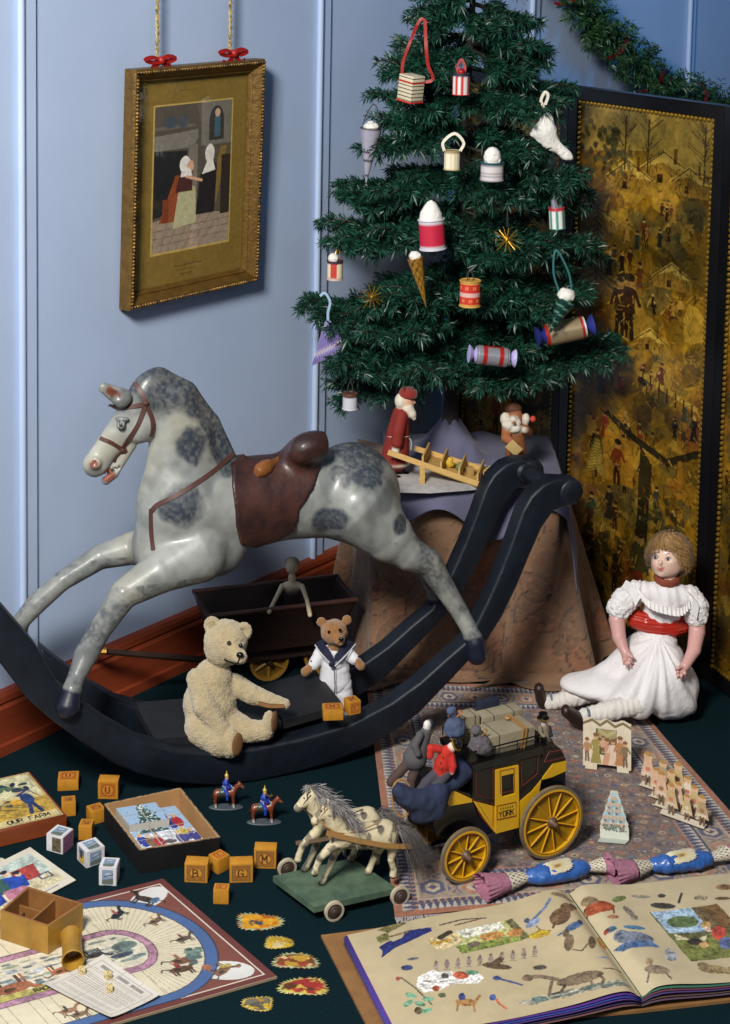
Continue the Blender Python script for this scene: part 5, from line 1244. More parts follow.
pr += [Q.el(505, 419, -.004, 5, 5, 7, c=1, k=.002), Q.el(526, 419, -.004, 4, 5, 6, c=1, k=.002), Q.el(514, 423, -.034, 1.8, 1.8, 2.2, c=2, k=.001)]
pr += Q.ch([(507, 428, -.006, 5.5), (506, 438, -.024, 5), (514, 444, -.034, 4)], c=2, k=.002) + Q.ch([(524, 428, -.006, 5.5), (528, 432, -.02, 4.5), (526, 430, -.034, 3.6)], c=0, k=.002) + [Q.el(525, 430, -.034, 3.6, 3.6, 3.6, c=1, k=.001), Q.el(533, 419, -.012, 3, 3, 3.4, c=4, k=.001)]
organic('santa_body', pr, m_fig, pal, t, h=.0019, k=.004, soft=.0008)
b = MB(); c = Q(514, 448, -.044); R = rotz(0.0) @ rotx(.15) @ roty(.75); b.box(c, (15 * s, .002, 11 * s), R, bev=.0005); b.build('card', mat('pale_card', (188, 160, 104), .7), t, world=True)
b = MB(); b.lathe([(0, 0), (.026, 0), (.027, .004), (.024, .008), (0, .008)], PZ(517, 480, TZ + .012), None, 24); b.build('base', m_snow, t, world=True)

# ================================================================== the wax doll
Q = PixY(3.42); s = Q.m
t = thing('seated_doll', 'wax doll with curly fair hair, white dress and red sash sitting by the screen', 'doll', PZ(650, 712, 0))
m_wax = mat('wax_skin', rough=0.42, attr=True, spec=0.45, coat=0.15)
R_ = rotz(-.0)
pr = [Q.el(668, 557, 0, 18, 18, 20, c=0), Q.el(664, 566, -.008, 13, 13, 11.5, c=0, k=.006), Q.el(659, 564, -.018, 7, 7, 6, c=0, k=.006), Q.el(672, 567, -.016, 7.5, 7, 6.5, c=0, k=.006)]
pr += [Q.el(660.5, 562.5, -.0315, 1.9, 2.6, 3.0, c=0, k=.0025), Q.el(661.5, 573.5, -.024, 4, 3.5, 3.2, c=0, k=.004)]
pr += [Q.el(655.5, 557, -.030, 3.4, 2, 2.6, c=0, k=.002, sub=True), Q.el(668.5, 559.5, -.034, 3.4, 2, 2.6, c=0, k=.002, sub=True)]
pr += [Q.el(661, 568.2, -.0315, 2.9, 1.5, .9, c=2, k=.0012), Q.el(661, 570, -.0305, 2.3, 1.5, .9, c=2, k=.0012)]
pr += Q.ch([(668, 572, 9), (667, 586, 9.5)], c=0) + Q.ch([(645, 593, 9), (667, 590, 11), (690, 598, 9)], c=0) + Q.ch([(664, 600, 11), (658, 640, 11)], c=0)
pr += Q.ch([(622, 600, -.005, 9), (617, 620, -.02, 8.4), (619, 637, -.035, 7), (624, 650, -.05, 4.8), (626, 654, -.054, 4.8)], c=1, k=.004)
pr += Q.ch([(697, 608, -.005, 9), (697, 632, -.02, 8.4), (694, 650, -.055, 7), (687, 663, -.080, 5), (685, 666, -.084, 4.8)], c=1, k=.004)
def hand(wx, wy, d, dirs, thumb):
    o = []
    o += [cap(Q(wx, wy, d), Q(wx + dirs[1][0] * .42, wy + dirs[1][1] * .42, d - .002), 4.4 * s, 4.2 * s, c=1, k=.003)]
    for (dx, dy), l in zip(dirs, (.86, 1, .96, .76)):
        b0 = Q(wx + dx * .4, wy + dy * .4, d - .002); k1 = Q(wx + dx * .75 * l, wy + dy * .75 * l, d - .010); e = Q(wx + dx * l + 1, wy + dy * l + 1, d - .006); o += chain([(b0, 1.75 * s), (k1, 1.5 * s), (e, 1.05 * s)], c=1, k=.0008)
    b0 = Q(wx + thumb[0] * .2, wy + thumb[1] * .2, d - .004); o += chain([(b0, 2 * s), (Q(wx + thumb[0] * .7, wy + thumb[1] * .7, d - .012), 1.7 * s), (Q(wx + thumb[0], wy + thumb[1], d - .012), 1.1 * s)], c=1, k=.0012)
    return o
pr += hand(626, 653, -.054, ((-3.5, 12), (0.5, 14), (4.3, 14), (7.5, 12)), (8, 5)); pr += hand(685, 666, -.086, ((-11, 9), (-9, 12.5), (-5, 14), (0, 13)), (-9.5, 3))
def doll_cols(V, C):
    for p, r, col, a in ((Q(654, 565, -.024), 5.5, (214, 150, 132), .5), (Q(671, 568, -.028), 6, (214, 150, 132), .5)):
        q = np.clip(1.2 - np.linalg.norm(V - p, axis=1) / (r * s), 0, 1)[:, None] * a; C = C * (1 - q) + lin(col) * q
    return C
organic('doll_body', pr, m_wax, [(218, 188, 168), (206, 158, 150), (178, 92, 84)], t, h=.0014, k=.006, soft=.001, colfn=doll_cols)
b = MB()
for x, y, d in ((655.3, 557, -.0255), (668.3, 559.5, -.0295)):
    b.ell(Q(x, y, d), (2.5 * s, 1.4 * s, 1.6 * s), n=12, col=lin((206, 204, 206))); b.ell(Q(x - .2, y, d - .0019), (1.5 * s, .7 * s, 1.5 * s), n=10, col=lin((62, 80, 128))); b.ell(Q(x - .3, y, d - .0029), (.75 * s, .4 * s, .75 * s), n=8, col=lin((10, 10, 14)))
    b.tube(spline([Q(x - 3.2, y - .2, d - .001), Q(x, y - 2.2, d - .0035), Q(x + 3.2, y - .2, d - .001)], 4), .0006, 5, col=lin((120, 84, 62)))
    b.tube(spline([Q(x - 3.4, y - 4.6, d - .001), Q(x, y - 6.2, d - .003), Q(x + 3.6, y - 4.8, d - .0005)], 4), .0005, 5, col=lin((176, 136, 104)))
b.build('eyes', m_paint, t, world=True)
# curly hair
pr = [Q.el(671, 550, .008, 19, 19, 18), Q.el(681, 561, .018, 12, 14, 15)]
def curlcol(V, C): n = fbm(V * A(1, 1, .5), 190, 4, 3); return lin((128, 92, 50)) * (.5 + .9 * n)[:, None]
hr = organic('doll_hair', pr, mat('mohair_wig', rough=.6, attr=True, sheen=.3, bump=.8, bs=500), None, t, h=.0018, k=.006, fur=.002, fs=230, colfn=curlcol)
hg = np.random.default_rng(8); hc = Q(669.5, 555, .004); V = []; C = []; f = []; fa = math.atan2(-.90, -.36)
for k in range(1500):
    a0 = hg.uniform(-math.pi, math.pi); df = abs((a0 - fa + math.pi) % (2 * math.pi) - math.pi); end = np.interp(df, [0, .6, 1.0, 1.6, 3.2], [1.02, 1.06, 1.75, 2.15, 2.25]) * hg.uniform(.82, 1.05)
    st_ = hg.uniform(.05, .75) * end; ph, fr = hg.uniform(0, 6.3), hg.uniform(7, 13); R0 = hg.uniform(1.05, 1.36); amp = hg.uniform(.12, .36); col = lin((176, 136, 82)) * hg.uniform(.45, 1.15); base = len(V); w = .00055; n = 12
    for j in range(n):
        g = j / (n - 1); th_ = st_ + (end - st_) * g; aa = a0 + amp * math.sin(th_ * fr + ph) * (.4 + g); rr = R0 + .11 * math.cos(th_ * fr + ph) * (.3 + g) + .10 * max(0, th_ - 1.5)
        d = A(math.sin(th_) * math.cos(aa), math.sin(th_) * math.sin(aa), math.cos(th_)); p = hc + d * A(18.2, 18.2, 19) * s * rr; sd = unit(np.cross(d, A(-math.sin(aa), math.cos(aa), .3))); sd = unit(np.cross(d, A(0, 0, 1)) + .001) * w
        V += [p - sd, p + sd]; C += [col, col]
    f += [[base + 2 * j, base + 2 * j + 1, base + 2 * j + 3, base + 2 * j + 2] for j in range(n - 1)]
mesh_obj('curls', np.array(V) - OFF[t.name], np.array(f), mat('mohair_strand', rough=.55, attr=True, sheen=.2), hr, None, 180, np.array(C))
# dress
m_dress = mat('white_lawn_cotton', (226, 222, 222), 0.85, sheen=.2, bump=.35, bs=240)
m_lace = mat('broderie_lace', (228, 224, 222), 0.9, bump=.45, bs=420)
pr = Q.ch([(667, 594, 15), (664, 604, 21), (658, 618, 19.5), (656, 630, 20)], sq=(A(0, 1, 0), .85)) + Q.ch([(645, 592, -.004, 11), (667, 594, -.010, 11), (690, 597, -.004, 11)])
def bod(V, N): return V + N * (.0018 * (np.sin(V[:, 0] * 330 + V[:, 2] * 60) * .5 + fbm(V, 90, 3, 2) - .5))[:, None]
organic('bodice', pr, m_dress, None, t, h=.0022, k=.008, disp=bod)
pr = Q.ch([(636, 592, -.004, 12), (624, 601, -.012, 13.5), (619, 608, -.016, 12.5)], sq=(A(0, 1, 0), .9)); 
organic('sleeve', pr, m_lace, None, t, h=.0019, k=.006, fur=.0032, fs=200)
pr = Q.ch([(690, 597, -.004, 12), (695, 607, -.012, 13.5), (696, 615, -.016, 12.5)], sq=(A(0, 1, 0), .9)); organic('sleeve', pr, m_lace, None, t, h=.0019, k=.006, fur=.0032, fs=200)
# frilled yoke
def frill(mb, path, w, amp, n, up, wave=9):
    P = spline(path, n); S_ = np.zeros((5, len(P), 3))
    for i, p in enumerate(P):
        for j in range(5): f = j / 4; S_[j, i] = p + np.asarray(up) * w * f + A(0, -1, .3) * (.004 + amp * f * math.sin(i * wave * .35))
    mb.grid(S_); mb.grid((S_ + A(0, .002, 0))[:, ::-1])
b = MB(); frill(b, [Q(636, 586, -.030), Q(648, 600, -.052), Q(664, 606, -.056), Q(680, 608, -.048), Q(690, 600, -.030)], .015, .0055, 14, unit(A(.0, -.45, -.9)), 5); 
frill(b, [Q(626, 580, -.006), Q(634, 586, -.032), Q(640, 598, -.044)], .018, .003, 12, unit(A(-.5, -.1, -.8))); frill(b, [Q(684, 590, -.014), Q(692, 596, -.03), Q(690, 612, -.042)], .020, .003, 12, unit(A(.6, -.1, -.7)))
b.build('lace_frill', m_lace, t, world=True, sharp=180)
pr = Q.ch([(637, 619, -.004, 10), (647, 622, -.012, 11), (660, 625, -.014, 11.5), (672, 626, -.010, 11), (680, 625, -.002, 9.5)], sq=None) + [Q.el(658, 624, .006, 23, 20, 10.5)]
def sat(V, N): return V + N * (.0008 * np.sin(V[:, 2] * 900 + V[:, 0] * 40))[:, None]
organic('sash', pr, mat('red_satin_sash', (172, 38, 20), .28, spec=.6, coat=.2), None, t, h=.002, k=.006, disp=sat)
b = MB(); c = Q(667, 578); b.tube([c + A(.0205 * math.cos(a), .0205 * math.sin(a), .004 * math.sin(a) - .001 * math.cos(a * 9)) for a in np.linspace(0, 6.283, 30)[:-1]], .0066, 8, closed=True, sq=1.2); b.build('choker', mat('rust_ribbon', (132, 60, 38), .7, bump=.6, bs=300), t, world=True)
pr = [Q.el(656, 682, -.015, 42, 44, 30, k=.02), Q.el(672, 694, -.02, 27, 34, 22, k=.02), Q.el(602, 685, -.01, 42, 28, 11.5, k=.02)] + Q.ch([(657, 632, 18), (656, 652, -.01, 28)], k=.02)
pr += Q.ch([(645, 660, -.005, 26), (610, 676, .0, 17), (582, 690, .0, 11), (568, 694, .0, 7)], k=.02) + Q.ch([(660, 675, -.05, 26), (634, 696, -.085, 16), (612, 708, -.09, 9)], k=.02) + Q.ch([(600, 688, -.03, 11), (640, 704, -.09, 14)], k=.02)
sc0 = Q(656, 628)
def folds(V, N):
    d = V - sc0; a = np.arctan2(d[:, 0] * .8 - d[:, 2] * .0, -d[:, 1] + .02); r = np.linalg.norm(d, axis=1)
    a2 = np.arctan2(-d[:, 2], d[:, 0]); w = np.sin(a2 * 17 + 2.5 * fbm(V, 14, 2, 2)) * .5 + np.sin(a2 * 29 + 1) * .3
    return V + N * ((.0035 * np.clip(r / .06, .2, 1.3)) * w + .004 * (fbm(V, 36, 7, 3) - .5))[:, None]
organic('skirt', pr, m_dress, None, t, h=.0026, k=.012, disp=folds, zmin=.006)
# legs
m_stock = mat('cream_stocking', (214, 208, 200), .9, bump=.4, bs=160)
def wrink(V, N): return V + N * (.0008 * np.sin(V[:, 0] * 430 + 14 * fbm(V, 30, 1, 2)) + .0016 * (fbm(V, 90, 4, 2) - .5))[:, None]
for P in ([(600, 690, -.02, 10.5), (575, 697, -.02, 9.5), (554, 702, -.01, 7.5), (548, 703, -.005, 7.5)], [(640, 703, -.10, 11), (612, 710, -.11, 10), (592, 714, -.11, 8), (586, 715, -.11, 7.5)]):
    pr = Q.ch(P); organic('stocking', pr, m_stock, None, t, h=.002, k=.004, disp=wrink, zmin=.006)
m_shoe = mat('brown_leather_shoe', (44, 30, 26), .4, spec=.5)
for hx, hy, tx, ty, d, d2 in ((545, 707, 539, 689, .0, -.012), (582, 721, 566, 711, -.11, -.125)):
    pr = Q.ch([(hx, hy, d, 7.5), ((hx + tx) / 2 - 1, (hy + ty) / 2, (d + d2) / 2, 7.2), (tx, ty, d2, 6.5)], sq=(A(1, 0, 0), .8)); organic('shoe', pr, m_shoe, None, t, h=.0022, k=.004, zmin=.005)
    b = MB(); b.tube([Q(hx + 5, hy - 14, d - .018), Q(hx + 7, hy - 7, d - .020), Q(hx + 6, hy, d - .018)], .0022, 6); b.build('shoe_trim', mat('pale_blue_braid', (120, 136, 150), .7), t, world=True)
# ================================================================== rug
def rug_art(w, h):
    cv = Canvas(w, h, 620, (104, 92, 90)); r = random.Random(2)
    cols = [(60, 66, 104), (146, 100, 78), (120, 112, 108), (158, 146, 132), (74, 60, 66), (132, 84, 62), (92, 100, 118)]
    st = .021
    for j in range(int(h / st) + 1):
        for i in range(int(w / st) + 1):
            x, y = (i + .5 * (j % 2)) * st, j * st; c = cols[(i * 3 + j * 5) % 7]; d = cols[(i + j * 2 + 3) % 7]
            cv.ell(x, y, .0075, .0065, c); cv.ell(x, y, .0035, .003, d)
            for a, b2 in ((.0095, .003), (-.0095, .003), (0, .0095)): cv.ell(x + a, y + b2, .0028, .0026, r.choice(cols))
    def strip(off, wd, base, fn):
        # a border band at distance off from each edge; fn paints cells of the band
        for side in range(4):
            L = w if side < 2 else h
            def T(s, d, side=side):
                return (s, off + d) if side == 0 else (s, h - off - d) if side == 1 else (off + d, s) if side == 2 else (w - off - d, s)
            a, b2 = off, L - off
            cv.poly([T(a, 0), T(b2, 0), T(b2, wd), T(a, wd)], base); fn(T, a, b2, wd)
    def plain(T, a, b2, wd): pass
    def teeth(c1, c2):
        def fn(T, a, b2, wd):
            n = max(int((b2 - a) / .0115), 1)
            for k in range(n):
                s = a + (b2 - a) * k / n; q = (b2 - a) / n
                cv.poly([T(s, 0), T(s + q * .9, 0), T(s + q * .45, wd * .72)], c1); cv.poly([T(s, wd), T(s + q * .5, wd), T(s + q * .25, wd * .6)], c2)
        return fn
    def medal(T, a, b2, wd):
        n = max(int((b2 - a) / .062), 1); q = (b2 - a) / n
        for k in range(n):
            s = a + q * (k + .5); P = lambda ds, f: T(s + ds, wd * f)
            cv.poly([P(-.024, .5), P(-.012, .1), P(.012, .1), P(.024, .5), P(.012, .9), P(-.012, .9)], (158, 112, 92) if k % 2 else (64, 70, 112)); cv.poly([P(-.016, .5), P(-.008, .25), P(.008, .25), P(.016, .5), P(.008, .75), P(-.008, .75)], (170, 160, 148)); cv.poly([P(-.007, .5), P(0, .32), P(.007, .5), P(0, .68)], (56, 60, 100))
            for e in (.2, .8): cv.line([P(q * .5 - .006, e), P(q * .5 + .006, 1 - e)], .0028, (74, 76, 112)); cv.line([P(q * .5 - .012, e), P(q * .5, .5)], .0025, (150, 110, 92))
    strip(0, .013, (146, 92, 66), plain); strip(.013, .026, (52, 56, 92), teeth((168, 168, 172), (164, 120, 100)))
    strip(.039, .004, (168, 158, 146), plain); strip(.043, .050, (140, 130, 122), medal); strip(.093, .004, (50, 52, 86), plain)
    strip(.097, .022, (52, 56, 96), teeth((172, 172, 174), (120, 124, 150))); strip(.119, .003, (160, 110, 84), plain)
    X = np.stack([cv.U, cv.V, cv.U * 0], -1); cv.a *= A(1.06, .95, .80) * (1 + .7 * (fbm(X, 160, 3, 2) - .5))[..., None]; cv.a *= (1 + .4 * (fbm(X, 12, 6, 2) - .5))[..., None]; return cv
m_rug = mat('wool_pile', rough=0.98, attr=True, sheen=.15, bump=.6, bs=700)
rq = [PZ(395, 917, .004), A(.745, 2.775, .004), PZ(623, 690, .004), PZ(366, 680, .004)]
cv = rug_art(.66, .86); s = cv.surf(*rq)
X = s.reshape(-1, 3); wob = .003 * (fbm(X, 9, 2, 2) - .3); s = s + A(0, 0, 1) * np.maximum(wob, 0).reshape(s.shape[0], s.shape[1], 1)
t = thing('patterned_rug', 'worn patterned oriental rug in faded blue, pink and brown under the coach', 'rug', rq[0] * A(1, 1, 0))
b = MB(); b.grid(s, 0, cv.a); e = [rq[0], rq[1], rq[2], rq[3]]
b.add([p - UP * .0035 for p in e] + e, [[3, 2, 1, 0], [0, 1, 5, 4], [1, 2, 6, 5], [2, 3, 7, 6], [3, 0, 4, 7]], 0, lin((110, 80, 70))); b.build('pile', m_rug, t, world=True, sharp=180)
b = MB(); rg = random.Random(1); d = rq[1] - rq[0]; dn = unit(rq[0] - rq[3])
for k in range(420):
    p = rq[0] + d * (k + rg.random()) / 420 - UP * .001; l = rg.uniform(.008, .017); q = p + dn * l + unit(d) * rg.uniform(-.006, .006) - UP * .0018; b.ribbon([p, (p + q) / 2 + UP * rg.uniform(0, .0015), q], .0016, .0008)
b.build('fringe', mat('wool_fringe', (150, 142, 140), .95, var=.2, vs=300), t, world=True)
RZ = .0065

# ================================================================== mail coach
C0 = PZ(464, 882, RZ); C1 = PZ(547, 858, RZ); cd = unit((C1 - C0) * A(1, 1, 0)); cn = A(-cd[1], cd[0], 0); CWID = .112
def cpt(px, py, lat): return PP(px, py, C0 + cn * lat, cn)
def cxy(px, py, lat=.012): p = cpt(px, py, lat) - C0; return (p @ cd, p[2])
m_ck = mat('coach_black_enamel', (13, 12, 14), .25, spec=.5, coat=.2); m_cy = mat('coach_yellow_enamel', (206, 158, 24), .32, spec=.5, var=.08, vs=40, coat=.2)
m_cr = mat('coach_red_line', (120, 36, 30), .5); m_tyre = mat('iron_tyre', (110, 96, 74), .6, var=.2, vs=60); m_hub = mat('hub_brown', (90, 66, 48), .5); m_navyc = mat('navy_seat_cloth', (30, 40, 66), .85, var=.15, vs=30, bump=.4, bs=90)
t = coach = thing('mail_coach', 'black and yellow toy mail coach with tall spoked wheels on the rug', 'toy coach', C0 * A(1, 1, 0) + cd * .07 + cn * .06)
O3 = lambda lat: C0 * A(1, 1, 0) + cn * lat
def slab(mb, pix, l0, l1, m=0, lat=.012): mb.prism([cxy(x, y, lat) for x, y in pix][::-1], O3(0), cd, UP, cn, l0, l1, m)
BL = .012; BR = BL + CWID - .014
b = MB(); slab(b, [(473, 765), (541, 749), (541, 783), (536, 796), (530, 804), (519, 821), (494, 829), (484, 817), (477, 804), (473, 796)], BL, BR); b.build('coach_body', m_ck, t, world=True, sharp=30)
b = MB(); slab(b, [(541, 790), (541, 760), (546, 748), (553, 744), (562, 746), (567, 756), (567, 786), (560, 795), (545, 800)], BL + .004, BR - .004); b.build('rear_boot', m_ck, t, world=True, sharp=30)
b = MB(); slab(b, [(474, 792), (460, 788), (450, 786), (443, 792), (434, 822), (437, 832), (450, 838), (474, 840), (494, 830)], BL + .004, BR - .004); b.build('front_boot', m_ck, t, world=True, sharp=30)
b = MB(); slab(b, [(471, 760), (472, 766), (543, 749), (541, 742)], BL - .005, BR + .005); o = b.build('roof', m_ck, t, world=True, sharp=30)
yb = MB(); slab(yb, [(473, 797), (496, 803), (518, 799), (532, 787), (541, 776), (539, 788), (531, 803), (519, 820), (494, 828), (484, 815), (477, 804)], BL - .0012, BL); slab(yb, [(542, 777), (554, 761), (567, 758), (567, 768), (553, 774)], BL + .002, BL + .004)
slab(yb, [(444, 792), (451, 786), (473, 796), (473, 799), (450, 803)], BL + .002, BL + .004); yb.build('yellow_panel', m_cy, t, world=True)
d = MB(); door = [(495, 766), (517.5, 761), (518, 823), (495, 829)]; win = [(500.5, 771.5), (513.5, 768.5), (514, 789.5), (501, 793)]
slab(d, [(495, 766), (517.5, 761), (513.5, 768.5), (500.5, 771.5)], BL - .0035, BL); slab(d, [(495, 766), (500.5, 771.5), (501, 793), (495, 797)], BL - .0035, BL); slab(d, [(517.5, 761), (518, 793), (514, 789.5), (513.5, 768.5)], BL - .0035, BL); slab(d, [(495, 797), (501, 793), (514, 789.5), (518, 793), (518, 823), (495, 829)], BL - .0035, BL)
do = d.build('door', m_cy, t, world=True)
def outline(mb, pix, lat, r=.0006, m=0): mb.tube([cpt(x, y, lat) for x, y in pix], r, 5, m, closed=True)
ln = MB()
for P in ([(476, 771), (493, 767.5), (493, 799), (476, 794)], [(521, 761), (538, 757), (537, 774), (522, 786)], [(476, 800), (493, 803.5), (493, 826), (484, 813)], [(544, 762), (549, 752), (562, 750), (565, 757), (554, 760)]):
    outline(ln, P, BL - .0016)
for P in ([(497, 806), (516, 802), (516, 816), (497, 820)], [(500, 771), (514, 768), (514.5, 790), (500.5, 793.5)]): outline(ln, P, BL - .0040, m=0)
ln.tube([cpt(x, y, BL - .0003) for x, y in ((474, 800), (480, 815), (492, 830))], .0009, 5); ln.build('painted_line', m_cr, do, world=True)
# lettering on the door
lp = [cpt(498, 819, BL - .0042), cpt(516, 815, BL - .0042), cpt(516, 803, BL - .0042), cpt(498, 807, BL - .0042)]
cv = Canvas(1.8, 1.2, 34, (206, 158, 24)); cv.text('YORK', .12, .14, .50, .11, (30, 20, 10), wd=.082 * .9 / .08 * .95)
for k in range(6): cv.line([(.28 + .23 * k, .82), (.28 + .23 * k, 1.06)], .06, (70, 46, 16)); cv.line([(.28 + .23 * k, 1.04), (.40 + .23 * k, .84)], .05, (90, 60, 18))
s = cv.surf(*lp); MB().grid(s, 0, cv.a).build('door_lettering', m_paint, do, world=True)
# rail, underframe, wheels
rl = MB(); P = [cpt(473, 752, BL), cpt(540, 735, BL), cpt(540, 735, BL) + cn * (BR - BL), cpt(473, 752, BL) + cn * (BR - BL)]; rl.tube(P, .0013, 6, closed=True)
for f in (0, .33, .66, 1):
    for q in (0, 1): p = (P[0] + (P[1] - P[0]) * f) + cn * (BR - BL) * q; rl.tube([p, p - UP * .014], .0012, 5)
rl.build('roof_rail', m_ck, t, world=True)
fw, rw = cpt(465.6, 855, 0), cpt(551.5, 822, 0); FR, RR = fw[2] - RZ, rw[2] - RZ
FR = max(FR, .03); RR = max(RR, .04)
un = MB(); un.box((fw + rw) / 2 + cn * .06 + UP * .004, (np.linalg.norm(rw - fw) * 1.1, .014, .012), rotz(math.atan2(cd[1], cd[0])))
for c in (fw, rw): un.tube([c, c + cn * (CWID + .008)], .004, 8); un.box(c + cn * .06 + UP * .012, (.02, CWID * .7, .012), rotz(math.atan2(cd[1], cd[0])))
un.tube(spline([rw + cn * .02 - cd * .03 + UP * .012, rw + cn * .02 + UP * .024, rw + cn * .02 + cd * .02 + UP * .03], 4), .0025, 5); un.tube([fw + cn * .055, fw + cn * .055 - cd * .06 - UP * .004], .004, 6); un.build('undercarriage', m_ck, t, world=True)
def coach_wheel(c, r, n, lat):
    c = A(c[0], c[1], RZ + r) + cn * lat; Fm = frame(-cn); b = MB(); w = .007; K = 48
    b.lathe([(r - .0045, -w / 2), (r, -w / 2), (r, w / 2), (r - .0045, w / 2), (r - .0045, -w / 2)], c, Fm, K, m=2)
    b.lathe([(r - .009, -w * .42), (r - .0045, -w * .42), (r - .0045, w * .55), (r - .009, w * .55), (r - .009, -w * .42)], c, Fm, K, m=0)
    b.tube([c - cn * w * .56 + (Fm[:, 0] * math.cos(a) + Fm[:, 1] * math.sin(a)) * (r - .0085) for a in np.linspace(0, 6.2832, 49)[:-1]], .0006, 4, m=3, closed=True)
    for k in range(n):
        a = 2 * math.pi * (k + .3) / n; d = Fm[:, 0] * math.cos(a) + Fm[:, 1] * math.sin(a); b.tube([c + d * .006, c + d * (r - .008)], [.0021, .0014], 6, m=0); b.tube([c + d * .012 - cn * .0022, c + d * (r - .014) - cn * .0018], .0005, 4, m=3)
    b.lathe([(0, -.006), (.007, -.006), (.0095, -.003), (.0095, .003), (.007, .006), (.005, .008), (.0045, .014), (.003, .017), (0, .017)], c, Fm, 16, m=1)
    b.build('wheel', [m_cy, m_hub, m_tyre, m_cr], t, world=True)
coach_wheel(fw, FR, 10, 0); coach_wheel(rw, RR, 12, 0); coach_wheel(fw, FR, 10, CWID + .006); coach_wheel(rw, RR, 12, CWID + .006)
# navy box seat and apron
st = MB(); seat_pr = [cap(cpt(462, 770, .03), cpt(470, 762, .09), .016), cap(cpt(455, 778, .025), cpt(455, 778, .085), .013), cap(cpt(440, 792, .01), cpt(440, 792, .095), .016), cap(cpt(424, 800, .006), cpt(424, 800, .10), .016), cap(cpt(408, 800, .01), cpt(404, 797, .095), .013), cap(cpt(398, 790, .015), cpt(398, 790, .09), .009), cap(cpt(436, 812, .004), cpt(430, 816, .10), .013), cap(cpt(420, 816, .01), cpt(415, 816, .09), .010)]
organic('box_seat', seat_pr, m_navyc, None, t, h=.003, k=.026, fur=.003, fs=70)
lp = MB(); c = cpt(402, 798, .03); Fm = frame(unit(A(.35, -.85, .3))); lp.tube([c + Fm[:, 0] * .018 * math.cos(a) * 1.0 + Fm[:, 1] * .029 * math.sin(a) for a in np.linspace(0, 6.2832, 33)[:-1]] if abs(Fm[2, 1]) > abs(Fm[2, 0]) else [c + Fm[:, 1] * .018 * math.cos(a) + Fm[:, 0] * .029 * math.sin(a) for a in np.linspace(0, 6.2832, 33)[:-1]], .0018, 6, closed=True); lp.build('rein_loop', mat('tan_leather', (150, 112, 62), .6), t, world=True)
# passengers and luggage
YC = cpt(440, 770, .05)[1]
m_cloth = mat('doll_cloth', rough=.85, attr=True, bump=.4, bs=400)
def coach_man(name, label, P, pal, hat=None, loc=None):
    q = PixY(YC); t = thing(name, label, 'doll', q(*loc)); organic('body', P(q), m_cloth, pal, t, h=.0016, k=.003, soft=.0006); return t, q
t1, q = coach_man('coachman_doll', 'little doll in scarlet coat and gold banded hat leaning on the box seat', lambda q: [q.el(452, 747, -.03, 4.6, 4.6, 5, c=2, k=.001)] + q.ch([(447, 752, -.03, 7), (443, 763, -.03, 8.5), (441, 770, -.028, 8.5)], c=0) + q.ch([(439, 749, -.032, 4.2), (431, 748, -.036, 4), (430, 756, -.038, 3.6)], c=0, k=.001) + q.ch([(451, 756, -.034, 4.2), (453, 766, -.04, 3.8), (452, 771, -.042, 3.2)], c=0, k=.001) + [q.el(452, 773, -.043, 2.2, 2.2, 2.2, c=2, k=.001)] + q.ch([(438, 772, -.03, 6), (426, 783, -.04, 5.4), (417, 796, -.045, 5)], c=1, k=.002) + q.ch([(446, 774, -.034, 5.6), (436, 787, -.044, 5.2), (428, 800, -.05, 5)], c=1, k=.002), [(176, 34, 22), (58, 56, 64), (208, 190, 176)], loc=(440, 775))
s = q.m; b = MB(); Fm = frame(unit(A(.75, -.2, .6))); c = q(456, 745, -.03); b.lathe([(0, 0), (6 * s, 0), (6.2 * s, 1.2 * s), (4.6 * s, 2 * s), (4.8 * s, 6 * s), (0, 6.5 * s)], c - Fm[:, 2] * .002, Fm, 18); ho = b.build('hat', m_ck, t1, world=True)
b = MB(); b.tube([c + Fm[:, 2] * .0006 + 6.2 * s * (Fm[:, 0] * math.cos(a) + Fm[:, 1] * math.sin(a)) for a in np.linspace(0, 6.283, 25)[:-1]], .0013, 5, closed=True); b.build('gold_band', m_goldw, ho, world=True)
b = MB()
for x, y in ((442, 756), (440, 762), (441, 768)): b.ell(q(x, y, -.047), 1.0 * s, n=6)
b.build('buttons', m_goldw, t1, world=True)
t2, q = coach_man('passenger_doll', 'little doll in grey tweed coat with dark hood sitting beyond the scarlet coachman', lambda q: [q.el(427, 725, .0, 3.8, 4.2, 5, c=2, k=.001), q.el(430, 724, .004, 4.2, 4.6, 5.4, c=3, k=.001)] + q.ch([(426, 732, .0, 6), (420, 745, .0, 9.5), (415, 758, -.004, 13)], c=0) + q.ch([(420, 735, -.012, 4.4), (415, 746, -.02, 4), (418, 754, -.024, 3.5)], c=0, k=.001) + q.ch([(409, 762, -.008, 5.5), (398, 774, -.012, 5), (391, 782, -.014, 5)], c=1, k=.002) + q.ch([(417, 766, -.008, 5.5), (412, 778, -.012, 5), (411, 786, -.014, 4.6)], c=1, k=.002), [(74, 72, 72), (70, 52, 46), (212, 206, 200), (36, 38, 50)], loc=(415, 770))
q = PixY(cpt(548, 740, .05)[1]); t3 = thing('guard_doll', 'tiny guard doll in dark hat standing at the back of the coach', 'doll', q(549, 748))
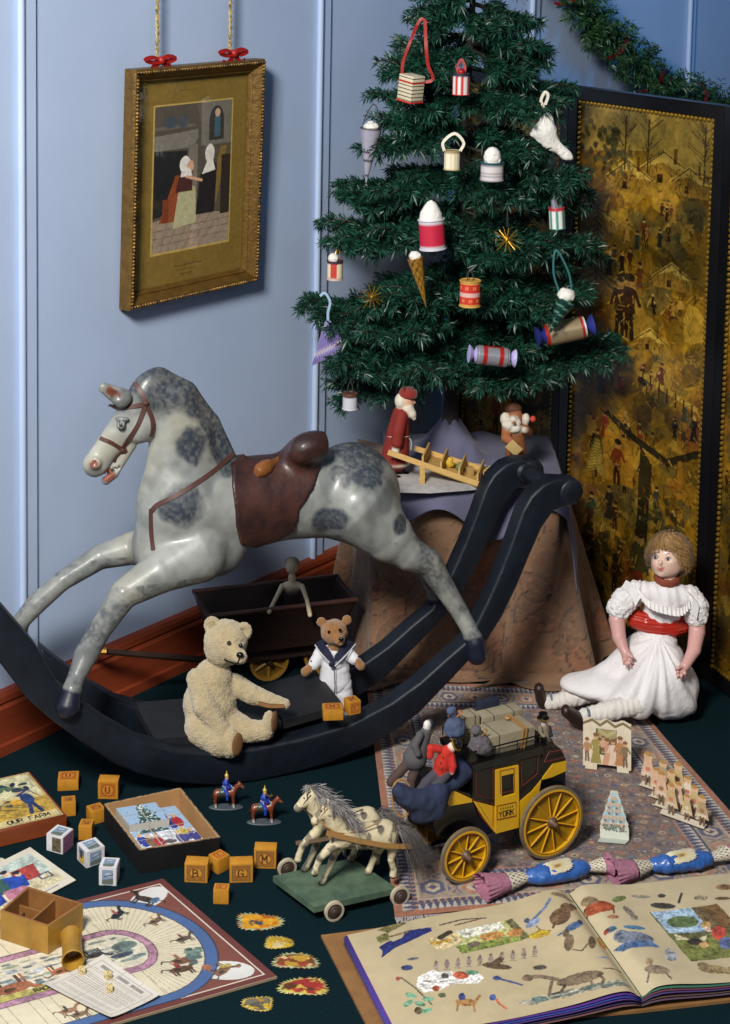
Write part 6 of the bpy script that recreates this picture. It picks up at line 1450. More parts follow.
organic('body', [q.el(543.5, 722, 0, 3.4, 3.4, 3.8, c=1, k=.001)] + q.ch([(544, 728, 4.6), (545, 736, 5.4), (546, 741, 5)], c=0) + q.ch([(540, 728, -.008, 2.6), (541, 735, -.014, 2.2), (544, 736, -.018, 2)], c=0, k=.001) + q.ch([(549, 728, .0, 2.6), (551, 735, -.008, 2.2)], c=2, k=.001) + q.ch([(544, 741, 3.6), (547, 750, 3.4), (551, 758, 3)], c=2, k=.001) + q.ch([(549, 741, 3.6), (553, 748, 3.4), (556, 753, 3)], c=2, k=.001), m_cloth, [(120, 108, 88), (206, 192, 176), (26, 26, 34)], t3, h=.0015, k=.002, soft=.0006)
b = MB(); b.lathe([(0, 0), (6.4 * q.m, 0), (6.4 * q.m, 1.2 * q.m), (4.4 * q.m, 1.6 * q.m), (4.6 * q.m, 6 * q.m), (0, 6.6 * q.m)], q(543, 718.5), None, 18); ho = b.build('hat', m_ck, t3, world=True); b = MB(); b.tube([q(543, 718.5) + 6.4 * q.m * A(math.cos(a), math.sin(a), .08) for a in np.linspace(0, 6.283, 25)[:-1]], .0011, 5, closed=True); b.build('gold_band', m_goldw, ho, world=True)
m_parcel = mat('buff_parcel_paper', (138, 128, 104), .85, var=.14, vs=25, bump=.3, bs=60); m_string = mat('dark_string', (60, 50, 40), .8); m_tanl = mat('tan_leather')
RZT = cpt(500, 752, .04)[2]
def parcel(name, label, lat0, lat1, x0, x1, y0, y1, m, bev=.003, lines=True):
    # a parcel lying on the roof along the coach
    a0, a1 = cxy(x0, (y0 + y1) / 2, lat0)[0], cxy(x1, (y0 + y1) / 2, lat0)[0]; zb, zt = cxy((x0 + x1) / 2, y1, lat0)[1], cxy((x0 + x1) / 2, y0, lat0)[1]
    c = C0 * A(1, 1, 0) + cd * (a0 + a1) / 2 + cn * (lat0 + lat1) / 2 + UP * (zb + zt) / 2; R = rotz(math.atan2(cd[1], cd[0])); sz = (a1 - a0, lat1 - lat0, zt - zb)
    t = thing(name, label, 'parcel', c - UP * sz[2] / 2, group='luggage on the coach roof'); MB().box(c, sz, R, bev=bev).build('wrapping', m, t, world=True)
    if lines:
        b = MB()
        for f in (-.22, .26):
            P = [c + R @ A(sz[0] * f, a * (sz[1] / 2 + .0006), e * (sz[2] / 2 + .0006)) for a, e in ((-1, -1), (-1, 1), (1, 1), (1, -1))]; b.tube(P, .0007, 5, closed=True)
        P = [c + R @ A(a * (sz[0] / 2 + .0006), e * (sz[1] / 2 + .0006), .002) for a, e in ((-1, -1), (-1, 1), (1, 1), (1, -1))]; b.tube(P, .0007, 5, closed=True); b.build('string', m_string, t, world=True)
    return t, c, R, sz
tp, pc_, R, sz = parcel('paper_parcel', 'large buff paper parcel bound with a tan strap on the coach roof', .022, .072, 485, 535, 729, 757, m_parcel)
b = MB()
for o_ in (0, .006):
    P = [pc_ + R @ A(sz[0] * .22 + o_ + e * .004, a * (sz[1] / 2 + .002), e * (sz[2] / 2 + .002)) for a, e in ((-1, -1), (-1, 1), (1, 1), (1, -1))]; b.tube(P, .0026, 6, closed=True, sq=.6)
b.ell(pc_ + R @ A(sz[0] * .2, sz[1] * .3, sz[2] / 2 + .004), (.006, .004, .003)); b.build('strap', m_tanl, tp, world=True)
parcel('paper_parcel', 'flat buff parcel behind the large strapped parcel on the coach roof', .074, .104, 482, 523, 710, 736, m_parcel)
parcel('paper_parcel', 'small buff bundle left of the other parcels on the coach roof', .072, .100, 458, 480, 713, 740, m_parcel, lines=True)
parcel('small_trunk', 'dark blue trunk standing behind the parcels on the coach', .104, .116, 479, 500, 697, 724, mat('dark_blue_trunk', (26, 34, 52), .6), lines=False)
def bag(name, label, c, rx, rz, m, tie, seed):
    t = thing(name, label, 'bag', c - UP * rz * .8, group='luggage on the coach roof'); organic('sack', [ell(c, (rx, rx * .8, rz * .8)), ell(c - UP * rz * .3, (rx * 1.05, rx * .85, rz * .5)), cap(c + UP * rz * .5, c + UP * rz * 1.0 - cd * .004, rx * .5, rx * .3), cap(c + UP * rz * 1.0 - cd * .004, c + UP * rz * 1.35 - cd * .008, rx * .3, rx * .5)], m, None, t, h=.002, k=.006, fur=.002, fs=130)
    b = MB(); e = c + UP * rz * .98; b.tube([e + A(rx * .38 * math.cos(a), rx * .38 * math.sin(a), 0) for a in np.linspace(0, 6.283, 17)[:-1]], .0014, 5, closed=True)
    for sg in (-1, 1): b.tube(spline([e, e + cd * sg * .008 + UP * .006, e + cd * sg * .014 + UP * .001, e + cd * sg * .006 - UP * .002], 4), .0011, 5)
    b.build('tie_cord', tie, t, world=True)
bag('cloth_bag', 'grey cloth bag in front of the strapped parcel on the coach', cpt(480, 744, .022) + UP * 0, .019, .019, mat('grey_tweed', (96, 90, 94), .9, col2=(70, 66, 72), vs=400, bump=.4, bs=300), m_tanl, 1)
bag('cloth_bag', 'blue cloth bag with orange ties behind the scarlet coachman', cpt(455, 727, .06), .017, .022, mat('faded_blue_cloth', (66, 78, 104), .9, var=.2, vs=60, bump=.4, bs=200), mat('orange_cord', (180, 110, 50), .7), 2)

# ================================================================== pair of toy horses on a wheeled platform
t = thing('toy_horse_team', 'pair of dappled toy horses with grey manes on a green wheeled platform', 'toy horses', A(-.03, 2.715, 0))
PT_ = [PZ(273, 876, .028), PZ(314, 907, .028), PZ(397, 888, .028), PZ(352, 858, .028)]
pd = unit((PT_[2] - PT_[1]) * A(1, 1, 0)); pn = A(-pd[1], pd[0], 0)
b = MB(); b.prism([(p[0], p[1]) for p in PT_], (0, 0, 0), A(1, 0, 0), A(0, 1, 0), UP, .018, .028); b.build('platform', mat('worn_green_paint', (84, 104, 82), .65, col2=(62, 82, 66), vs=30, bump=.3, bs=60), t, world=True)
m_cwh = mat('cream_tyre', (176, 164, 140), .7, var=.15, vs=50); m_dhub = mat('dark_wheel_wood', (66, 52, 46), .6)
for (x, y) in ((329, 904), (392, 886), (287, 868), (352, 850)):
    c = PZ(x, y, .0165); e0 = PT_[1] if y > 880 else PT_[0]; tgt = (PT_[1] - pn * .005) @ pn if y > 880 else (PT_[0] + pn * .0) @ pn + .0; c = c + pn * ((tgt - c @ pn) if y > 880 else 0); c[2] = .0165; b = MB(); Fm = frame(-pn)
    b.lathe([(0, -.003), (.0165, -.003), (.0165, .003), (.013, .0035), (.0125, .001), (0, .001)], c, Fm, 28, m=0); b.lathe([(.013, .0012), (.0125, .003), (.009, .0028), (.008, .0045), (.005, .0045), (.004, .006), (0, .0065)], c, Fm, 24, m=1); b.build('wheel', [m_cwh, m_dhub], t, world=True)
m_ponyskin = mat('pony_hide', rough=.7, attr=True, bump=.4, bs=200); m_mane = mat('grey_horsehair', rough=.75, attr=True, sheen=.2); m_dark = mat('dark_leather', (56, 42, 36), .6)
def hair(name, parent, roots, dirs, n, L, w, seed, c0=(120, 114, 112), c1=(196, 190, 184), droop=.4, dark_end=None):
    rg = np.random.default_rng(seed); V = []; C = []; f = []
    P = spline(roots, 6); Dv = spline(dirs, 6)
    for k in range(n):
        i = rg.integers(0, len(P)); p = P[i] + rg.normal(size=3) * .0012; d = unit(np.asarray(Dv[i]) + rg.normal(size=3) * .28); l = L * rg.uniform(.6, 1.15); e = unit(np.cross(d, rg.normal(size=3))) * w; c = lin(c0) + (lin(c1) - lin(c0)) * rg.uniform(); base = len(V)
        for j in range(4):
            g = j / 3; q = p + d * l * g - UP * droop * l * g * g; ww = e * (1 - .8 * g); V += [q - ww, q + ww]; cc = c if dark_end is None else c * (1 - g) + lin(dark_end) * g; C += [cc, cc]
        for j in range(3): f.append([base + 2 * j, base + 2 * j + 1, base + 2 * j + 3, base + 2 * j + 2])
    return mesh_obj(name, np.array(V) - OFF[parent.name], np.array(f), m_mane, parent, None, 180, np.array(C))
def pony(off, dx, dy, liftl, far):
    # off: plane of this pony; dx, dy: shift in the picture relative to the near pony
    o = PZ(340, 890, .028) + pn * off
    q = lambda x, y, d=0: PP(x + dx, y + dy, o + pn * d, pn); m = .00195
    ch = lambda pts, k=None: chain([(q(p[0], p[1], p[2]), p[3] * m) for p in pts], 0, k)
    pr = ch([(343, 834, 0, 11.5), (362, 836, 0, 10.5), (384, 834, 0, 12)]) + ch([(342, 834, 0, 11), (334, 822, 0, 8.5), (328, 812, 0, 6.5)]) + ch([(329, 808, 0, 6), (322, 814, 0, 4.6), (315, 821, 0, 3.6)], k=.002)
    for sg in (-1, 1): pr += ch([(329, 804, sg * .004, 1.6), (328, 799, sg * .0055, .7)], k=.001)
    pr += ch([(340, 842, -.008, 5.5), (330, 848, -.010, 4), (320, 858, -.010, 3), (316, 868, -.010, 2.6), (315, 873, -.010, 3.2)], .003) + ch([(342, 842, .008, 5.5), (335, 852, .009, 3.6), (330, 866, .009, 2.7), (324, 878, .009, 2.6), (322, 882, .009, 3.2)], .003)
    pr += ch([(388, 838, -.008, 7.5), (393, 848, -.010, 4.4), (391, 860, -.010, 2.8), (394, 870, -.010, 2.6), (393, 875, -.010, 3.2)], .003) + ch([(384, 838, .008, 7), (378, 850, .009, 4), (374, 858, .009, 2.8), (370, 868, .009, 2.6), (368, 872, .009, 3.2)], .003)
    hv = [q(315, 874, -.010), q(322, 883, .009), q(393, 877, -.010), q(368, 874, .009)]
    kn = [q(320, 858, -.010), q(332, 856, .009), q(393, 850, -.010), q(382, 828, -.016), q(346, 846, -.012), q(362, 842, -.014), q(337, 848, -.012)]
    def col(V, C):
        n = fbm(V, 70, 3, 3); c = lin((196, 184, 150)) * (.75 + .5 * n)[:, None]
        k = np.clip((n - .56) * 12, 0, .75)
        for p in kn: k = np.maximum(k, np.clip((1 - np.linalg.norm(V - p, axis=1) / .0085) * 3 + (n - .5) * 3, 0, .85))
        c = c * (1 - k[:, None]) + lin((52, 46, 46)) * k[:, None]
        for p in hv: h = np.clip((1.2 - np.linalg.norm(V - p, axis=1) / .0058) * 6, 0, 1)[:, None]; c = c * (1 - h) + lin((14, 13, 14)) * h
        return c
    body = organic('pony_body', pr, m_ponyskin, None, t, h=.0017, k=.005, colfn=col)
    b = MB(); b.ell(q(321, 811, -.0065), .0013, n=8); b.build('eye', m_eye, body, world=True)
    b = MB(); b.tube(spline([q(328, 808, -.010), q(322, 815, -.008), q(318, 822, -.006)], 4), .0009, 5); b.tube(spline([q(330, 803, -.004), q(324, 808, -.008), q(327, 818, -.009)], 4), .0009, 5); b.tube(spline([q(318, 820, -.006), q(335, 832, -.018), q(355, 832, -.019), q(380, 822, -.018)], 4), .0011, 5)
    Pc = [q(343 + 13 * math.cos(a), 833 + 14 * math.sin(a), -.004 - .012 * max(0, math.cos(a * .5 + .4))) for a in np.linspace(0, 6.283, 17)[:-1]]; b.tube(Pc, .0026, 6, closed=True); b.build('harness', m_tanl if not far else m_dark, body, world=True)
    hair('mane', body, [q(327, 800), q(334, 804), q(343, 813), q(350, 821)], [A(.5, -.5, .35), A(.7, -.5, .25), A(.8, -.5, .1), A(.8, -.5, -.1)], 520, .032, .0008, 3 + int(far), (84, 80, 80), (168, 162, 158))
    hair('mane', body, [q(326, 801), q(329, 800)], [A(-.8, -.3, .2), A(-.5, -.4, .3)], 60, .014, .0005, 9)
    hair('tail', body, [q(395, 826), q(398, 828)], [A(.7, -.2, .25), A(.8, -.1, .0)], 420, .062, .0009, 5, (60, 54, 54), (150, 142, 138), 1.0, (48, 42, 42))
    return q
qn = pony(.018, 0, 0, 0, False); qf = pony(.066, -17, -13, 0, True)
b = MB(); b.ribbon(spline([qn(327, 833, -.022), qn(360, 841, -.024), qn(392, 846, -.024), qn(424, 846, -.018)], 5), .0078, .003, up=unit(-pn + UP * .25)); b.build('near_shaft', m_tanl, t, world=True)
b = MB(); b.ribbon([qn(330, 838, .012), qn(312, 841, .03), qn(296, 843, .045)], .006, .003, up=unit(-pd * .5 - pn + UP * .25)); b.build('pole_bar', mat('dark_tan', (92, 74, 54), .7), t, world=True)
# ================================================================== alphabet and picture blocks
m_blk = mat('ochre_block_paint', (184, 126, 34), 0.55, var=.15, vs=60, bump=.12, bs=90)
m_wblk = mat('white_block_paper', (206, 206, 208), 0.65, var=.05, vs=40)
m_prt = mat('block_print', rough=0.6, attr=True)
def face_art(letter, style, seed):
    r = random.Random(seed)
    cv = Canvas(1, 1, 44, (184, 126, 34))
    if style == 'letter':
        cv.rect(.06, .06, .94, .94, (104, 84, 54)); cv.rect(.10, .10, .90, .90, (150, 96, 32))
        for _ in range(90): x, y = r.uniform(.12, .88), r.uniform(.12, .88); cv.ell(x, y, .025, .018, r.choice([(108, 70, 30), (176, 122, 44), (92, 72, 48)]), r.uniform(0, 3))
        cv.ell(.5, .5, .32, .32, (118, 70, 26)); cv.ell(.5, .5, .28, .28, (190, 134, 44)); cv.text(letter, .36, .30, .40, .075, (78, 44, 22), wd=.85)
        for sx in (-.16, .16): cv.line([(.5 + sx - .06, .30), (.5 + sx + .06, .30)], .04, (78, 44, 22)); cv.line([(.5 + sx - .06, .70), (.5 + sx + .06, .70)], .04, (78, 44, 22)) if letter in 'MU' else None
    elif style == 'red':
        cv.rect(.08, .08, .92, .92, (168, 96, 26)); cv.ell(.5, .5, .36, .36, (150, 66, 24)); cv.ell(.5, .5, .30, .30, (186, 124, 38)); cv.text(letter, .38, .32, .36, .08, (128, 48, 26), wd=.85)
    elif style == 'mark':
        cv.rect(.1, .1, .9, .9, (162, 104, 30)); 
        for _ in range(5): cv.ell(r.uniform(.25, .75), r.uniform(.3, .7), .12, .08, r.choice([(104, 60, 26), (142, 70, 30)]), r.uniform(0, 3))
    elif style == 'pic':
        cv.rect(0, 0, 1, 1, (206, 206, 208)); cv.rect(.16, .06, .84, .88, (124, 144, 168)); cv.poly([(.16, .06), (.84, .06), (.84, .4), (.16, .3)], (96, 104, 96)); cv.ell(.55, .6, .2, .12, (168, 176, 186)); cv.line([(.3, .5), (.8, .62)], .06, (70, 74, 84)); cv.rect(.25, .0, .75, .04, (120, 120, 130))
    elif style == 'dark':
        cv.rect(0, 0, 1, 1, (206, 206, 208)); cv.rect(.36, .05, .92, .92, (84, 74, 56)); 
        for _ in range(60): cv.ell(r.uniform(.38, .9), r.uniform(.08, .88), .05, .03, r.choice([(120, 104, 70), (60, 62, 54), (140, 124, 90), (88, 70, 60)]), r.uniform(0, 3))
    elif style == 'mauve': cv.rect(0, 0, 1, 1, (138, 92, 120)); cv.line([(.2, .2), (.8, .8)], .06, (110, 70, 96))
    elif style == 'gold':
        cv.rect(0, 0, 1, 1, (206, 206, 208)); cv.rect(.2, .05, .8, .95, (196, 162, 74)); cv.poly([(.2, .55), (.8, .6), (.8, .95), (.2, .95)], (104, 120, 140)); cv.rect(.35, .35, .6, .8, (52, 54, 60))
    cv.noise(.12, 14, seed); return cv
def block(label, cx, cy, w, h, rz, base=0.0, faces=(), m=None, d=None, group='alphabet blocks', name='alphabet_block'):
    # cx, cy: where the middle of the foot of the block stands in the photograph; w wide, d deep, h high
    p = PZ(cx, cy, base); d = d or w; o = thing(name, label, 'block', p, rz, group)
    MB().box((0, 0, h / 2), (w, d, h), bev=.0014).build('cube', m or m_blk, o)
    e = .0004; S = {'front': ((-w / 2, -d / 2 - e, 0), (1, 0, 0), (0, 0, 1), w, h), 'left': ((-w / 2 - e, d / 2, 0), (0, -1, 0), (0, 0, 1), d, h), 'right': ((w / 2 + e, -d / 2, 0), (0, 1, 0), (0, 0, 1), d, h), 'top': ((-w / 2, -d / 2, h + e), (1, 0, 0), (0, 1, 0), w, d)}
    for k, (fc, lt, st) in enumerate(faces):
        o0, a, b2, la, lb = S[fc]; o0, a, b2 = A(*o0), A(*a), A(*b2); mg = .05 if (m is None) else .03
        cv = face_art(lt, st, int(cx) + k); q = o0 + a * la * mg + b2 * lb * mg; a, b2 = a * la * (1 - 2 * mg), b2 * lb * (1 - 2 * mg)
        MB().grid(cv.surf(q, q + a, q + a + b2, q + b2), 0, cv.a).build('printed_face', m_prt, o)
    return o
block('ochre alphabet block with a black letter B standing by the black tray', 197, 879, .039, .034, -.06, faces=(('front', 'B', 'letter'),), d=.024)
block('ochre alphabet block with a letter G between the B and M blocks', 241, 879, .039, .034, .10, faces=(('front', 'G', 'letter'),), d=.024)
block('ochre alphabet block with a letter M nearest the wheeled horses', 265.5, 865, .038, .035, -.02, faces=(('front', 'M', 'letter'),), d=.024)
block('small ochre block turned cornerwise between the B and G blocks', 219, 869, .026, .026, .78, faces=(('top', 'C', 'red'),))
block('smallest ochre block alone in front of the B and G blocks', 221.5, 901, .0255, .025, -.03, faces=(('top', 'E', 'red'),), d=.02)
block('ochre alphabet block with a letter U behind the black tray', 109, 796, .037, .035, -.02, faces=(('front', 'U', 'red'),), d=.024)
block('flat ochre block lying behind the farm picture box', 68.5, 786, .038, .020, .12, faces=(('top', 'U', 'red'),), d=.036)
block('small ochre block touching the corner of the farm picture box', 68.5, 813, .025, .026, .2, faces=(('top', '', 'mark'),))
block('tiny upright ochre block between the farm box and the white cubes', 86.5, 837, .0235, .027, -.05, faces=(('top', '', 'mark'),))
block('small ochre block leaning by the left corner of the black tray', 96, 820, .027, .024, .55, faces=(('top', '', 'mark'),))
block('flat ochre block with printed top on the rocking horse boards', 332.5, 717, .038, .021, .12, base=.108, faces=(('top', 'M', 'red'),), d=.03)
block('small ochre cube beside the flat block on the rocking horse boards', 352, 712, .0245, .026, .5, base=.110, faces=(('front', 'C', 'red'), ('top', '', 'mark')))
block('white picture cube with a dark print beside the farm box', 60, 848, .0335, .031, -.42, faces=(('front', '', 'dark'), ('right', '', 'mauve'), ('top', '', 'pic')), m=m_wblk, group='loose picture cubes', name='picture_cube')
block('white picture cube with a gold print in the middle of the three', 91, 861, .035, .030, .62, faces=(('left', '', 'gold'), ('front', '', 'pic'), ('top', '', 'pic')), m=m_wblk, group='loose picture cubes', name='picture_cube')
block('white picture cube with a blue print nearest the game board', 109.5, 881, .030, .033, -.06, faces=(('front', '', 'pic'), ('top', '', 'mauve' if False else 'pic')), m=m_wblk, group='loose picture cubes', name='picture_cube')

# ================================================================== helper: open box from four rim corners
def open_box(name, label, cat, rim, z, wall, mo, mi, dividers=()):
    P = [A(p[0], p[1], 0) for p in rim]; c = sum(P) / 4; t = thing(name, label, cat, c); In = []
    for k in range(4):
        a, b2, d = P[k - 1], P[k], P[(k + 1) % 4]; In.append(b2 + unit(a - b2) * wall + unit(d - b2) * wall)
    V = [p + UP * .0005 for p in P] + [p + UP * z for p in P] + [p + UP * z for p in In] + [p + UP * wall for p in In]
    f = [[3, 2, 1, 0]]; mi_ = [0]
    for k in range(4):
        k2 = (k + 1) % 4; f += [[k, k2, 4 + k2, 4 + k], [4 + k, 4 + k2, 8 + k2, 8 + k], [8 + k, 8 + k2, 12 + k2, 12 + k]]; mi_ += [0, 1, 1]
    f.append([12, 13, 14, 15]); mi_.append(1)
    me = mesh_obj('tray', np.array(V) - c, f, [mo, mi], t, None, 30, None, mi_)
    bm = bmesh.new(); bm.from_mesh(me.data); bmesh.ops.recalc_face_normals(bm, faces=bm.faces); bm.to_mesh(me.data); bm.free()
    return t, In, me
tr = [PZ(104, 804, .043), PZ(139.5, 850, .043), PZ(219.7, 837, .043), PZ(180.5, 788, .043)]
t, In, _ = open_box('puzzle_tray', 'black cardboard tray with worn edges holding a Christmas picture puzzle', 'tray', tr, .043, .0035, mat('black_card', (12, 11, 13), .75, var=.5, vs=40, spec=.3), mat('buff_card', (168, 128, 82), .85, var=.1, vs=30))
b = MB(); P = [A(p[0], p[1], .043) for p in tr]
for k in range(4): b.tube([P[k], P[(k + 1) % 4]], .0009, 5)
b.build('worn_edge', mat('worn_card_edge', (150, 134, 108), .9, col2=(50, 44, 38), vs=90), t, world=True)
# cubes of the puzzle: one picture shared by twelve cubes
pz = Canvas(1.2, 0.9, 130, (150, 178, 204)); pz.mark()
pz.poly([(0, 0), (1.2, 0), (1.2, .3), (.7, .36), (0, .3)], (206, 208, 214)); r = random.Random(5)
for k in range(5):
    y = .36 + .1 * k; wv = .30 - .055 * k; pz.poly([(.44 - wv, y), (.44 + wv, y), (.44 + wv * .45, y + .13), (.44 - wv * .45, y + .13)], (52, 78, 72))
    for _ in range(12): x = .44 + r.uniform(-wv, wv); pz.ell(x, y + r.uniform(0, .1), .03, .015, r.choice([(196, 206, 210), (96, 122, 110), (176, 190, 190), (30, 54, 52)]), r.uniform(-.6, .6))
pz.line([(.44, .2), (.44, .4)], .04, (80, 60, 44))
for x, y, c in ((.12, .18, (40, 56, 140)), (.26, .14, (120, 96, 74)), (.4, .12, (160, 50, 50)), (.86, .5, (60, 60, 130)), (1.0, .52, (168, 44, 48)), (.98, .2, (54, 58, 124)), (1.1, .14, (62, 62, 120)), (.84, .12, (70, 72, 128))):
    pz.ell(x, y, .1, .13, c); pz.ell(x, y + .15, .045, .05, (206, 170, 140))
pz.ell(.95, .27, .1, .07, (206, 186, 90)); pz.ell(.6, .1, .12, .05, (96, 88, 90))
for _ in range(80): pz.line([(x := r.uniform(0, 1.2), y := r.uniform(0, .9)), (x + r.uniform(-.04, .04), y + r.uniform(-.03, .03))], .01, r.choice([(60, 66, 84), (220, 222, 226), (110, 120, 140)]))
I0 = [A(p[0], p[1], 0) for p in In]    # left, front, right, back
pz.engrave(.5, 40, 3)
ex, ey = (I0[2] - I0[1]), (I0[0] - I0[1]); ux, uy = ex / np.linalg.norm(ex), ey / np.linalg.norm(ey)
m_cube_side = mat('cube_side_paper', (176, 172, 162), .7)
q0 = I0[1] + ex * .06 + ey * .06
for j in range(3):
    for i in range(4):
        # four columns along the long side, three across
        ca, cb = ey * (.20 * i), ex * (.27 * j); sa, sb = ey * .196, ex * .265; raised = .012 if (i >= 2 and j <= 1) else 0.0; zt = .034 + raised
        o = q0 + ca + cb; c = o + (sa + sb) / 2; t = thing('puzzle_cube', 'paper covered puzzle cube fitted in the black tray, part of one shared picture', 'cube', A(c[0], c[1], .004), group='picture cubes in the black tray')
        V = [p + UP * z for z in (.0038, zt) for p in (o, o + sb, o + sb + sa, o + sa)]; bo = MB(); bo.add(V, [[3, 2, 1, 0], [0, 1, 5, 4], [1, 2, 6, 5], [2, 3, 7, 6], [3, 0, 4, 7], [4, 5, 6, 7]]); bo.build('cube', m_cube_side, t, world=True)
        n = 34; a = np.linspace(.02, .98, n); Aa, Bb = np.meshgrid(a, a); S = o + Bb[..., None] * sa + Aa[..., None] * sb + UP * (zt + .0004)
        uu = ((Aa + j) / 3 * (pz.nx - 1)).astype(int); vv = ((Bb + i) / 4 * (pz.ny - 1)).astype(int); MB().grid(S, 0, pz.a[np.clip(vv, 0, pz.ny - 1), np.clip(uu, 0, pz.nx - 1)]).build('printed_face', m_prt, t, world=True)
        t['label'] = ['nearest', 'middle', 'far'][0] and ('puzzle cube %s in the black tray' % (['with blue child beside the front corner', 'with snowy foreground', 'with dark blue figures at the right corner', 'with grey child figure', 'with the foot of the painted tree', 'with yellow bonnet and blue coat', 'with pale sky on the raised left', 'with the middle of the painted tree', 'with red coated child', 'with sky at the raised back corner', 'with the top of the painted tree', 'with sky beside the back wall'][i * 3 + j]))

# ================================================================== farm picture box
c0, c1 = PZ(29.6, 771, .031), PZ(67, 815, .031); c2 = PZ(0, 831, .031); uu = unit(c2 - c1); c2 = c1 + uu * .20; c3 = c0 + uu * .20
Pq = [c0, c3, c2, c1]
t = thing('farm_picture_box', 'brown wooden box with a coloured farm scene pasted on its lid', 'box', (c0 + c2) / 2 * A(1, 1, 0))
V = [p * A(1, 1, 0) + UP * z for z in (.0005, .031) for p in Pq]; b = MB(); b.add(V, [[3, 2, 1, 0], [4, 5, 6, 7], [0, 1, 5, 4], [1, 2, 6, 5], [2, 3, 7, 6], [3, 0, 4, 7]]); o = b.build('case', mat('mahogany_box', (122, 58, 28), .45, var=.2, vs=12, stretch=(1, 1, 6)), t, world=True)
bm = bmesh.new(); bm.from_mesh(o.data); bmesh.ops.recalc_face_normals(bm, faces=bm.faces); bmesh.ops.bevel(bm, geom=list(bm.edges), offset=.0015, segments=2, affect='EDGES'); bm.to_mesh(o.data); bm.free()
w, h = .20, float(np.linalg.norm(c1 - c0)); cv = Canvas(w, h, 900, (196, 180, 130)); r = random.Random(8)
# u runs from the left edge of the picture, v from its near edge
cv.mark(); cv.rect(0, 0, w, h, (200, 184, 132)); cv.rect(.004, h * .55, w - .004, h - .004, (196, 190, 150)); cv.poly([(0, .02), (w, .025), (w, .085), (0, .07)], (176, 144, 60))
for _ in range(140): x, y = r.uniform(.02, w - .02), r.uniform(.02, h * .5); cv.line([(x, y), (x - .012, y + .006)], .0022, r.choice([(126, 110, 50), (206, 170, 60), (96, 84, 50), (150, 120, 46)]))
for _ in range(60): x, y = .06 + r.gauss(0, .03) + .02, h * .80 + r.gauss(0, .011); cv.ell(x + .03, y, .009, .005, r.choice([(38, 66, 70), (52, 84, 72), (28, 44, 60), (76, 100, 74)]), r.uniform(0, 3))
for _ in range(40): x, y = .05 + r.gauss(0, .03) + .02, h * .42 + r.gauss(0, .008); cv.ell(x, y, .008, .004, r.choice([(96, 84, 60), (126, 100, 60), (70, 74, 60)]))
cv.line([(.152, .03), (.162, .07)], .008, (40, 56, 96)); cv.line([(.172, .03), (.166, .07)], .008, (36, 50, 90)); cv.ell(.163, .085, .012, .021, (36, 58, 108)); cv.ell(.160, .112, .007, .008, (200, 160, 120)); cv.ell(.160, .120, .013, .005, (52, 58, 70)); cv.line([(.170, .095), (.15, .102), (.174, .118)], .005, (36, 58, 108)); cv.line([(.165, .14), (.188, .085)], .002, (60, 50, 40)); cv.ell(.14, .08, .012, .01, (196, 150, 50))
cv.text('OUR FARM', .10, .008, .012, .0026, (50, 40, 30), wd=.95)
cv.line([(.003, .003), (w - .003, .003), (w - .003, h - .003), (.003, h - .003), (.003, .003)], .002, (150, 128, 84)); cv.engrave(.5, 260, 5); cv.noise(.12, 60, 4)
i0 = lambda p, q, s_: p + unit(q - p) * s_
e = .006; cc = (c0 + c2) / 2; K = [p + (cc - p) * .05 + UP * .0006 for p in (c2, c1, c0, c3)]
MB().grid(cv.surf(*K), 0, cv.a).build('lid_picture', m_prt, t, world=True)

# ================================================================== coloured prints
def sheet(name, label, cat, quad, art, m=None, curl=0.0, group=None, th=.0006):
    q = [A(*p) for p in quad]; c = sum(q) / 4 * A(1, 1, 0); c[2] = min(p[2] for p in q); s = art.surf(*q)
    a = (art.U / art.w)[..., None]; b2 = (art.V / art.h)[..., None]; s = s + UP * (curl * ((2 * a - 1) ** 4 * .6 + (2 * b2 - 1) ** 4) * .5)
    b = MB(); b.grid(s, 0, art.a); b.grid((s - UP * th)[:, ::-1], 0, art.a[:, ::-1] * .95); o = b.build(name, m or m_prt, loc=c, world=True, sharp=180); tag(o, label, cat, group); return o
k0, k1, k2 = PZ(30, 847, .004), PZ(76, 880, .004), PZ(38, 900, .004); dv = k2 - k1; dv = unit(dv) * .17
cv = Canvas(.17, .125, 900, (206, 200, 182)); r = random.Random(3)
cv.mark(); cv.rect(.012, .016, .158, .112, (176, 190, 180)); cv.rect(.012, .016, .158, .048, (198, 186, 150)); cv.rect(.03, .09, .06, .105, (190, 168, 96)); cv.rect(.034, .093, .056, .102, (206, 196, 160))
cv.poly([(.09, .055), (.135, .048), (.145, .085), (.10, .09)], (160, 62, 56)); cv.poly([(.07, .05), (.105, .04), (.115, .07), (.08, .085)], (36, 70, 160)); cv.poly([(.05, .05), (.075, .045), (.08, .085), (.055, .085)], (50, 86, 82)); cv.poly([(.03, .045), (.05, .045), (.055, .08), (.03, .085)], (140, 90, 130)); cv.poly([(.02, .025), (.05, .03), (.055, .055), (.02, .05)], (40, 60, 150)); cv.poly([(.055, .03), (.09, .022), (.10, .045), (.06, .055)], (168, 110, 130))
for x, y in ((.062, .093), (.092, .092), (.042, .09), (.108, .078)): cv.ell(x, y, .006, .007, (206, 170, 140)); cv.ell(x, y + .005, .007, .005, (40, 36, 44))
cv.line([(.13, .04), (.15, .036), (.15, .05), (.13, .052), (.13, .04)], .003, (60, 70, 100)); cv.line([(.03, .01), (.14, .01)], .0022, (120, 116, 106)); cv.engrave(.5, 300, 5); cv.noise(.1, 60, 3)
sheet('coloured_print', 'coloured print of seated figures lying on top of another sheet by the yellow box', 'print', (k1 + dv, k1, k0, k0 + dv), cv, group='loose prints')
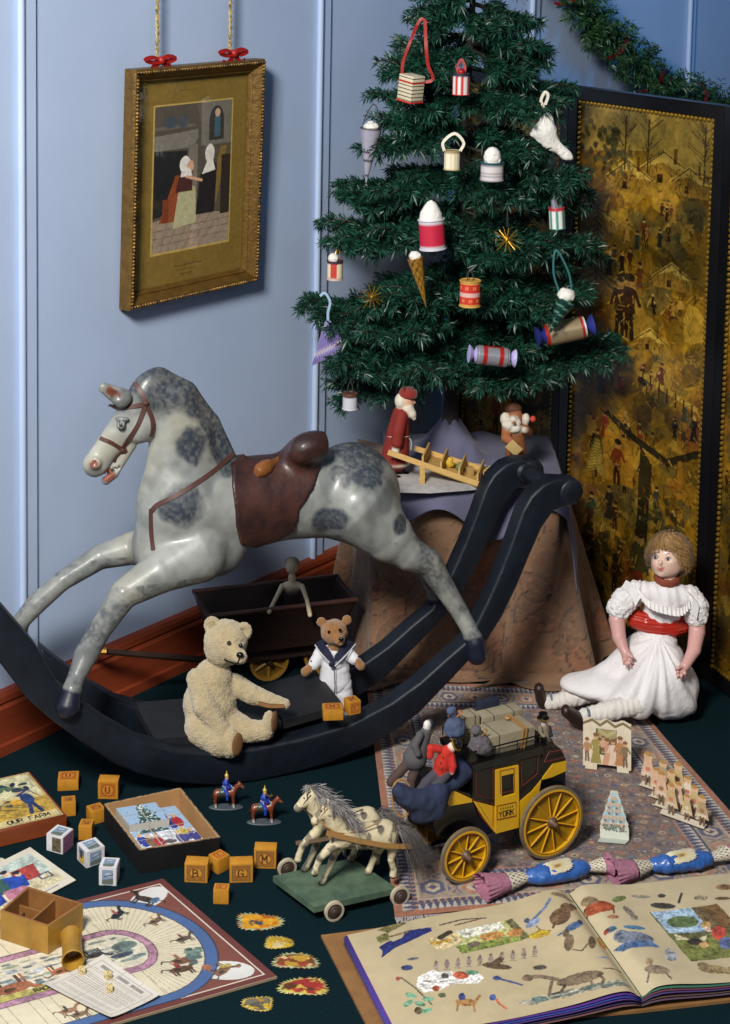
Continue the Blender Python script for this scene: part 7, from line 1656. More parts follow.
cv2 = Canvas(.17, .125, 500, (196, 190, 172)); cv2.rect(.012, .012, .158, .113, (186, 184, 170)); 
for k in range(8): cv2.line([(.02, .02 + .011 * k), (.15, .022 + .011 * k)], .0016, (140, 136, 126))
R2 = rotz(.22); kc = (k1 + k0) / 2 + dv / 2
sheet('coloured_print', 'pale printed sheet mostly hidden beneath the coloured print', 'print', [A(*((R2 @ (p - kc)) + kc + A(-.018, -.030, 0))[:2], .0018) for p in (k1 + dv, k1, k0, k0 + dv)], cv2, group='loose prints')

# ================================================================== race game board and what lies on it
ba, bb_ = PZ(163, 881), PZ(277, 979); bv = unit(bb_ - ba); bu = A(-.888, -.46, 0); bL = .333; bW = .50; BT = .0045
def bp(u, v, z=BT): return ba + bu * u + bv * v + UP * z
cv = Canvas(bW, bL, 860, (198, 186, 152)); r = random.Random(4); uc, vc = .162, .165
cv.rect(0, 0, bW, bL, (104, 44, 38)); cv.rect(.012, .012, bW, bL - .012, (206, 196, 176)); cv.rect(.0145, .0145, bW, bL - .0145, (120, 62, 48))
cv.ell(.05, .045, .042, .022, (204, 202, 196), .5); cv.ell(.055, bL - .048, .04, .026, (204, 202, 196), -.5)
def cap_shape(du, dv_, col): cv.ell(uc, vc, du, dv_, col); cv.rect(uc, vc - dv_, bW, vc + dv_, col)
cap_shape(.138, .156, (40, 44, 60)); cap_shape(.136, .154, (56, 92, 146)); cap_shape(.118, .137, (40, 44, 60)); cap_shape(.1165, .1355, (206, 194, 160))
cv.mark()
for k in range(40):
    a = math.radians(90 + 180 * k / 40 + 2); cv.line([(uc + .05 * math.cos(a), vc + .062 * math.sin(a)), (uc + .116 * math.cos(a), vc + .135 * math.sin(a))], .0009, (150, 138, 112))
for k in range(22): u_ = uc + .016 * k; cv.line([(u_, vc - .135), (u_, vc - .062)], .0009, (150, 138, 112)); cv.line([(u_, vc + .062), (u_, vc + .135)], .0009, (150, 138, 112))
cap_shape(.052, .064, (60, 40, 54)); cap_shape(.0505, .0625, (160, 110, 134)); cap_shape(.039, .050, (60, 40, 54)); cap_shape(.0378, .0488, (202, 192, 164))
for _ in range(120):
    u_, v_ = r.uniform(.14, .40), r.uniform(vc - .04, vc + .03); cv.ell(u_, v_, r.uniform(.004, .014), r.uniform(.001, .004), r.choice([(150, 164, 170), (112, 128, 120), (186, 180, 160), (96, 112, 112), (140, 150, 120)]))
cv.ell(.15, vc - .01, .02, .012, (92, 110, 104)); cv.ell(.165, vc + .012, .018, .007, (60, 74, 90))
for u_, v_, c, w_ in ((.20, vc - .006, (60, 56, 56), .04), (.34, vc + .022, (150, 84, 42), .075), (.26, vc + .01, (160, 94, 50), .05)): beast(cv, u_, v_, w_, c, .1)
cv.rect(.25, vc + .034, bW, vc + .049, (168, 156, 60)); cv.text('RACE', .318, vc + .0455, .0085, .0022, (40, 36, 26), math.pi, .95)
def jockey(u_, v_, w_, c, jc, ang): beast(cv, u_, v_, w_, c, ang, ll=.25); ca, sa = math.cos(ang), math.sin(ang); cv.line([(u_ - .06 * w_ * ca, v_ + .1 * w_), (u_ - .12 * w_, v_ + .36 * w_)], .13 * w_, jc); cv.ell(u_ - .16 * w_, v_ + .44 * w_, .07 * w_, .07 * w_, (200, 160, 130))
# riders face along the track; seen from the near side the picture is upside down in board terms, so turn them about
for u_, v_, w_, c, jc, a in ((.116, .069, .040, (34, 36, 42), (150, 60, 50), math.pi + .55), (.075, .112, .036, (110, 84, 60), (150, 120, 60), math.pi + .35), (.064, .178, .036, (92, 74, 58), (120, 60, 60), math.pi + .1), (.098, .232, .050, (110, 70, 44), (130, 90, 60), math.pi - .1), (.11, .252, .048, (92, 62, 40), (150, 50, 46), math.pi - .1), (.29, .29, .035, (112, 86, 60), (90, 60, 50), math.pi), (.30, .275, .035, (140, 100, 66), (60, 66, 60), math.pi)):
    beast(cv, u_, v_, w_, c, a, flip=-1, ll=.3); cv.line([(u_, v_ - .12 * w_), (u_ + .03 * w_, v_ - .38 * w_)], .12 * w_, jc); cv.ell(u_ + .06 * w_, v_ - .45 * w_, .06 * w_, .06 * w_, (200, 160, 130))
for _ in range(22): cv.ell(.075 + r.gauss(0, .006), .225 + r.gauss(0, .007), .007, .005, r.choice([(96, 122, 112), (120, 140, 124), (76, 100, 96)]))
beast(cv, .055, .047, .05, (60, 46, 38), 2.2); cv.ell(.045, .055, .01, .006, (64, 96, 130), .4); beast(cv, .06, bL - .05, .045, (120, 84, 56), .5); cv.ell(.075, bL - .068, .008, .008, (150, 90, 60)); cv.ell(.05, bL - .06, .01, .005, (170, 150, 60))
cv.engrave(.6, 300, 2); cv.a = cv.a * .8 + cv.a.mean(-1, keepdims=True) * .2; cv.noise(.14, 24, 5); cv.noise(.08, 120, 2)
t = thing('race_game_board', 'folding race game board with a blue oval track and riding jockeys', 'game board', bp(.2, .16, 0))
b = MB(); P = [bp(0, 0, 0), bp(0, bL, 0), bp(bW, bL, 0), bp(bW, 0, 0)]; b.add([p + UP * z for z in (0.0004, BT - .0003) for p in P], [[0, 1, 2, 3], [7, 6, 5, 4], [0, 4, 5, 1], [1, 5, 6, 2], [2, 6, 7, 3], [3, 7, 4, 0]]); b.build('board', mat('board_edge', (150, 128, 100), .8), t, world=True)
b = MB(); b.grid(cv.surf(bp(0, 0), bp(bW, 0), bp(bW, bL), bp(0, bL))[:, ::-1], 0, cv.a[:, ::-1]); b.build('printed_track', m_prt, t, world=True)
# yellow compartment box
yr = [PZ(28, 889, .047), PZ(0, 913.5, .047), PZ(48, 929, .047), PZ(83, 906, .047)]
t, In, _ = open_box('games_box', 'open yellow wooden games box with compartments standing on the game board', 'box', yr, .047, .004, mat('yellow_varnished_wood', (156, 116, 40), .4, var=.25, vs=25, coat=.2), mat('inner_wood', (136, 92, 48), .6, var=.2, vs=20))
for o in [x for x in bpy.data.objects if x.parent == t]: o.location.z += BT
I0 = [A(p[0], p[1], 0) for p in In]; b = MB()
def wallb(p, q, z, th=.003): n = unit(np.cross(q - p, UP)) * th / 2; b.add([e + s * n + UP * zz for zz in (BT + .004, z) for s, e in ((-1, p), (1, p), (1, q), (-1, q))], [[3, 2, 1, 0], [4, 5, 6, 7], [0, 1, 5, 4], [1, 2, 6, 5], [2, 3, 7, 6], [3, 0, 4, 7]])
mid = lambda p, q, f: p + (q - p) * f
p1, p2 = mid(I0[0], I0[3], .52), mid(I0[1], I0[2], .60); wallb(p1, p2, BT + .042); wallb(mid(I0[0], I0[1], .36), mid(p1, p2, .36), BT + .032); b.build('divider', mat('inner_wood'), t, world=True)
rg = random.Random(6)
for k in range(7):
    f, g = rg.uniform(.55, .9), rg.uniform(.12, .8); p = mid(mid(I0[0], I0[1], f), mid(p1, p2, f), g); o = thing('lead_race_horse', 'tiny dark lead race horse heaped inside the yellow games box', 'game piece', A(p[0], p[1], BT + .0042), rg.uniform(0, 6), 'lead race horses in the games box')
    b = MB(); b.ell((0, 0, .012), (.008, .003, .0035)); b.tube([(-.007, 0, .013), (-.012, 0, .019)], [.0022, .0016], 6); b.ell((-.014, 0, .019), (.003, .0014, .0014))
    for x in (-.005, .006): b.tube([(x, 0, .011), (x * 1.5, 0, .0)], .0011, 5)
    b.ell((0, 0, .017), (.0022, .0018, .004)); b.ell((-.001, 0, .022), .0016); b.build('horse_and_rider', mat('dark_lead_paint', (44, 36, 36), .5, col2=(84, 60, 46), vs=300), o)
# dice cup
p0, p1 = PZ(71, 934, BT + .019), PZ(73, 961, BT + .017); d = unit(p1 - p0); L = np.linalg.norm(p1 - p0); p0[2] = p1[2] = BT + .0178; d = unit(p1 - p0)
t = thing('dice_cup', 'turned yellow wooden dice cup lying on its side against the games box', 'dice cup', (p0 + p1) / 2 * A(1, 1, 0) + UP * BT)
b = MB(); b.lathe([(0, 0), (.0160, 0), (.0172, .003), (.0162, .006), (.0174, .009), (.0158, .013), (.0152, L * .5), (.0158, L * .8), (.0172, L - .003), (.0176, L), (.0160, L + .001), (.0145, L - .002), (.0125, L * .55), (0, L * .5)], p0, frame(d), 30); b.build('turned_cup', mat('yellow_varnished_wood'), t, world=True)
# rules sheet and dice
sh = Canvas(.125, .105, 760, (196, 190, 178)); r = random.Random(2)
sh.line([(.008, .008), (.117, .008), (.117, .097), (.008, .097), (.008, .008)], .0012, (150, 146, 140))
for k in range(17):
    y = .014 + .0044 * k; x = .012
    while x < .11: l = r.uniform(.003, .009); sh.line([(x, y), (min(x + l, .112), y)], .0011, (142, 136, 130)); x += l + .002
for x in (.016, .05, .08): sh.rect(x, .086, x + .024, .092, (132, 128, 124))
for f in (.42, .72): sh.line([(.125 * f, 0), (.125 * f, .105)], .0012, (168, 160, 148)); sh.line([(0, .105 * f), (.125, .105 * f)], .0012, (168, 160, 148))
sh.noise(.14, 30, 5)
sq = [PZ(44, 986, BT + .002), PZ(111, 1020, BT + .003), PZ(160, 997, BT + .003), PZ(103, 957, BT + .002)]
sheet('rules_sheet', 'creased cream sheet of printed rules lying across the game board', 'paper', sq, sh, curl=.006)
m_bone = mat('bone', (206, 186, 132), .4, var=.1, vs=60)
for lab, (x, y), a in (('bone die at the mouth of the dice cup', (82, 973), .3), ('bone die in the middle of the rules sheet, the farther of a close pair', (108, 978), .7), ('bone die in the middle of the rules sheet, the nearer of a close pair', (109.5, 991), .15)):
    p = PZ(x, y, BT + .003); t = thing('bone_die', lab, 'die', p, a, 'bone dice'); t.scale = (.85, .85, .85); MB().box((0, 0, .0056), (.0112, .0112, .0112), bev=.0012).build('cube', m_bone, t); b = MB()
    for q in ((0, 0, .0113), (.003, .003, .0113), (-.003, -.003, .0113)): b.ell(q, (.0011, .0011, .0003), n=8)
    for q in ((-.0056, -.003, .008), (-.0056, .003, .003), (-.003, -.0056, .008), (.003, -.0056, .003), (0, -.0056, .0055)): b.ell(q, (.0003 if abs(q[0]) > .005 else .0011, .0003 if abs(q[1]) > .005 else .0011, .0011), n=8)
    b.build('pips', m_eye, t)

# ================================================================== lead soldiers on horseback
m_lead = mat('glossy_lead_paint', rough=.35, attr=True, coat=.2)
def soldier(label, x, y, horn):
    p = PZ(x, y); t = thing('lead_cavalryman', label, 'lead soldier', p, .05, 'lead soldiers'); k = 1.0; t.scale = (1.13, 1.13, 1.13)
    b = MB(); b.lathe([(0, 0), (.0078, 0), (.0084, .0014), (.0078, .0028), (0, .0028)], (0, 0, 0), None, 24)
    V = b.v[0]; b.v[0] = V * A(3.3, 1.15, 1); b.build('base', mat('grey_green_base', (70, 78, 86), .5), t)
    C = lambda pts, c, kk=.002: chain([(A(*q[:3]), q[3]) for q in pts], c, kk)
    pr = C([(-.014, 0, .026, .0062), (.0, 0, .0255, .0056), (.010, 0, .027, .0062)], 0) + C([(.011, 0, .029, .0046), (.018, 0, .037, .0036), (.021, 0, .040, .003)], 0) + C([(.021, 0, .040, .0031), (.028, 0, .034, .002)], 0)
    for s_ in (-1, 1): pr += C([(-.016, s_ * .003, .024, .0044), (-.0175, s_ * .003, .013, .0022), (-.0165, s_ * .003, .0075, .0017)], 0) + C([(.011, s_ * .003, .024, .0036), (.0115, s_ * .003, .013, .002), (.012, s_ * .003, .0075, .0017)], 0)
    pr += C([(-.0165, -.003, .0075, .0018), (-.016, -.003, .003, .0019)], 1) + C([(.012, -.003, .0075, .0018), (.0125, -.003, .003, .0019)], 1) + C([(-.0165, .003, .0075, .0018), (-.016, .003, .003, .0019)], 4) + C([(.012, .003, .0075, .0018), (.0125, .003, .003, .0019)], 1) + C([(-.019, 0, .026, .002), (-.023, 0, .018, .0018), (-.0225, 0, .012, .001)], 5) + [ell(A(.020, 0, .0435), (.001, .0012, .0022), None, 0, .001), ell(A(.0245, 0, .037), (.0012, .0024, .001), None, 1, .001)]
    pr += [ell(A(-.006, 0, .0275), (.0085, .0073, .0055), None, 2, .001)] 
    pr += C([(-.002, 0, .034, .0042), (-.001, 0, .042, .0048), (0, 0, .046, .0036)], 3, .001) + C([(-.001, -.004, .033, .0028), (.002, -.0075, .026, .0024), (.002, -.0078, .018, .0022)], 3, .001) + C([(0, -.0045, .044, .0018), (.004, -.006, .037, .0016), (.009, -.003, .035, .0015)], 3, .001) + C([(0, .0045, .044, .0018), (.005, .004, .037, .0016), (.009, .002, .035, .0015)], 3, .001)
    pr += [ell(A(.009, -.002, .035), (.002, .002, .0018), None, 1, .001), ell(A(.001, 0, .051), (.003, .003, .0034), None, 6, .001), ell(A(.0005, 0, .0545), (.0034, .0034, .003), None, 7, .001)] + C([(.0005, 0, .0565, .0016), (.0005, 0, .0625, .0008)], 7, .001) + [ell(A(-.002, 0, .0375), (.0046, .0046, .0016), None, 1, .0006)]
    body = organic('horse_and_rider', pr, m_lead, [(118, 56, 34), (206, 202, 196), (58, 82, 70), (36, 62, 156), (74, 40, 28), (40, 26, 22), (206, 160, 130), (190, 160, 70)], t, h=.0011, k=.002, soft=.0003, world=False)
    if horn: b = MB(); b.tube(spline([(.003, -.004, .049), (.009, -.005, .047), (.013, -.005, .049)], 4), [.0008, .0008, .0009, .001, .0012, .0016, .002, .0026, .003], 8); b.build('trumpet', m_gilt, t); b = MB(); b.ell((.010, -.001, .042), (.004, .0034, .0044)); b.build('drum', mat('dark_drum', (28, 30, 44), .4), t)
    return t
soldier('lead cavalryman in blue on a brown horse, nearer the black tray corner', 226, 808, False)
soldier('lead cavalryman in blue with a trumpet on a brown horse, nearer the rocker', 264, 823, True)

# ================================================================== scrap book
ZP = .030; s0, s1 = PZ(568, 890, ZP), PZ(641, 992, ZP); o0, o1 = PZ(347, 934, ZP - .006), PZ(400, 1040, ZP - .006); r0 = s0 + (PZ(728, 874, ZP) - s0) * 1.35; r1 = s1 + (PZ(730, 979, ZP) - s1) * 2.4; r1 = s1 + (r0 - s0) * 1.0
t = thing('scrap_book', 'large open scrap book pasted with animal and bird pictures at the front', 'book', (s0 + s1) / 2 * A(1, 1, 0))
m_page = mat('scrap_page', rough=.75, attr=True, bump=.1, bs=90)
def page_surf(cv, a0, a1, b0, b1, rise):
    # a: spine edge, b: outer edge; runs from the spine outwards with a swell near it
    f = (cv.U / cv.w); g = (cv.V / cv.h)[..., None]; z = rise * np.exp(-((f - .10) / .12) ** 2) - .010 * np.exp(-(f / .035) ** 2) + .0015 * np.sin(f * 9 + 2 * g[..., 0])
    fe = f[..., None]; top = a0 + (b0 - a0) * fe; bot = a1 + (b1 - a1) * fe; return bot + (top - bot) * g + UP * z[..., None]
lw = float(np.linalg.norm(o0 - s0)); lh = float(np.linalg.norm(s1 - s0))
cv = Canvas(lw, lh, 720, (178, 162, 128)); cv.noise(.16, 9, 1); cv.mark(); r = random.Random(6)
# u: distance from the spine (towards the left of the picture), v: from the near edge upwards; mirror so that animals face the right way
PX = lambda x, y: None
Mx = np.stack([(o0 - s0) / lw, (s0 - s1) / lh], 1)[:2]; Mi = np.linalg.inv(Mx)
def on_page(x, y, ref, Minv):
    q = PZ(x, y, ZP)[:2] - ref[:2]; return Minv @ q
def at(x, y): u_, v_ = on_page(x, y, s1, Mi); return u_, v_
def pp_(cv, at, pts, col, al=1): cv.poly([at(*p) for p in pts], col, al)
def pe_(cv, at, x, y, rx, ry, col, n=16, ang=0.0):
    c, s_ = math.cos(ang), math.sin(ang); cv.poly([at(x + rx * math.cos(a) * c - ry * math.sin(a) * s_, y + rx * math.cos(a) * s_ + ry * math.sin(a) * c) for a in np.linspace(0, 6.283, n + 1)[:-1]], col)
def pl_(cv, at, pts, w, col): cv.line([at(*p) for p in pts], w, col)
P_ = lambda *a: pp_(cv, at, *a); E_ = lambda *a, **k: pe_(cv, at, *a, **k); L_ = lambda *a: pl_(cv, at, *a)
P_([(377, 927), (397, 917), (407, 921), (389, 930)], (104, 96, 56)); P_([(384, 943), (402, 936), (406, 929), (431, 926), (432, 930), (407, 941), (395, 946), (381, 956)], (30, 38, 98)); L_([(391, 934), (407, 930)], .005, (110, 92, 60)); P_([(379, 944), (390, 938), (397, 941), (383, 950)], (30, 38, 98)); P_([(376, 934), (388, 929), (390, 937), (380, 941)], (110, 106, 60))
P_([(455, 932), (508, 918), (530, 936), (462, 953)], (176, 176, 118)); P_([(455, 945), (527, 931), (530, 937), (462, 953)], (124, 138, 66)); P_([(505, 919), (512, 917), (530, 936), (522, 938)], (96, 92, 62)); P_([(425, 940), (452, 929), (464, 940), (440, 950)], (196, 176, 130)); L_([(440, 937), (450, 931)], .010, (60, 52, 40)); L_([(432, 943), (450, 939)], .006, (196, 150, 50)); P_([(455, 930), (500, 920), (505, 926), (465, 937)], (206, 204, 188))
for x, y, rx, ry, c in ((492, 934, 13, 4, (176, 128, 70)), (515, 931, 8, 4, (168, 118, 66)), (474, 943, 7, 3, (104, 92, 76))):
    E_(x, y, rx, ry, c, ang=-.15); L_([(x - rx * .6, y), (x - rx * .6, y + 7)], .002, c); L_([(x + rx * .6, y - 1), (x + rx * .6, y + 6)], .002, c)
L_([(440, 924), (462, 918), (486, 916)], .003, (60, 52, 46)); L_([(455, 924), (480, 917)], .003, (84, 60, 48))
for k in range(10): x = 436 + 11 * k; y = 966 - 1.7 * k; E_(x, y, 2.6, 4.2, (136, 120, 112)); E_(x, y - 4, 1.6, 1.6, (118, 96, 90)); L_([(x - 3, y + 5), (x + 3, y + 5)], .0018, (120, 108, 96))
L_([(530, 922), (545, 910), (550, 902)], .005, (96, 112, 146)); E_(533, 923, 8, 3.2, (128, 142, 168), ang=-.4); L_([(536, 926), (540, 930)], .002, (90, 84, 80)); E_(527, 920, 3, 2.4, (70, 78, 104))
E_(560, 920, 11, 8, (104, 78, 56), ang=-.3); E_(567, 911, 7, 5, (116, 88, 62)); E_(573, 907, 4, 3.4, (86, 62, 46)); L_([(555, 925), (553, 930)], .004, (80, 60, 44)); E_(562, 898, 12, 2.4, (124, 110, 84), ang=.1)
P_([(529, 934), (540, 930), (551, 932), (549, 936), (540, 938), (530, 938)], (176, 148, 44)); E_(574, 930, 10, 3.6, (76, 98, 136), ang=-.45); E_(580, 925, 3, 2.6, (60, 74, 104)); L_([(566, 934), (558, 938)], .004, (84, 104, 140))
E_(569, 946, 5, 8, (110, 92, 70), ang=.2); E_(566, 937, 3.4, 4, (110, 92, 70)); L_([(573, 953), (582, 955), (588, 948)], .003, (96, 80, 60)); E_(592, 946, 4, 7, (96, 78, 52)); E_(602, 941, 4, 8, (170, 118, 44), ang=-.4); L_([(598, 930), (604, 936)], .003, (90, 56, 40))
E_(540, 967, 7, 2.6, (88, 80, 70)); L_([(600, 962), (608, 960)], .004, (110, 122, 150))
E_(497, 965, 15, 3, (92, 74, 54), ang=.1); P_([(488, 963), (500, 955), (505, 957), (497, 966)], (86, 68, 50)); E_(488, 963, 3, 2, (84, 66, 50))
L_([(497, 977), (512, 981), (522, 984)], .0045, (56, 72, 120)); E_(497, 977, 4, 2.4, (56, 70, 116))
P_([(418, 977), (432, 970), (440, 972), (452, 971), (462, 974), (478, 972), (484, 977), (478, 983), (452, 984), (440, 991), (424, 993), (416, 986)], (214, 210, 204)); E_(430, 976, 5, 4, (206, 200, 196)); E_(445, 976, 4, 3, (90, 80, 76)); E_(461, 975, 8, 4, (176, 86, 56)); E_(436, 989, 4, 3, (160, 80, 56)); L_([(425, 981), (430, 982)], .0022, (90, 60, 56)); L_([(440, 982), (448, 981)], .0022, (80, 60, 56)); E_(472, 972, 7, 2.4, (100, 140, 112))
L_([(401, 977), (415, 988), (432, 1006)], .0026, (66, 70, 60))
for x, y in ((411, 996), (420, 1005), (428, 1000), (426, 1012), (408, 1004)): E_(x, y, 6, 2.6, (110, 156, 124), ang=r.uniform(-.5, .5))
E_(398, 978, 2.4, 2, (150, 70, 60)); E_(407, 967, 6, 3, (52, 62, 100)); E_(413, 958, 6, 1.4, (84, 84, 92), ang=-.1); E_(442, 996, 4, 2.6, (80, 90, 60)); E_(418, 1012, 4, 4, (96, 84, 60))
E_(466, 1003, 11, 4, (152, 112, 66)); L_([(458, 1005), (457, 1012)], .003, (130, 96, 60)); L_([(474, 1005), (475, 1012)], .003, (130, 96, 60)); E_(462, 997, 3.5, 4, (50, 60, 110)); L_([(476, 1001), (480, 996)], .005, (152, 112, 66)); L_([(494, 996), (500, 1004), (506, 1008)], .004, (176, 90, 60)); E_(493, 997, 3.4, 3.4, (60, 76, 130))
E_(580, 981, 24, 5.5, (112, 96, 76), ang=-.13); L_([(558, 980), (541, 976), (530, 976)], .009, (116, 100, 80)); E_(528, 977, 6, 3.4, (110, 92, 72)); L_([(604, 973), (614, 972), (622, 970)], .003, (100, 84, 66)); L_([(566, 985), (561, 993), (564, 998)], .0055, (92, 76, 60)); L_([(552, 982), (549, 996)], .005, (116, 100, 80)); L_([(598, 978), (604, 984), (600, 990)], .005, (96, 80, 62)); L_([(590, 982), (594, 992)], .005, (112, 96, 76))
for _ in range(40): x = r.uniform(522, 626); E_(x, 1002 - (x - 522) * .16 + r.uniform(-3, 3), 7, 1.4, r.choice([(140, 140, 124), (112, 118, 104), (168, 164, 148), (96, 104, 96)]), ang=-.2)
E_(540, 999, 9, 3, (92, 112, 104)); cv.engrave(.75, 330, 3); cv.noise(.10, 60, 7)
S = page_surf(cv, s0, s1, o0, o1, .006); b = MB(); b.grid(S[:, ::-1], 0, cv.a[:, ::-1]); b.build('page', m_page, t, world=True, sharp=180)
lw2 = float(np.linalg.norm(r0 - s0)); cv = Canvas(lw2, lh, 720, (180, 166, 134)); cv.noise(.16, 9, 4); cv.mark()
Mx = np.stack([(r0 - s0) / lw2, (s0 - s1) / lh], 1)[:2]; Mi2 = np.linalg.inv(Mx)
def at(x, y): return on_page(x, y, s1, Mi2)
P_([(648, 912), (717, 904), (760, 952), (690, 962)], (96, 96, 60)); P_([(650, 912), (690, 907), (720, 930), (668, 933)], (146, 168, 186)); P_([(690, 907), (717, 904), (760, 952), (730, 950), (706, 925)], (104, 88, 60)); P_([(672, 940), (735, 934), (760, 952), (690, 962)], (106, 110, 56)); E_(682, 921, 16, 6, (86, 104, 66))
E_(694, 941, 8, 3.4, (52, 46, 36)); P_([(673, 933), (690, 939), (676, 940)], (196, 186, 150)); P_([(698, 938), (706, 934), (705, 941)], (196, 186, 150)); E_(703, 944, 5, 3, (176, 140, 96)); E_(718, 932, 7, 7, (160, 62, 52)); E_(726, 942, 8, 6, (84, 98, 136)); E_(705, 924, 5, 3.4, (176, 140, 84)); E_(707, 928, 3, 3, (206, 170, 140)); P_([(700, 906), (717, 904), (738, 928), (722, 926)], (112, 84, 52))
E_(598, 910, 16, 5.6, (150, 72, 40), ang=.06); E_(588, 903, 9, 3.4, (120, 100, 74), ang=.2); L_([(586, 913), (586, 918)], .003, (120, 60, 40)); L_([(612, 912), (613, 917)], .003, (120, 60, 40)); E_(618, 901, 8, 3, (104, 116, 62), ang=-.4); E_(628, 914, 8, 3, (112, 104, 92), ang=.7); E_(633, 920, 4, 3, (130, 124, 112))
E_(634, 942, 19, 6.6, (108, 114, 130), ang=.03); E_(620, 939, 8, 5, (112, 118, 132)); P_([(612, 948), (650, 944), (659, 950), (622, 953)], (72, 98, 136)); L_([(625, 946), (625, 951)], .004, (90, 96, 112)); L_([(647, 945), (648, 950)], .004, (90, 96, 112)); E_(610, 932, 6, 2.4, (70, 110, 130)); E_(633, 931, 11, 2.2, (64, 100, 128)); E_(605, 932, 3, 2, (150, 60, 50))
E_(662, 905, 13, 3, (60, 56, 52), ang=.05); L_([(678, 902), (681, 893)], .004, (52, 50, 52)); E_(661, 895, 4, 2, (60, 60, 50)); E_(640, 896, 10, 1.6, (130, 124, 110)); E_(700, 898, 7, 2.4, (150, 140, 110)); E_(724, 888, 9, 3, (120, 92, 66)); E_(722, 899, 8, 1.6, (110, 84, 62)); E_(612, 921, 6, 2, (160, 110, 80))
E_(670, 958, 6, 6, (150, 152, 160)); L_([(668, 950), (664, 954)], .003, (120, 122, 130)); E_(656, 974, 13, 4.4, (128, 112, 92), ang=.1); L_([(648, 976), (646, 984)], .003, (110, 96, 78)); L_([(664, 976), (670, 983)], .003, (110, 96, 78)); E_(648, 966, 4, 4, (140, 120, 90)); E_(712, 969, 15, 4.6, (140, 120, 84), ang=.05); E_(702, 965, 6, 3, (120, 104, 76)); E_(730, 970, 8, 4, (150, 130, 90)); cv.engrave(.75, 330, 4); cv.noise(.10, 60, 8)
S = page_surf(cv, s0 + A(.002, 0, 0), s1 + A(.002, 0, 0), r0, r1, .006); b = MB(); b.grid(S, 0, cv.a); b.build('page', m_page, t, world=True, sharp=180)
# coloured leaves beneath
def leafset(spts, opts, cols, out, name):
    for k, (c, z) in enumerate(cols):
        e = out * (.0035 + .0012 * (k % 3)); sp0, sp1 = spts; op0, op1 = opts; dvn = unit(sp1 - sp0); ex_ = unit(op0 - sp0) * A(1, 1, 0)
        cvu = np.linspace(0, 1, 26); top = [sp0 - dvn * .002 * (k % 2) + (op0 - sp0) * f for f in cvu]; bot = [sp1 + dvn * (.002 + .0015 * (k % 3)) + (op1 - sp1) * f for f in cvu]
        h0 = lambda f: (.006 * math.exp(-((f - .10) / .12) ** 2) - .010 * math.exp(-(f / .035) ** 2)) * (1 - k * .12)
        S = np.zeros((2, 26, 3))
        for i, f in enumerate(cvu):
            zz = h0(f) - z; S[0, i] = top[i] + unit(op0 - sp0) * e * f * A(1, 1, 0) + UP * zz; S[1, i] = bot[i] + unit(op1 - sp1) * e * f * A(1, 1, 0) + UP * zz
        S[..., 2] = np.maximum(S[..., 2], .0055)
        b = MB(); b.grid(S if out and (np.cross(op0 - sp0, sp0 - sp1)[2] > 0) else S[:, ::-1]); o = b.build('coloured_leaf', mat('leaf_%s' % name + str(k), c, .8, var=.1, vs=60), t, world=True, sharp=180); md = o.modifiers.new('thick', 'SOLIDIFY'); md.thickness = .0009; md.offset = 0
leafset((s0, s1), (o0, o1), [((72, 36, 120), .0034), ((40, 60, 140), .0058), ((70, 44, 110), .008), ((110, 36, 46), .0105), ((60, 44, 84), .0135), ((104, 70, 66), .0165)], 1, 'left')
leafset((s0, s1), (r0, r1), [((44, 92, 74), .0034), ((96, 44, 60), .0058), ((64, 48, 104), .008), ((110, 40, 50), .0105), ((88, 66, 60), .0135), ((80, 60, 76), .0165)], 1, 'right')
m_cov = mat('brown_cover', (134, 96, 56), .6, var=.25, vs=14, bump=.2, bs=60)
k0, k1 = PZ(321, 935, .005), PZ(372, 1035, .005); b = MB(); sp0, sp1 = s0 * A(1, 1, 0), s1 * A(1, 1, 0) + unit(s1 - s0) * A(1, 1, 0) * .006
def plate(P, z0, z1): b.add([A(p[0], p[1], z) for z in (z0, z1) for p in P], [[3, 2, 1, 0], [4, 5, 6, 7], [0, 1, 5, 4], [1, 2, 6, 5], [2, 3, 7, 6], [3, 0, 4, 7]])
plate([k0, k1, sp1, sp0], .0006, .0052); plate([sp0, sp1, r1 * A(1, 1, 0) + (sp1 - s1 * A(1, 1, 0)), r0 * A(1, 1, 0)], .0006, .0052)
o = b.build('cover', m_cov, t, world=True); bm = bmesh.new(); bm.from_mesh(o.data); bmesh.ops.recalc_face_normals(bm, faces=bm.faces); bm.to_mesh(o.data); bm.free()

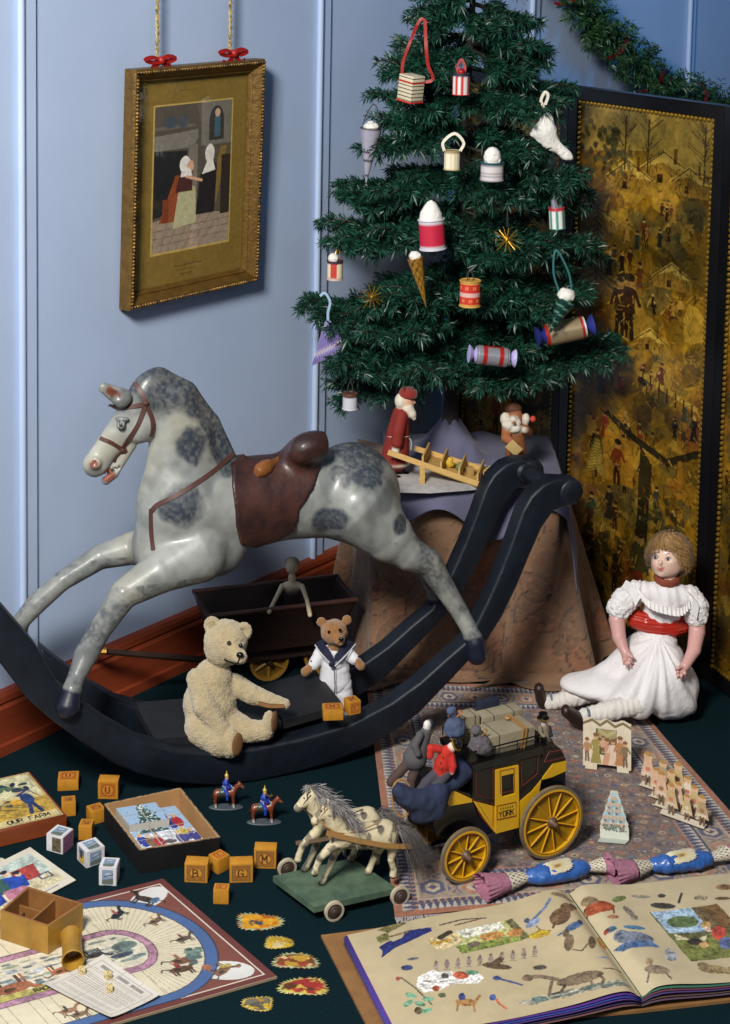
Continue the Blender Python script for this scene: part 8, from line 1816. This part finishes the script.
# ================================================================== crackers on the rug
m_pink = mat('mauve_crepe', (158, 104, 124), .85, var=.2, vs=200, bump=.6, bs=260, stretch=(1, 1, 1)); m_bluf = mat('blue_foil_paper', (50, 94, 162), .34, spec=.6, var=.25, vs=40, bump=.5, bs=50, coat=.2); m_lacep = mat('paper_lace', rough=.8, attr=True)
def big_cracker(label, P, rad):
    # P: points along the axis: fringe end, lace start, lace end, body end, second lace end, second fringe end
    t = thing('christmas_cracker', label, 'cracker', P[2] * A(1, 1, 0) + UP * RZ, group='blue crackers on the rug')
    def flare(a, c, ra, rc, seed):
        rg = random.Random(seed); d = c - a; Fm = frame(d); n = 40; V = []; K = 8
        for j in range(K + 1):
            g = j / K
            for i in range(n):
                an = 2 * math.pi * i / n; rr = (ra + (rc - ra) * g) * (1 + .10 * g * (i % 2)); v = a + d * g + Fm[:, 0] * rr * math.cos(an) + Fm[:, 1] * rr * math.sin(an) * .75; 
                if j == K: v = v + d * rg.uniform(-.06, .03)
                v[2] = max(v[2], RZ + .0008); V.append(v)
        f = [[j * n + i, j * n + (i + 1) % n, (j + 1) * n + (i + 1) % n, (j + 1) * n + i] for j in range(K) for i in range(n)] + [list(range(n))[::-1]]
        b = MB(); b.add(V, f); b.build('crepe_fringe', m_pink, t, world=True)
    def lace(a, c, r0_, r1_):
        d = c - a; Fm = frame(d); n = 56; K = 16; V = []; C = []
        for j in range(K + 1):
            for i in range(n):
                an = 2 * math.pi * i / n; rr = r0_ + (r1_ - r0_) * j / K; v = a + d * j / K + Fm[:, 0] * rr * math.cos(an) + Fm[:, 1] * rr * math.sin(an) * .78; v[2] = max(v[2], RZ + .0012); V.append(v)
                h_ = (math.sin(i * 1.35) * math.sin(j * 1.25) > .35); C.append(lin((84, 64, 56) if h_ else (206, 198, 176)))
        f = [[j * n + i, j * n + (i + 1) % n, (j + 1) * n + (i + 1) % n, (j + 1) * n + i] for j in range(K) for i in range(n)]; b = MB(); b.add(V, f, 0, C); b.build('lace_band', m_lacep, t, world=True)
    flare(P[1], P[0], rad * .95, rad * 1.4, 1); lace(P[2], P[1], rad * .5, rad * 1.0); d = P[3] - P[2]; up = UP * 0
    bd = chain([(P[2], rad * .48), (P[2] + d * .10, rad * .72), (P[2] + d * .26, rad * .97), (P[2] + d * .5, rad), (P[2] + d * .74, rad * .97), (P[2] + d * .90, rad * .74), (P[3], rad * .46)], sq=(UP, .85))
    def crn(V, N): return V + N * (.0034 * (fbm(V * A(1, 1, 1), 150, 4, 3) - .5) + .0022 * (fbm(V, 60, 9, 2) - .5))[:, None]
    organic('foil_body', bd, m_bluf, None, t, h=.0022, k=.004, disp=crn, zmin=RZ + .0006)
    lace(P[3], P[4], rad * .45, rad * .8); flare(P[4], P[5], rad * .7, rad * 1.15, 2)
    # pasted scrap on top
    c = P[2] + d * .5 + UP * (rad * .84); nrm = unit(A(-.05, -.55, 1)); c = P[2] + d * .5 + nrm * rad * .93; ex = unit(d - nrm * (d @ nrm)); ey = np.cross(nrm, ex); V = [c + nrm * .001]; C = [lin((110, 84, 44))]
    for ri, (rr, col) in enumerate(((.14, (150, 124, 60)), (.30, (176, 160, 110)), (.95, (220, 212, 190)))):
        for i in range(40): an = 2 * math.pi * i / 40; q = rr * (1 + (.16 * (i % 2) if ri == 2 else 0)); V.append(c + ex * .025 * q * math.copysign(abs(math.cos(an)) ** .6, math.cos(an)) + ey * .012 * q * math.copysign(abs(math.sin(an)) ** .6, math.sin(an)) + nrm * (.001 - .3 * (.0115 * q * math.sin(an)) ** 2 / rad)); C.append(lin(col if not (ri == 0 and i % 3 == 0) else (110, 60, 50)))
    f = [[0, 1 + i, 1 + (i + 1) % 40] for i in range(40)] + [[1 + 40 * j + i, 1 + 40 * (j + 1) + i, 1 + 40 * (j + 1) + (i + 1) % 40, 1 + 40 * j + (i + 1) % 40] for j in (0, 1) for i in range(40)]; b = MB(); b.add(V, f, 0, C); o = b.build('pasted_scrap', m_prt, t, world=True, sharp=180); md = o.modifiers.new('th', 'SOLIDIFY'); md.thickness = .0008
rd = .019; pz_ = lambda x, y: PZ(x, y, RZ + rd * .85)
big_cracker('blue foil cracker with mauve crepe ends lying in front of the coach', [pz_(481, 888), pz_(506, 882), pz_(526, 877), pz_(588, 867), pz_(603, 865), pz_(610, 864)], rd)
big_cracker('blue foil cracker with mauve crepe end lying in front of the paper children', [pz_(611, 873), pz_(634, 869), pz_(650, 865), pz_(711, 858), pz_(727, 853), pz_(752, 850)], rd)

# ================================================================== paper toys standing on the rug
m_card = mat('printed_card', rough=.6, attr=True)
def card_from(cv, keep, o, ex, ey, th, name, parent, back=(196, 186, 166)):
    # card cut out along keep(u, v); front painted by the canvas
    s = cv.surf(o, o + ex, o + ex + ey, o + ey); K = keep(cv.U / cv.w, cv.V / cv.h); n = np.cross(ex, ey); n = unit(n) * th; H_, W_ = K.shape; I = np.arange(H_ * W_).reshape(H_, W_)
    kq = K[:-1, :-1] & K[1:, :-1] & K[:-1, 1:] & K[1:, 1:]; q = np.stack([I[:-1, :-1], I[:-1, 1:], I[1:, 1:], I[1:, :-1]], -1)[kq]; N = H_ * W_
    f = [list(x) for x in q] + [list(x[::-1] + N) for x in q]; cnt = {}
    for x in q:
        for a, c in zip(x, np.roll(x, -1)): cnt[(a, c)] = 1
    for (a, c) in list(cnt):
        if (c, a) not in cnt: f.append([c, a, a + N, c + N])
    V = np.concatenate([s.reshape(-1, 3), s.reshape(-1, 3) - n]); C = np.concatenate([cv.a.reshape(-1, 3), np.tile(lin(back), (N, 1))])
    used = np.unique(np.array([i for x in f for i in x])); mp = -np.ones(2 * N, int); mp[used] = np.arange(len(used)); b = MB(); b.add(V[used], [[mp[i] for i in x] for x in f], 0, C[used]); return b.build(name, m_card, parent, world=True)
# theatre scene
p0, p1 = PZ(582, 768, RZ), PZ(632, 774, RZ); ex = p1 - p0; t = thing('theatre_card', 'cream standing paper card of children at a party with a garland above', 'card', (p0 + p1) / 2)
hgt = .098; ey = unit(A(0, .22, 1)) * hgt; cv = Canvas(1, 1, 110, (206, 192, 166)); r = random.Random(3)
cv.poly([(.28, .3), (.7, .3), (.7, .78), (.28, .78)], (84, 76, 52)); cv.ell(.5, .68, .2, .1, (150, 134, 90)); cv.line([(.02, .85), (.2, .93), (.36, .84), (.5, .94), (.66, .84), (.82, .92), (.98, .84)], .05, (112, 100, 66)); cv.line([(.34, .75), (.5, .66), (.66, .75)], .06, (170, 158, 110))
for x, y, h_, c, sk in ((.1, .16, .42, (170, 120, 86), 0), (.28, .12, .56, (146, 130, 66), 1), (.5, .1, .5, (190, 140, 110), 1), (.62, .1, .5, (206, 178, 156), 1), (.76, .12, .54, (168, 116, 74), 1), (.86, .12, .46, (120, 100, 70), 0), (.42, .3, .34, (196, 150, 120), 0)): fig(cv, x, y, h_, c, (110, 84, 64), (196, 150, 110), (120, 82, 46), bool(sk))
cv.noise(.12, 12, 3)
card_from(cv, lambda u_, v_: (v_ < .93 + .05 * np.sin(u_ * 9.4 + .2) ** 2) & ~((u_ > .30) & (u_ < .70) & (v_ < .10)) & (u_ > .01) & (u_ < .99) & ~((np.abs(u_ - .5) > .44) & (v_ < .05)), p0, ex, ey, .0015, 'front', t)
b = MB(); mid_ = (p0 + p1) / 2 + ey * .35; b.ribbon([mid_, mid_ + A(0, .035, -.028), mid_ * A(1, 1, 0) + UP * (RZ + .001) + A(0, .045, 0)], .02, .001, up=(0, 1, .3)); b.build('prop', mat('plain_card', (190, 180, 160), .8), t, world=True)
# pop-up pyramid of children
p0, p1 = PZ(600, 838, RZ), PZ(629, 841, RZ); ex = p1 - p0; t = thing('paper_pyramid', 'small pyramid shaped paper card of children in pale blue bonnets', 'card', (p0 + p1) / 2)
ey = unit(A(0, .30, 1)) * .082; cv = Canvas(1, 1.35, 70, (190, 186, 168)); r = random.Random(9)
cv.rect(0, 0, 1, .25, (196, 200, 186))
for j, (n, y) in enumerate(((3, .42), (3, .62), (2, .82), (2, .98), (1, 1.15))):
    for i in range(n): x = .5 + (i - (n - 1) / 2) * .26; cv.ell(x, y - .06, .12, .12, (140, 160, 160)); cv.ell(x, y, .075, .08, (200, 158, 126)); cv.ell(x, y + .07, .12, .055, (150, 184, 192)); cv.ell(x - .05, y - .12, .04, .03, (110, 84, 66))
for _ in range(60): cv.ell(r.uniform(.1, .9), r.uniform(.22, .4), .03, .02, r.choice([(70, 84, 84), (120, 96, 76), (90, 110, 90)]))
cv.noise(.12, 12, 2)
card_from(cv, lambda u_, v_: (np.abs(u_ - .5) < (.52 - .40 * np.clip(v_ - .25, 0, 1) / .75) * (1 + .04 * np.sin(v_ * 40))) & (v_ < .99), p0, ex, ey, .0012, 'front', t)
b = MB(); P = [p0 - UP * .0, p1, p1 + unit(ex) * -.004 + A(-.004, -.012, 0), p0 + A(-.006, -.014, 0)]; b.add([p + UP * z for z in (.0004, .0014) for p in P], [[0, 1, 2, 3], [7, 6, 5, 4], [0, 4, 5, 1], [1, 5, 6, 2], [2, 6, 7, 3], [3, 7, 4, 0]]); b.build('foot', mat('pale_green_card', (178, 184, 170), .7), t, world=True); b = MB(); mid_ = (p0 + p1) / 2 + ey * .3; b.ribbon([mid_ + A(0, .002, 0), mid_ + A(0, .028, -.02), mid_ * A(1, 1, 0) + UP * (RZ + .001) + A(0, .032, 0)], .016, .001, up=(0, 1, .3)); b.build('prop', mat('plain_card'), t, world=True)
# rows of cut-out children
t = thing('paper_children', 'stepped rows of cut out paper children standing near the rug border', 'card', PZ(672, 805, RZ)); rg = random.Random(12)
rows = [((661, 814), (705, 830), (.22, .58, .92)), ((655.5, 806), (700, 821), (.12, .5, .86)), ((651, 797), (694, 812), (.10, .46, .84)), ((641, 786), (684, 801), (.15, .5, .85))]
for k, (a_, c_, fs_) in enumerate(rows):
    p0, p1 = PZ(*a_, RZ), PZ(*c_, RZ); ex = p1 - p0; b = MB(); b.ribbon([p0 + UP * .006, p1 + UP * .006], .012, .001, up=unit(A(ex[1], -ex[0], 0) + UP * .25)); st = b.build('card_strip', mat('plain_card'), t, world=True)
    for i, f in enumerate(fs_):
        if (k, i) in ((3, 1), (3, 2)) and rg.random() < .0: continue
        h_ = .064 * rg.uniform(.9, 1.08) * (1 if not (k == 0 and i == 1) else .85); w_ = h_ * .52; c = p0 + ex * f + UP * .003; exu = unit(ex); cv = Canvas(.52, 1, 60, (200, 176, 136)); coat = rg.choice([(214, 198, 172), (206, 170, 140), (190, 164, 116), (170, 144, 108)]); sk = True
        cv.poly([(.08, .30), (.44, .30), (.36, .78), (.16, .78)], coat); cv.poly([(.10, .32), (.42, .32), (.40, .42), (.12, .42)], (206, 190, 166)); cv.line([(.2, .0), (.21, .32)], .07, (112, 84, 62)); cv.line([(.33, .0), (.31, .32)], .07, (112, 84, 62)); cv.ell(.26, .86, .09, .085, (204, 164, 130)); cv.ell(.26, .93, .12, .06, (170, 126, 64)); cv.ell(.26, .52, .07, .06, rg.choice([(190, 110, 100), (206, 196, 170), (140, 110, 70)])); cv.line([(.14, .74), (.06, .52)], .06, coat); cv.line([(.38, .74), (.46, .55)], .06, coat); cv.noise(.15, 12, k * 3 + i)
        def kp(u_, v_): x = u_ * .52; return (((x - .26) / .135) ** 2 + ((v_ - .87) / .12) ** 2 < 1) | ((np.abs(x - .26) < .235 - .13 * np.clip((v_ - .30) / .5, 0, 1)) & (v_ > .29) & (v_ < .8)) | ((np.abs(x - .20) < .045) & (v_ < .32)) | ((np.abs(x - .32) < .045) & (v_ < .32)) | (v_ < .05)
        card_from(cv, kp, c - exu * w_ / 2 - UP * .002 + A(-.0, -.002, 0) * 1, exu * w_, unit(UP + A(0, .12, 0)) * h_, .001, 'paper_child', st)

# ================================================================== embossed scraps on the floor
def scrap(label, x, y, wpx, hpx, pal, rim, seed, ang=0.0, wavy=.2):
    c = PZ(x, y, .001); m_ = np.linalg.norm(c - CAM) / F; w_ = wpx * m_ / 2; h_ = np.linalg.norm(PZ(x, y - hpx / 2) - PZ(x, y + hpx / 2)) / 2; rg = random.Random(seed); n = 56; V = [A(0, 0, .0016)]; C = [lin(pal[0])]; R = 9
    blobs = [(rg.uniform(-.75, .75), rg.uniform(-.6, .6), rg.uniform(.12, .32), rg.choice(pal)) for _ in range(30)]
    for j in range(1, R + 1):
        for i in range(n):
            a = 2 * math.pi * i / n; q = j / R * (1 + wavy * math.sin(a * 3 + seed) * .5 + (wavy * (i % 2 - .5) if j == R else 0)); u_, v_ = q * math.copysign(abs(math.cos(a)) ** .75, math.cos(a)), q * math.copysign(abs(math.sin(a)) ** .75, math.sin(a)); col = pal[0]; hh = 0
            for bx, by, br, bc in blobs:
                if (u_ - bx) ** 2 + ((v_ - by) * .8) ** 2 < br * br: col = bc; hh = 1
            if j >= R - 1: col = rim if rg.random() < .6 else rg.choice(pal)
            V.append(A(u_ * w_, v_ * h_, .0008 + .0012 * (hh if j < R - 1 else 0) + .0006 * (i % 2 if j == R else 0))); C.append(lin(col) * rg.uniform(.8, 1.15))
    f = [[0, 1 + i, 1 + (i + 1) % n] for i in range(n)] + [[1 + n * j + i, 1 + n * (j + 1) + i, 1 + n * (j + 1) + (i + 1) % n, 1 + n * j + (i + 1) % n] for j in range(R - 1) for i in range(n)]
    b = MB(); b.add(np.array(V) @ rotz(ang).T, f, 0, C); o = b.build('paper_scrap', mat('embossed_scrap', rough=.35, attr=True), loc=c - UP * .0009, sharp=180); md = o.modifiers.new('th', 'SOLIDIFY'); md.thickness = .0007; md.offset = -1; tag(o, label, 'paper scrap', 'embossed scraps on the green floor'); return o
gr = (150, 172, 140)
scrap('embossed paper scrap of two yellow birds, farthest from the viewer', 259, 921.5, 41, 16, [(196, 140, 30), (206, 150, 36), (60, 70, 74), (170, 90, 26)], gr, 1, -.05)
scrap('small embossed scrap of a yellow basket with figures', 278.5, 942.5, 25, 12, [(190, 156, 40), (196, 176, 130), (110, 84, 40), (170, 140, 50)], (186, 160, 70), 2)
scrap('embossed scrap with a white oval among brown leaves', 296, 961, 40, 15, [(110, 66, 34), (204, 184, 130), (140, 60, 40), (180, 140, 50)], (160, 170, 130), 3, -.03)
scrap('embossed scrap of red roses and yellow flowers', 304.5, 986.5, 43, 17, [(150, 46, 44), (168, 60, 50), (196, 170, 70), (90, 50, 30)], (176, 180, 110), 4, .04)
scrap('small embossed scrap of a grey animal on a yellow bed, nearest the viewer', 258.5, 1003.5, 27, 14, [(84, 84, 70), (196, 160, 40), (110, 104, 84), (176, 130, 40)], (190, 170, 90), 5)
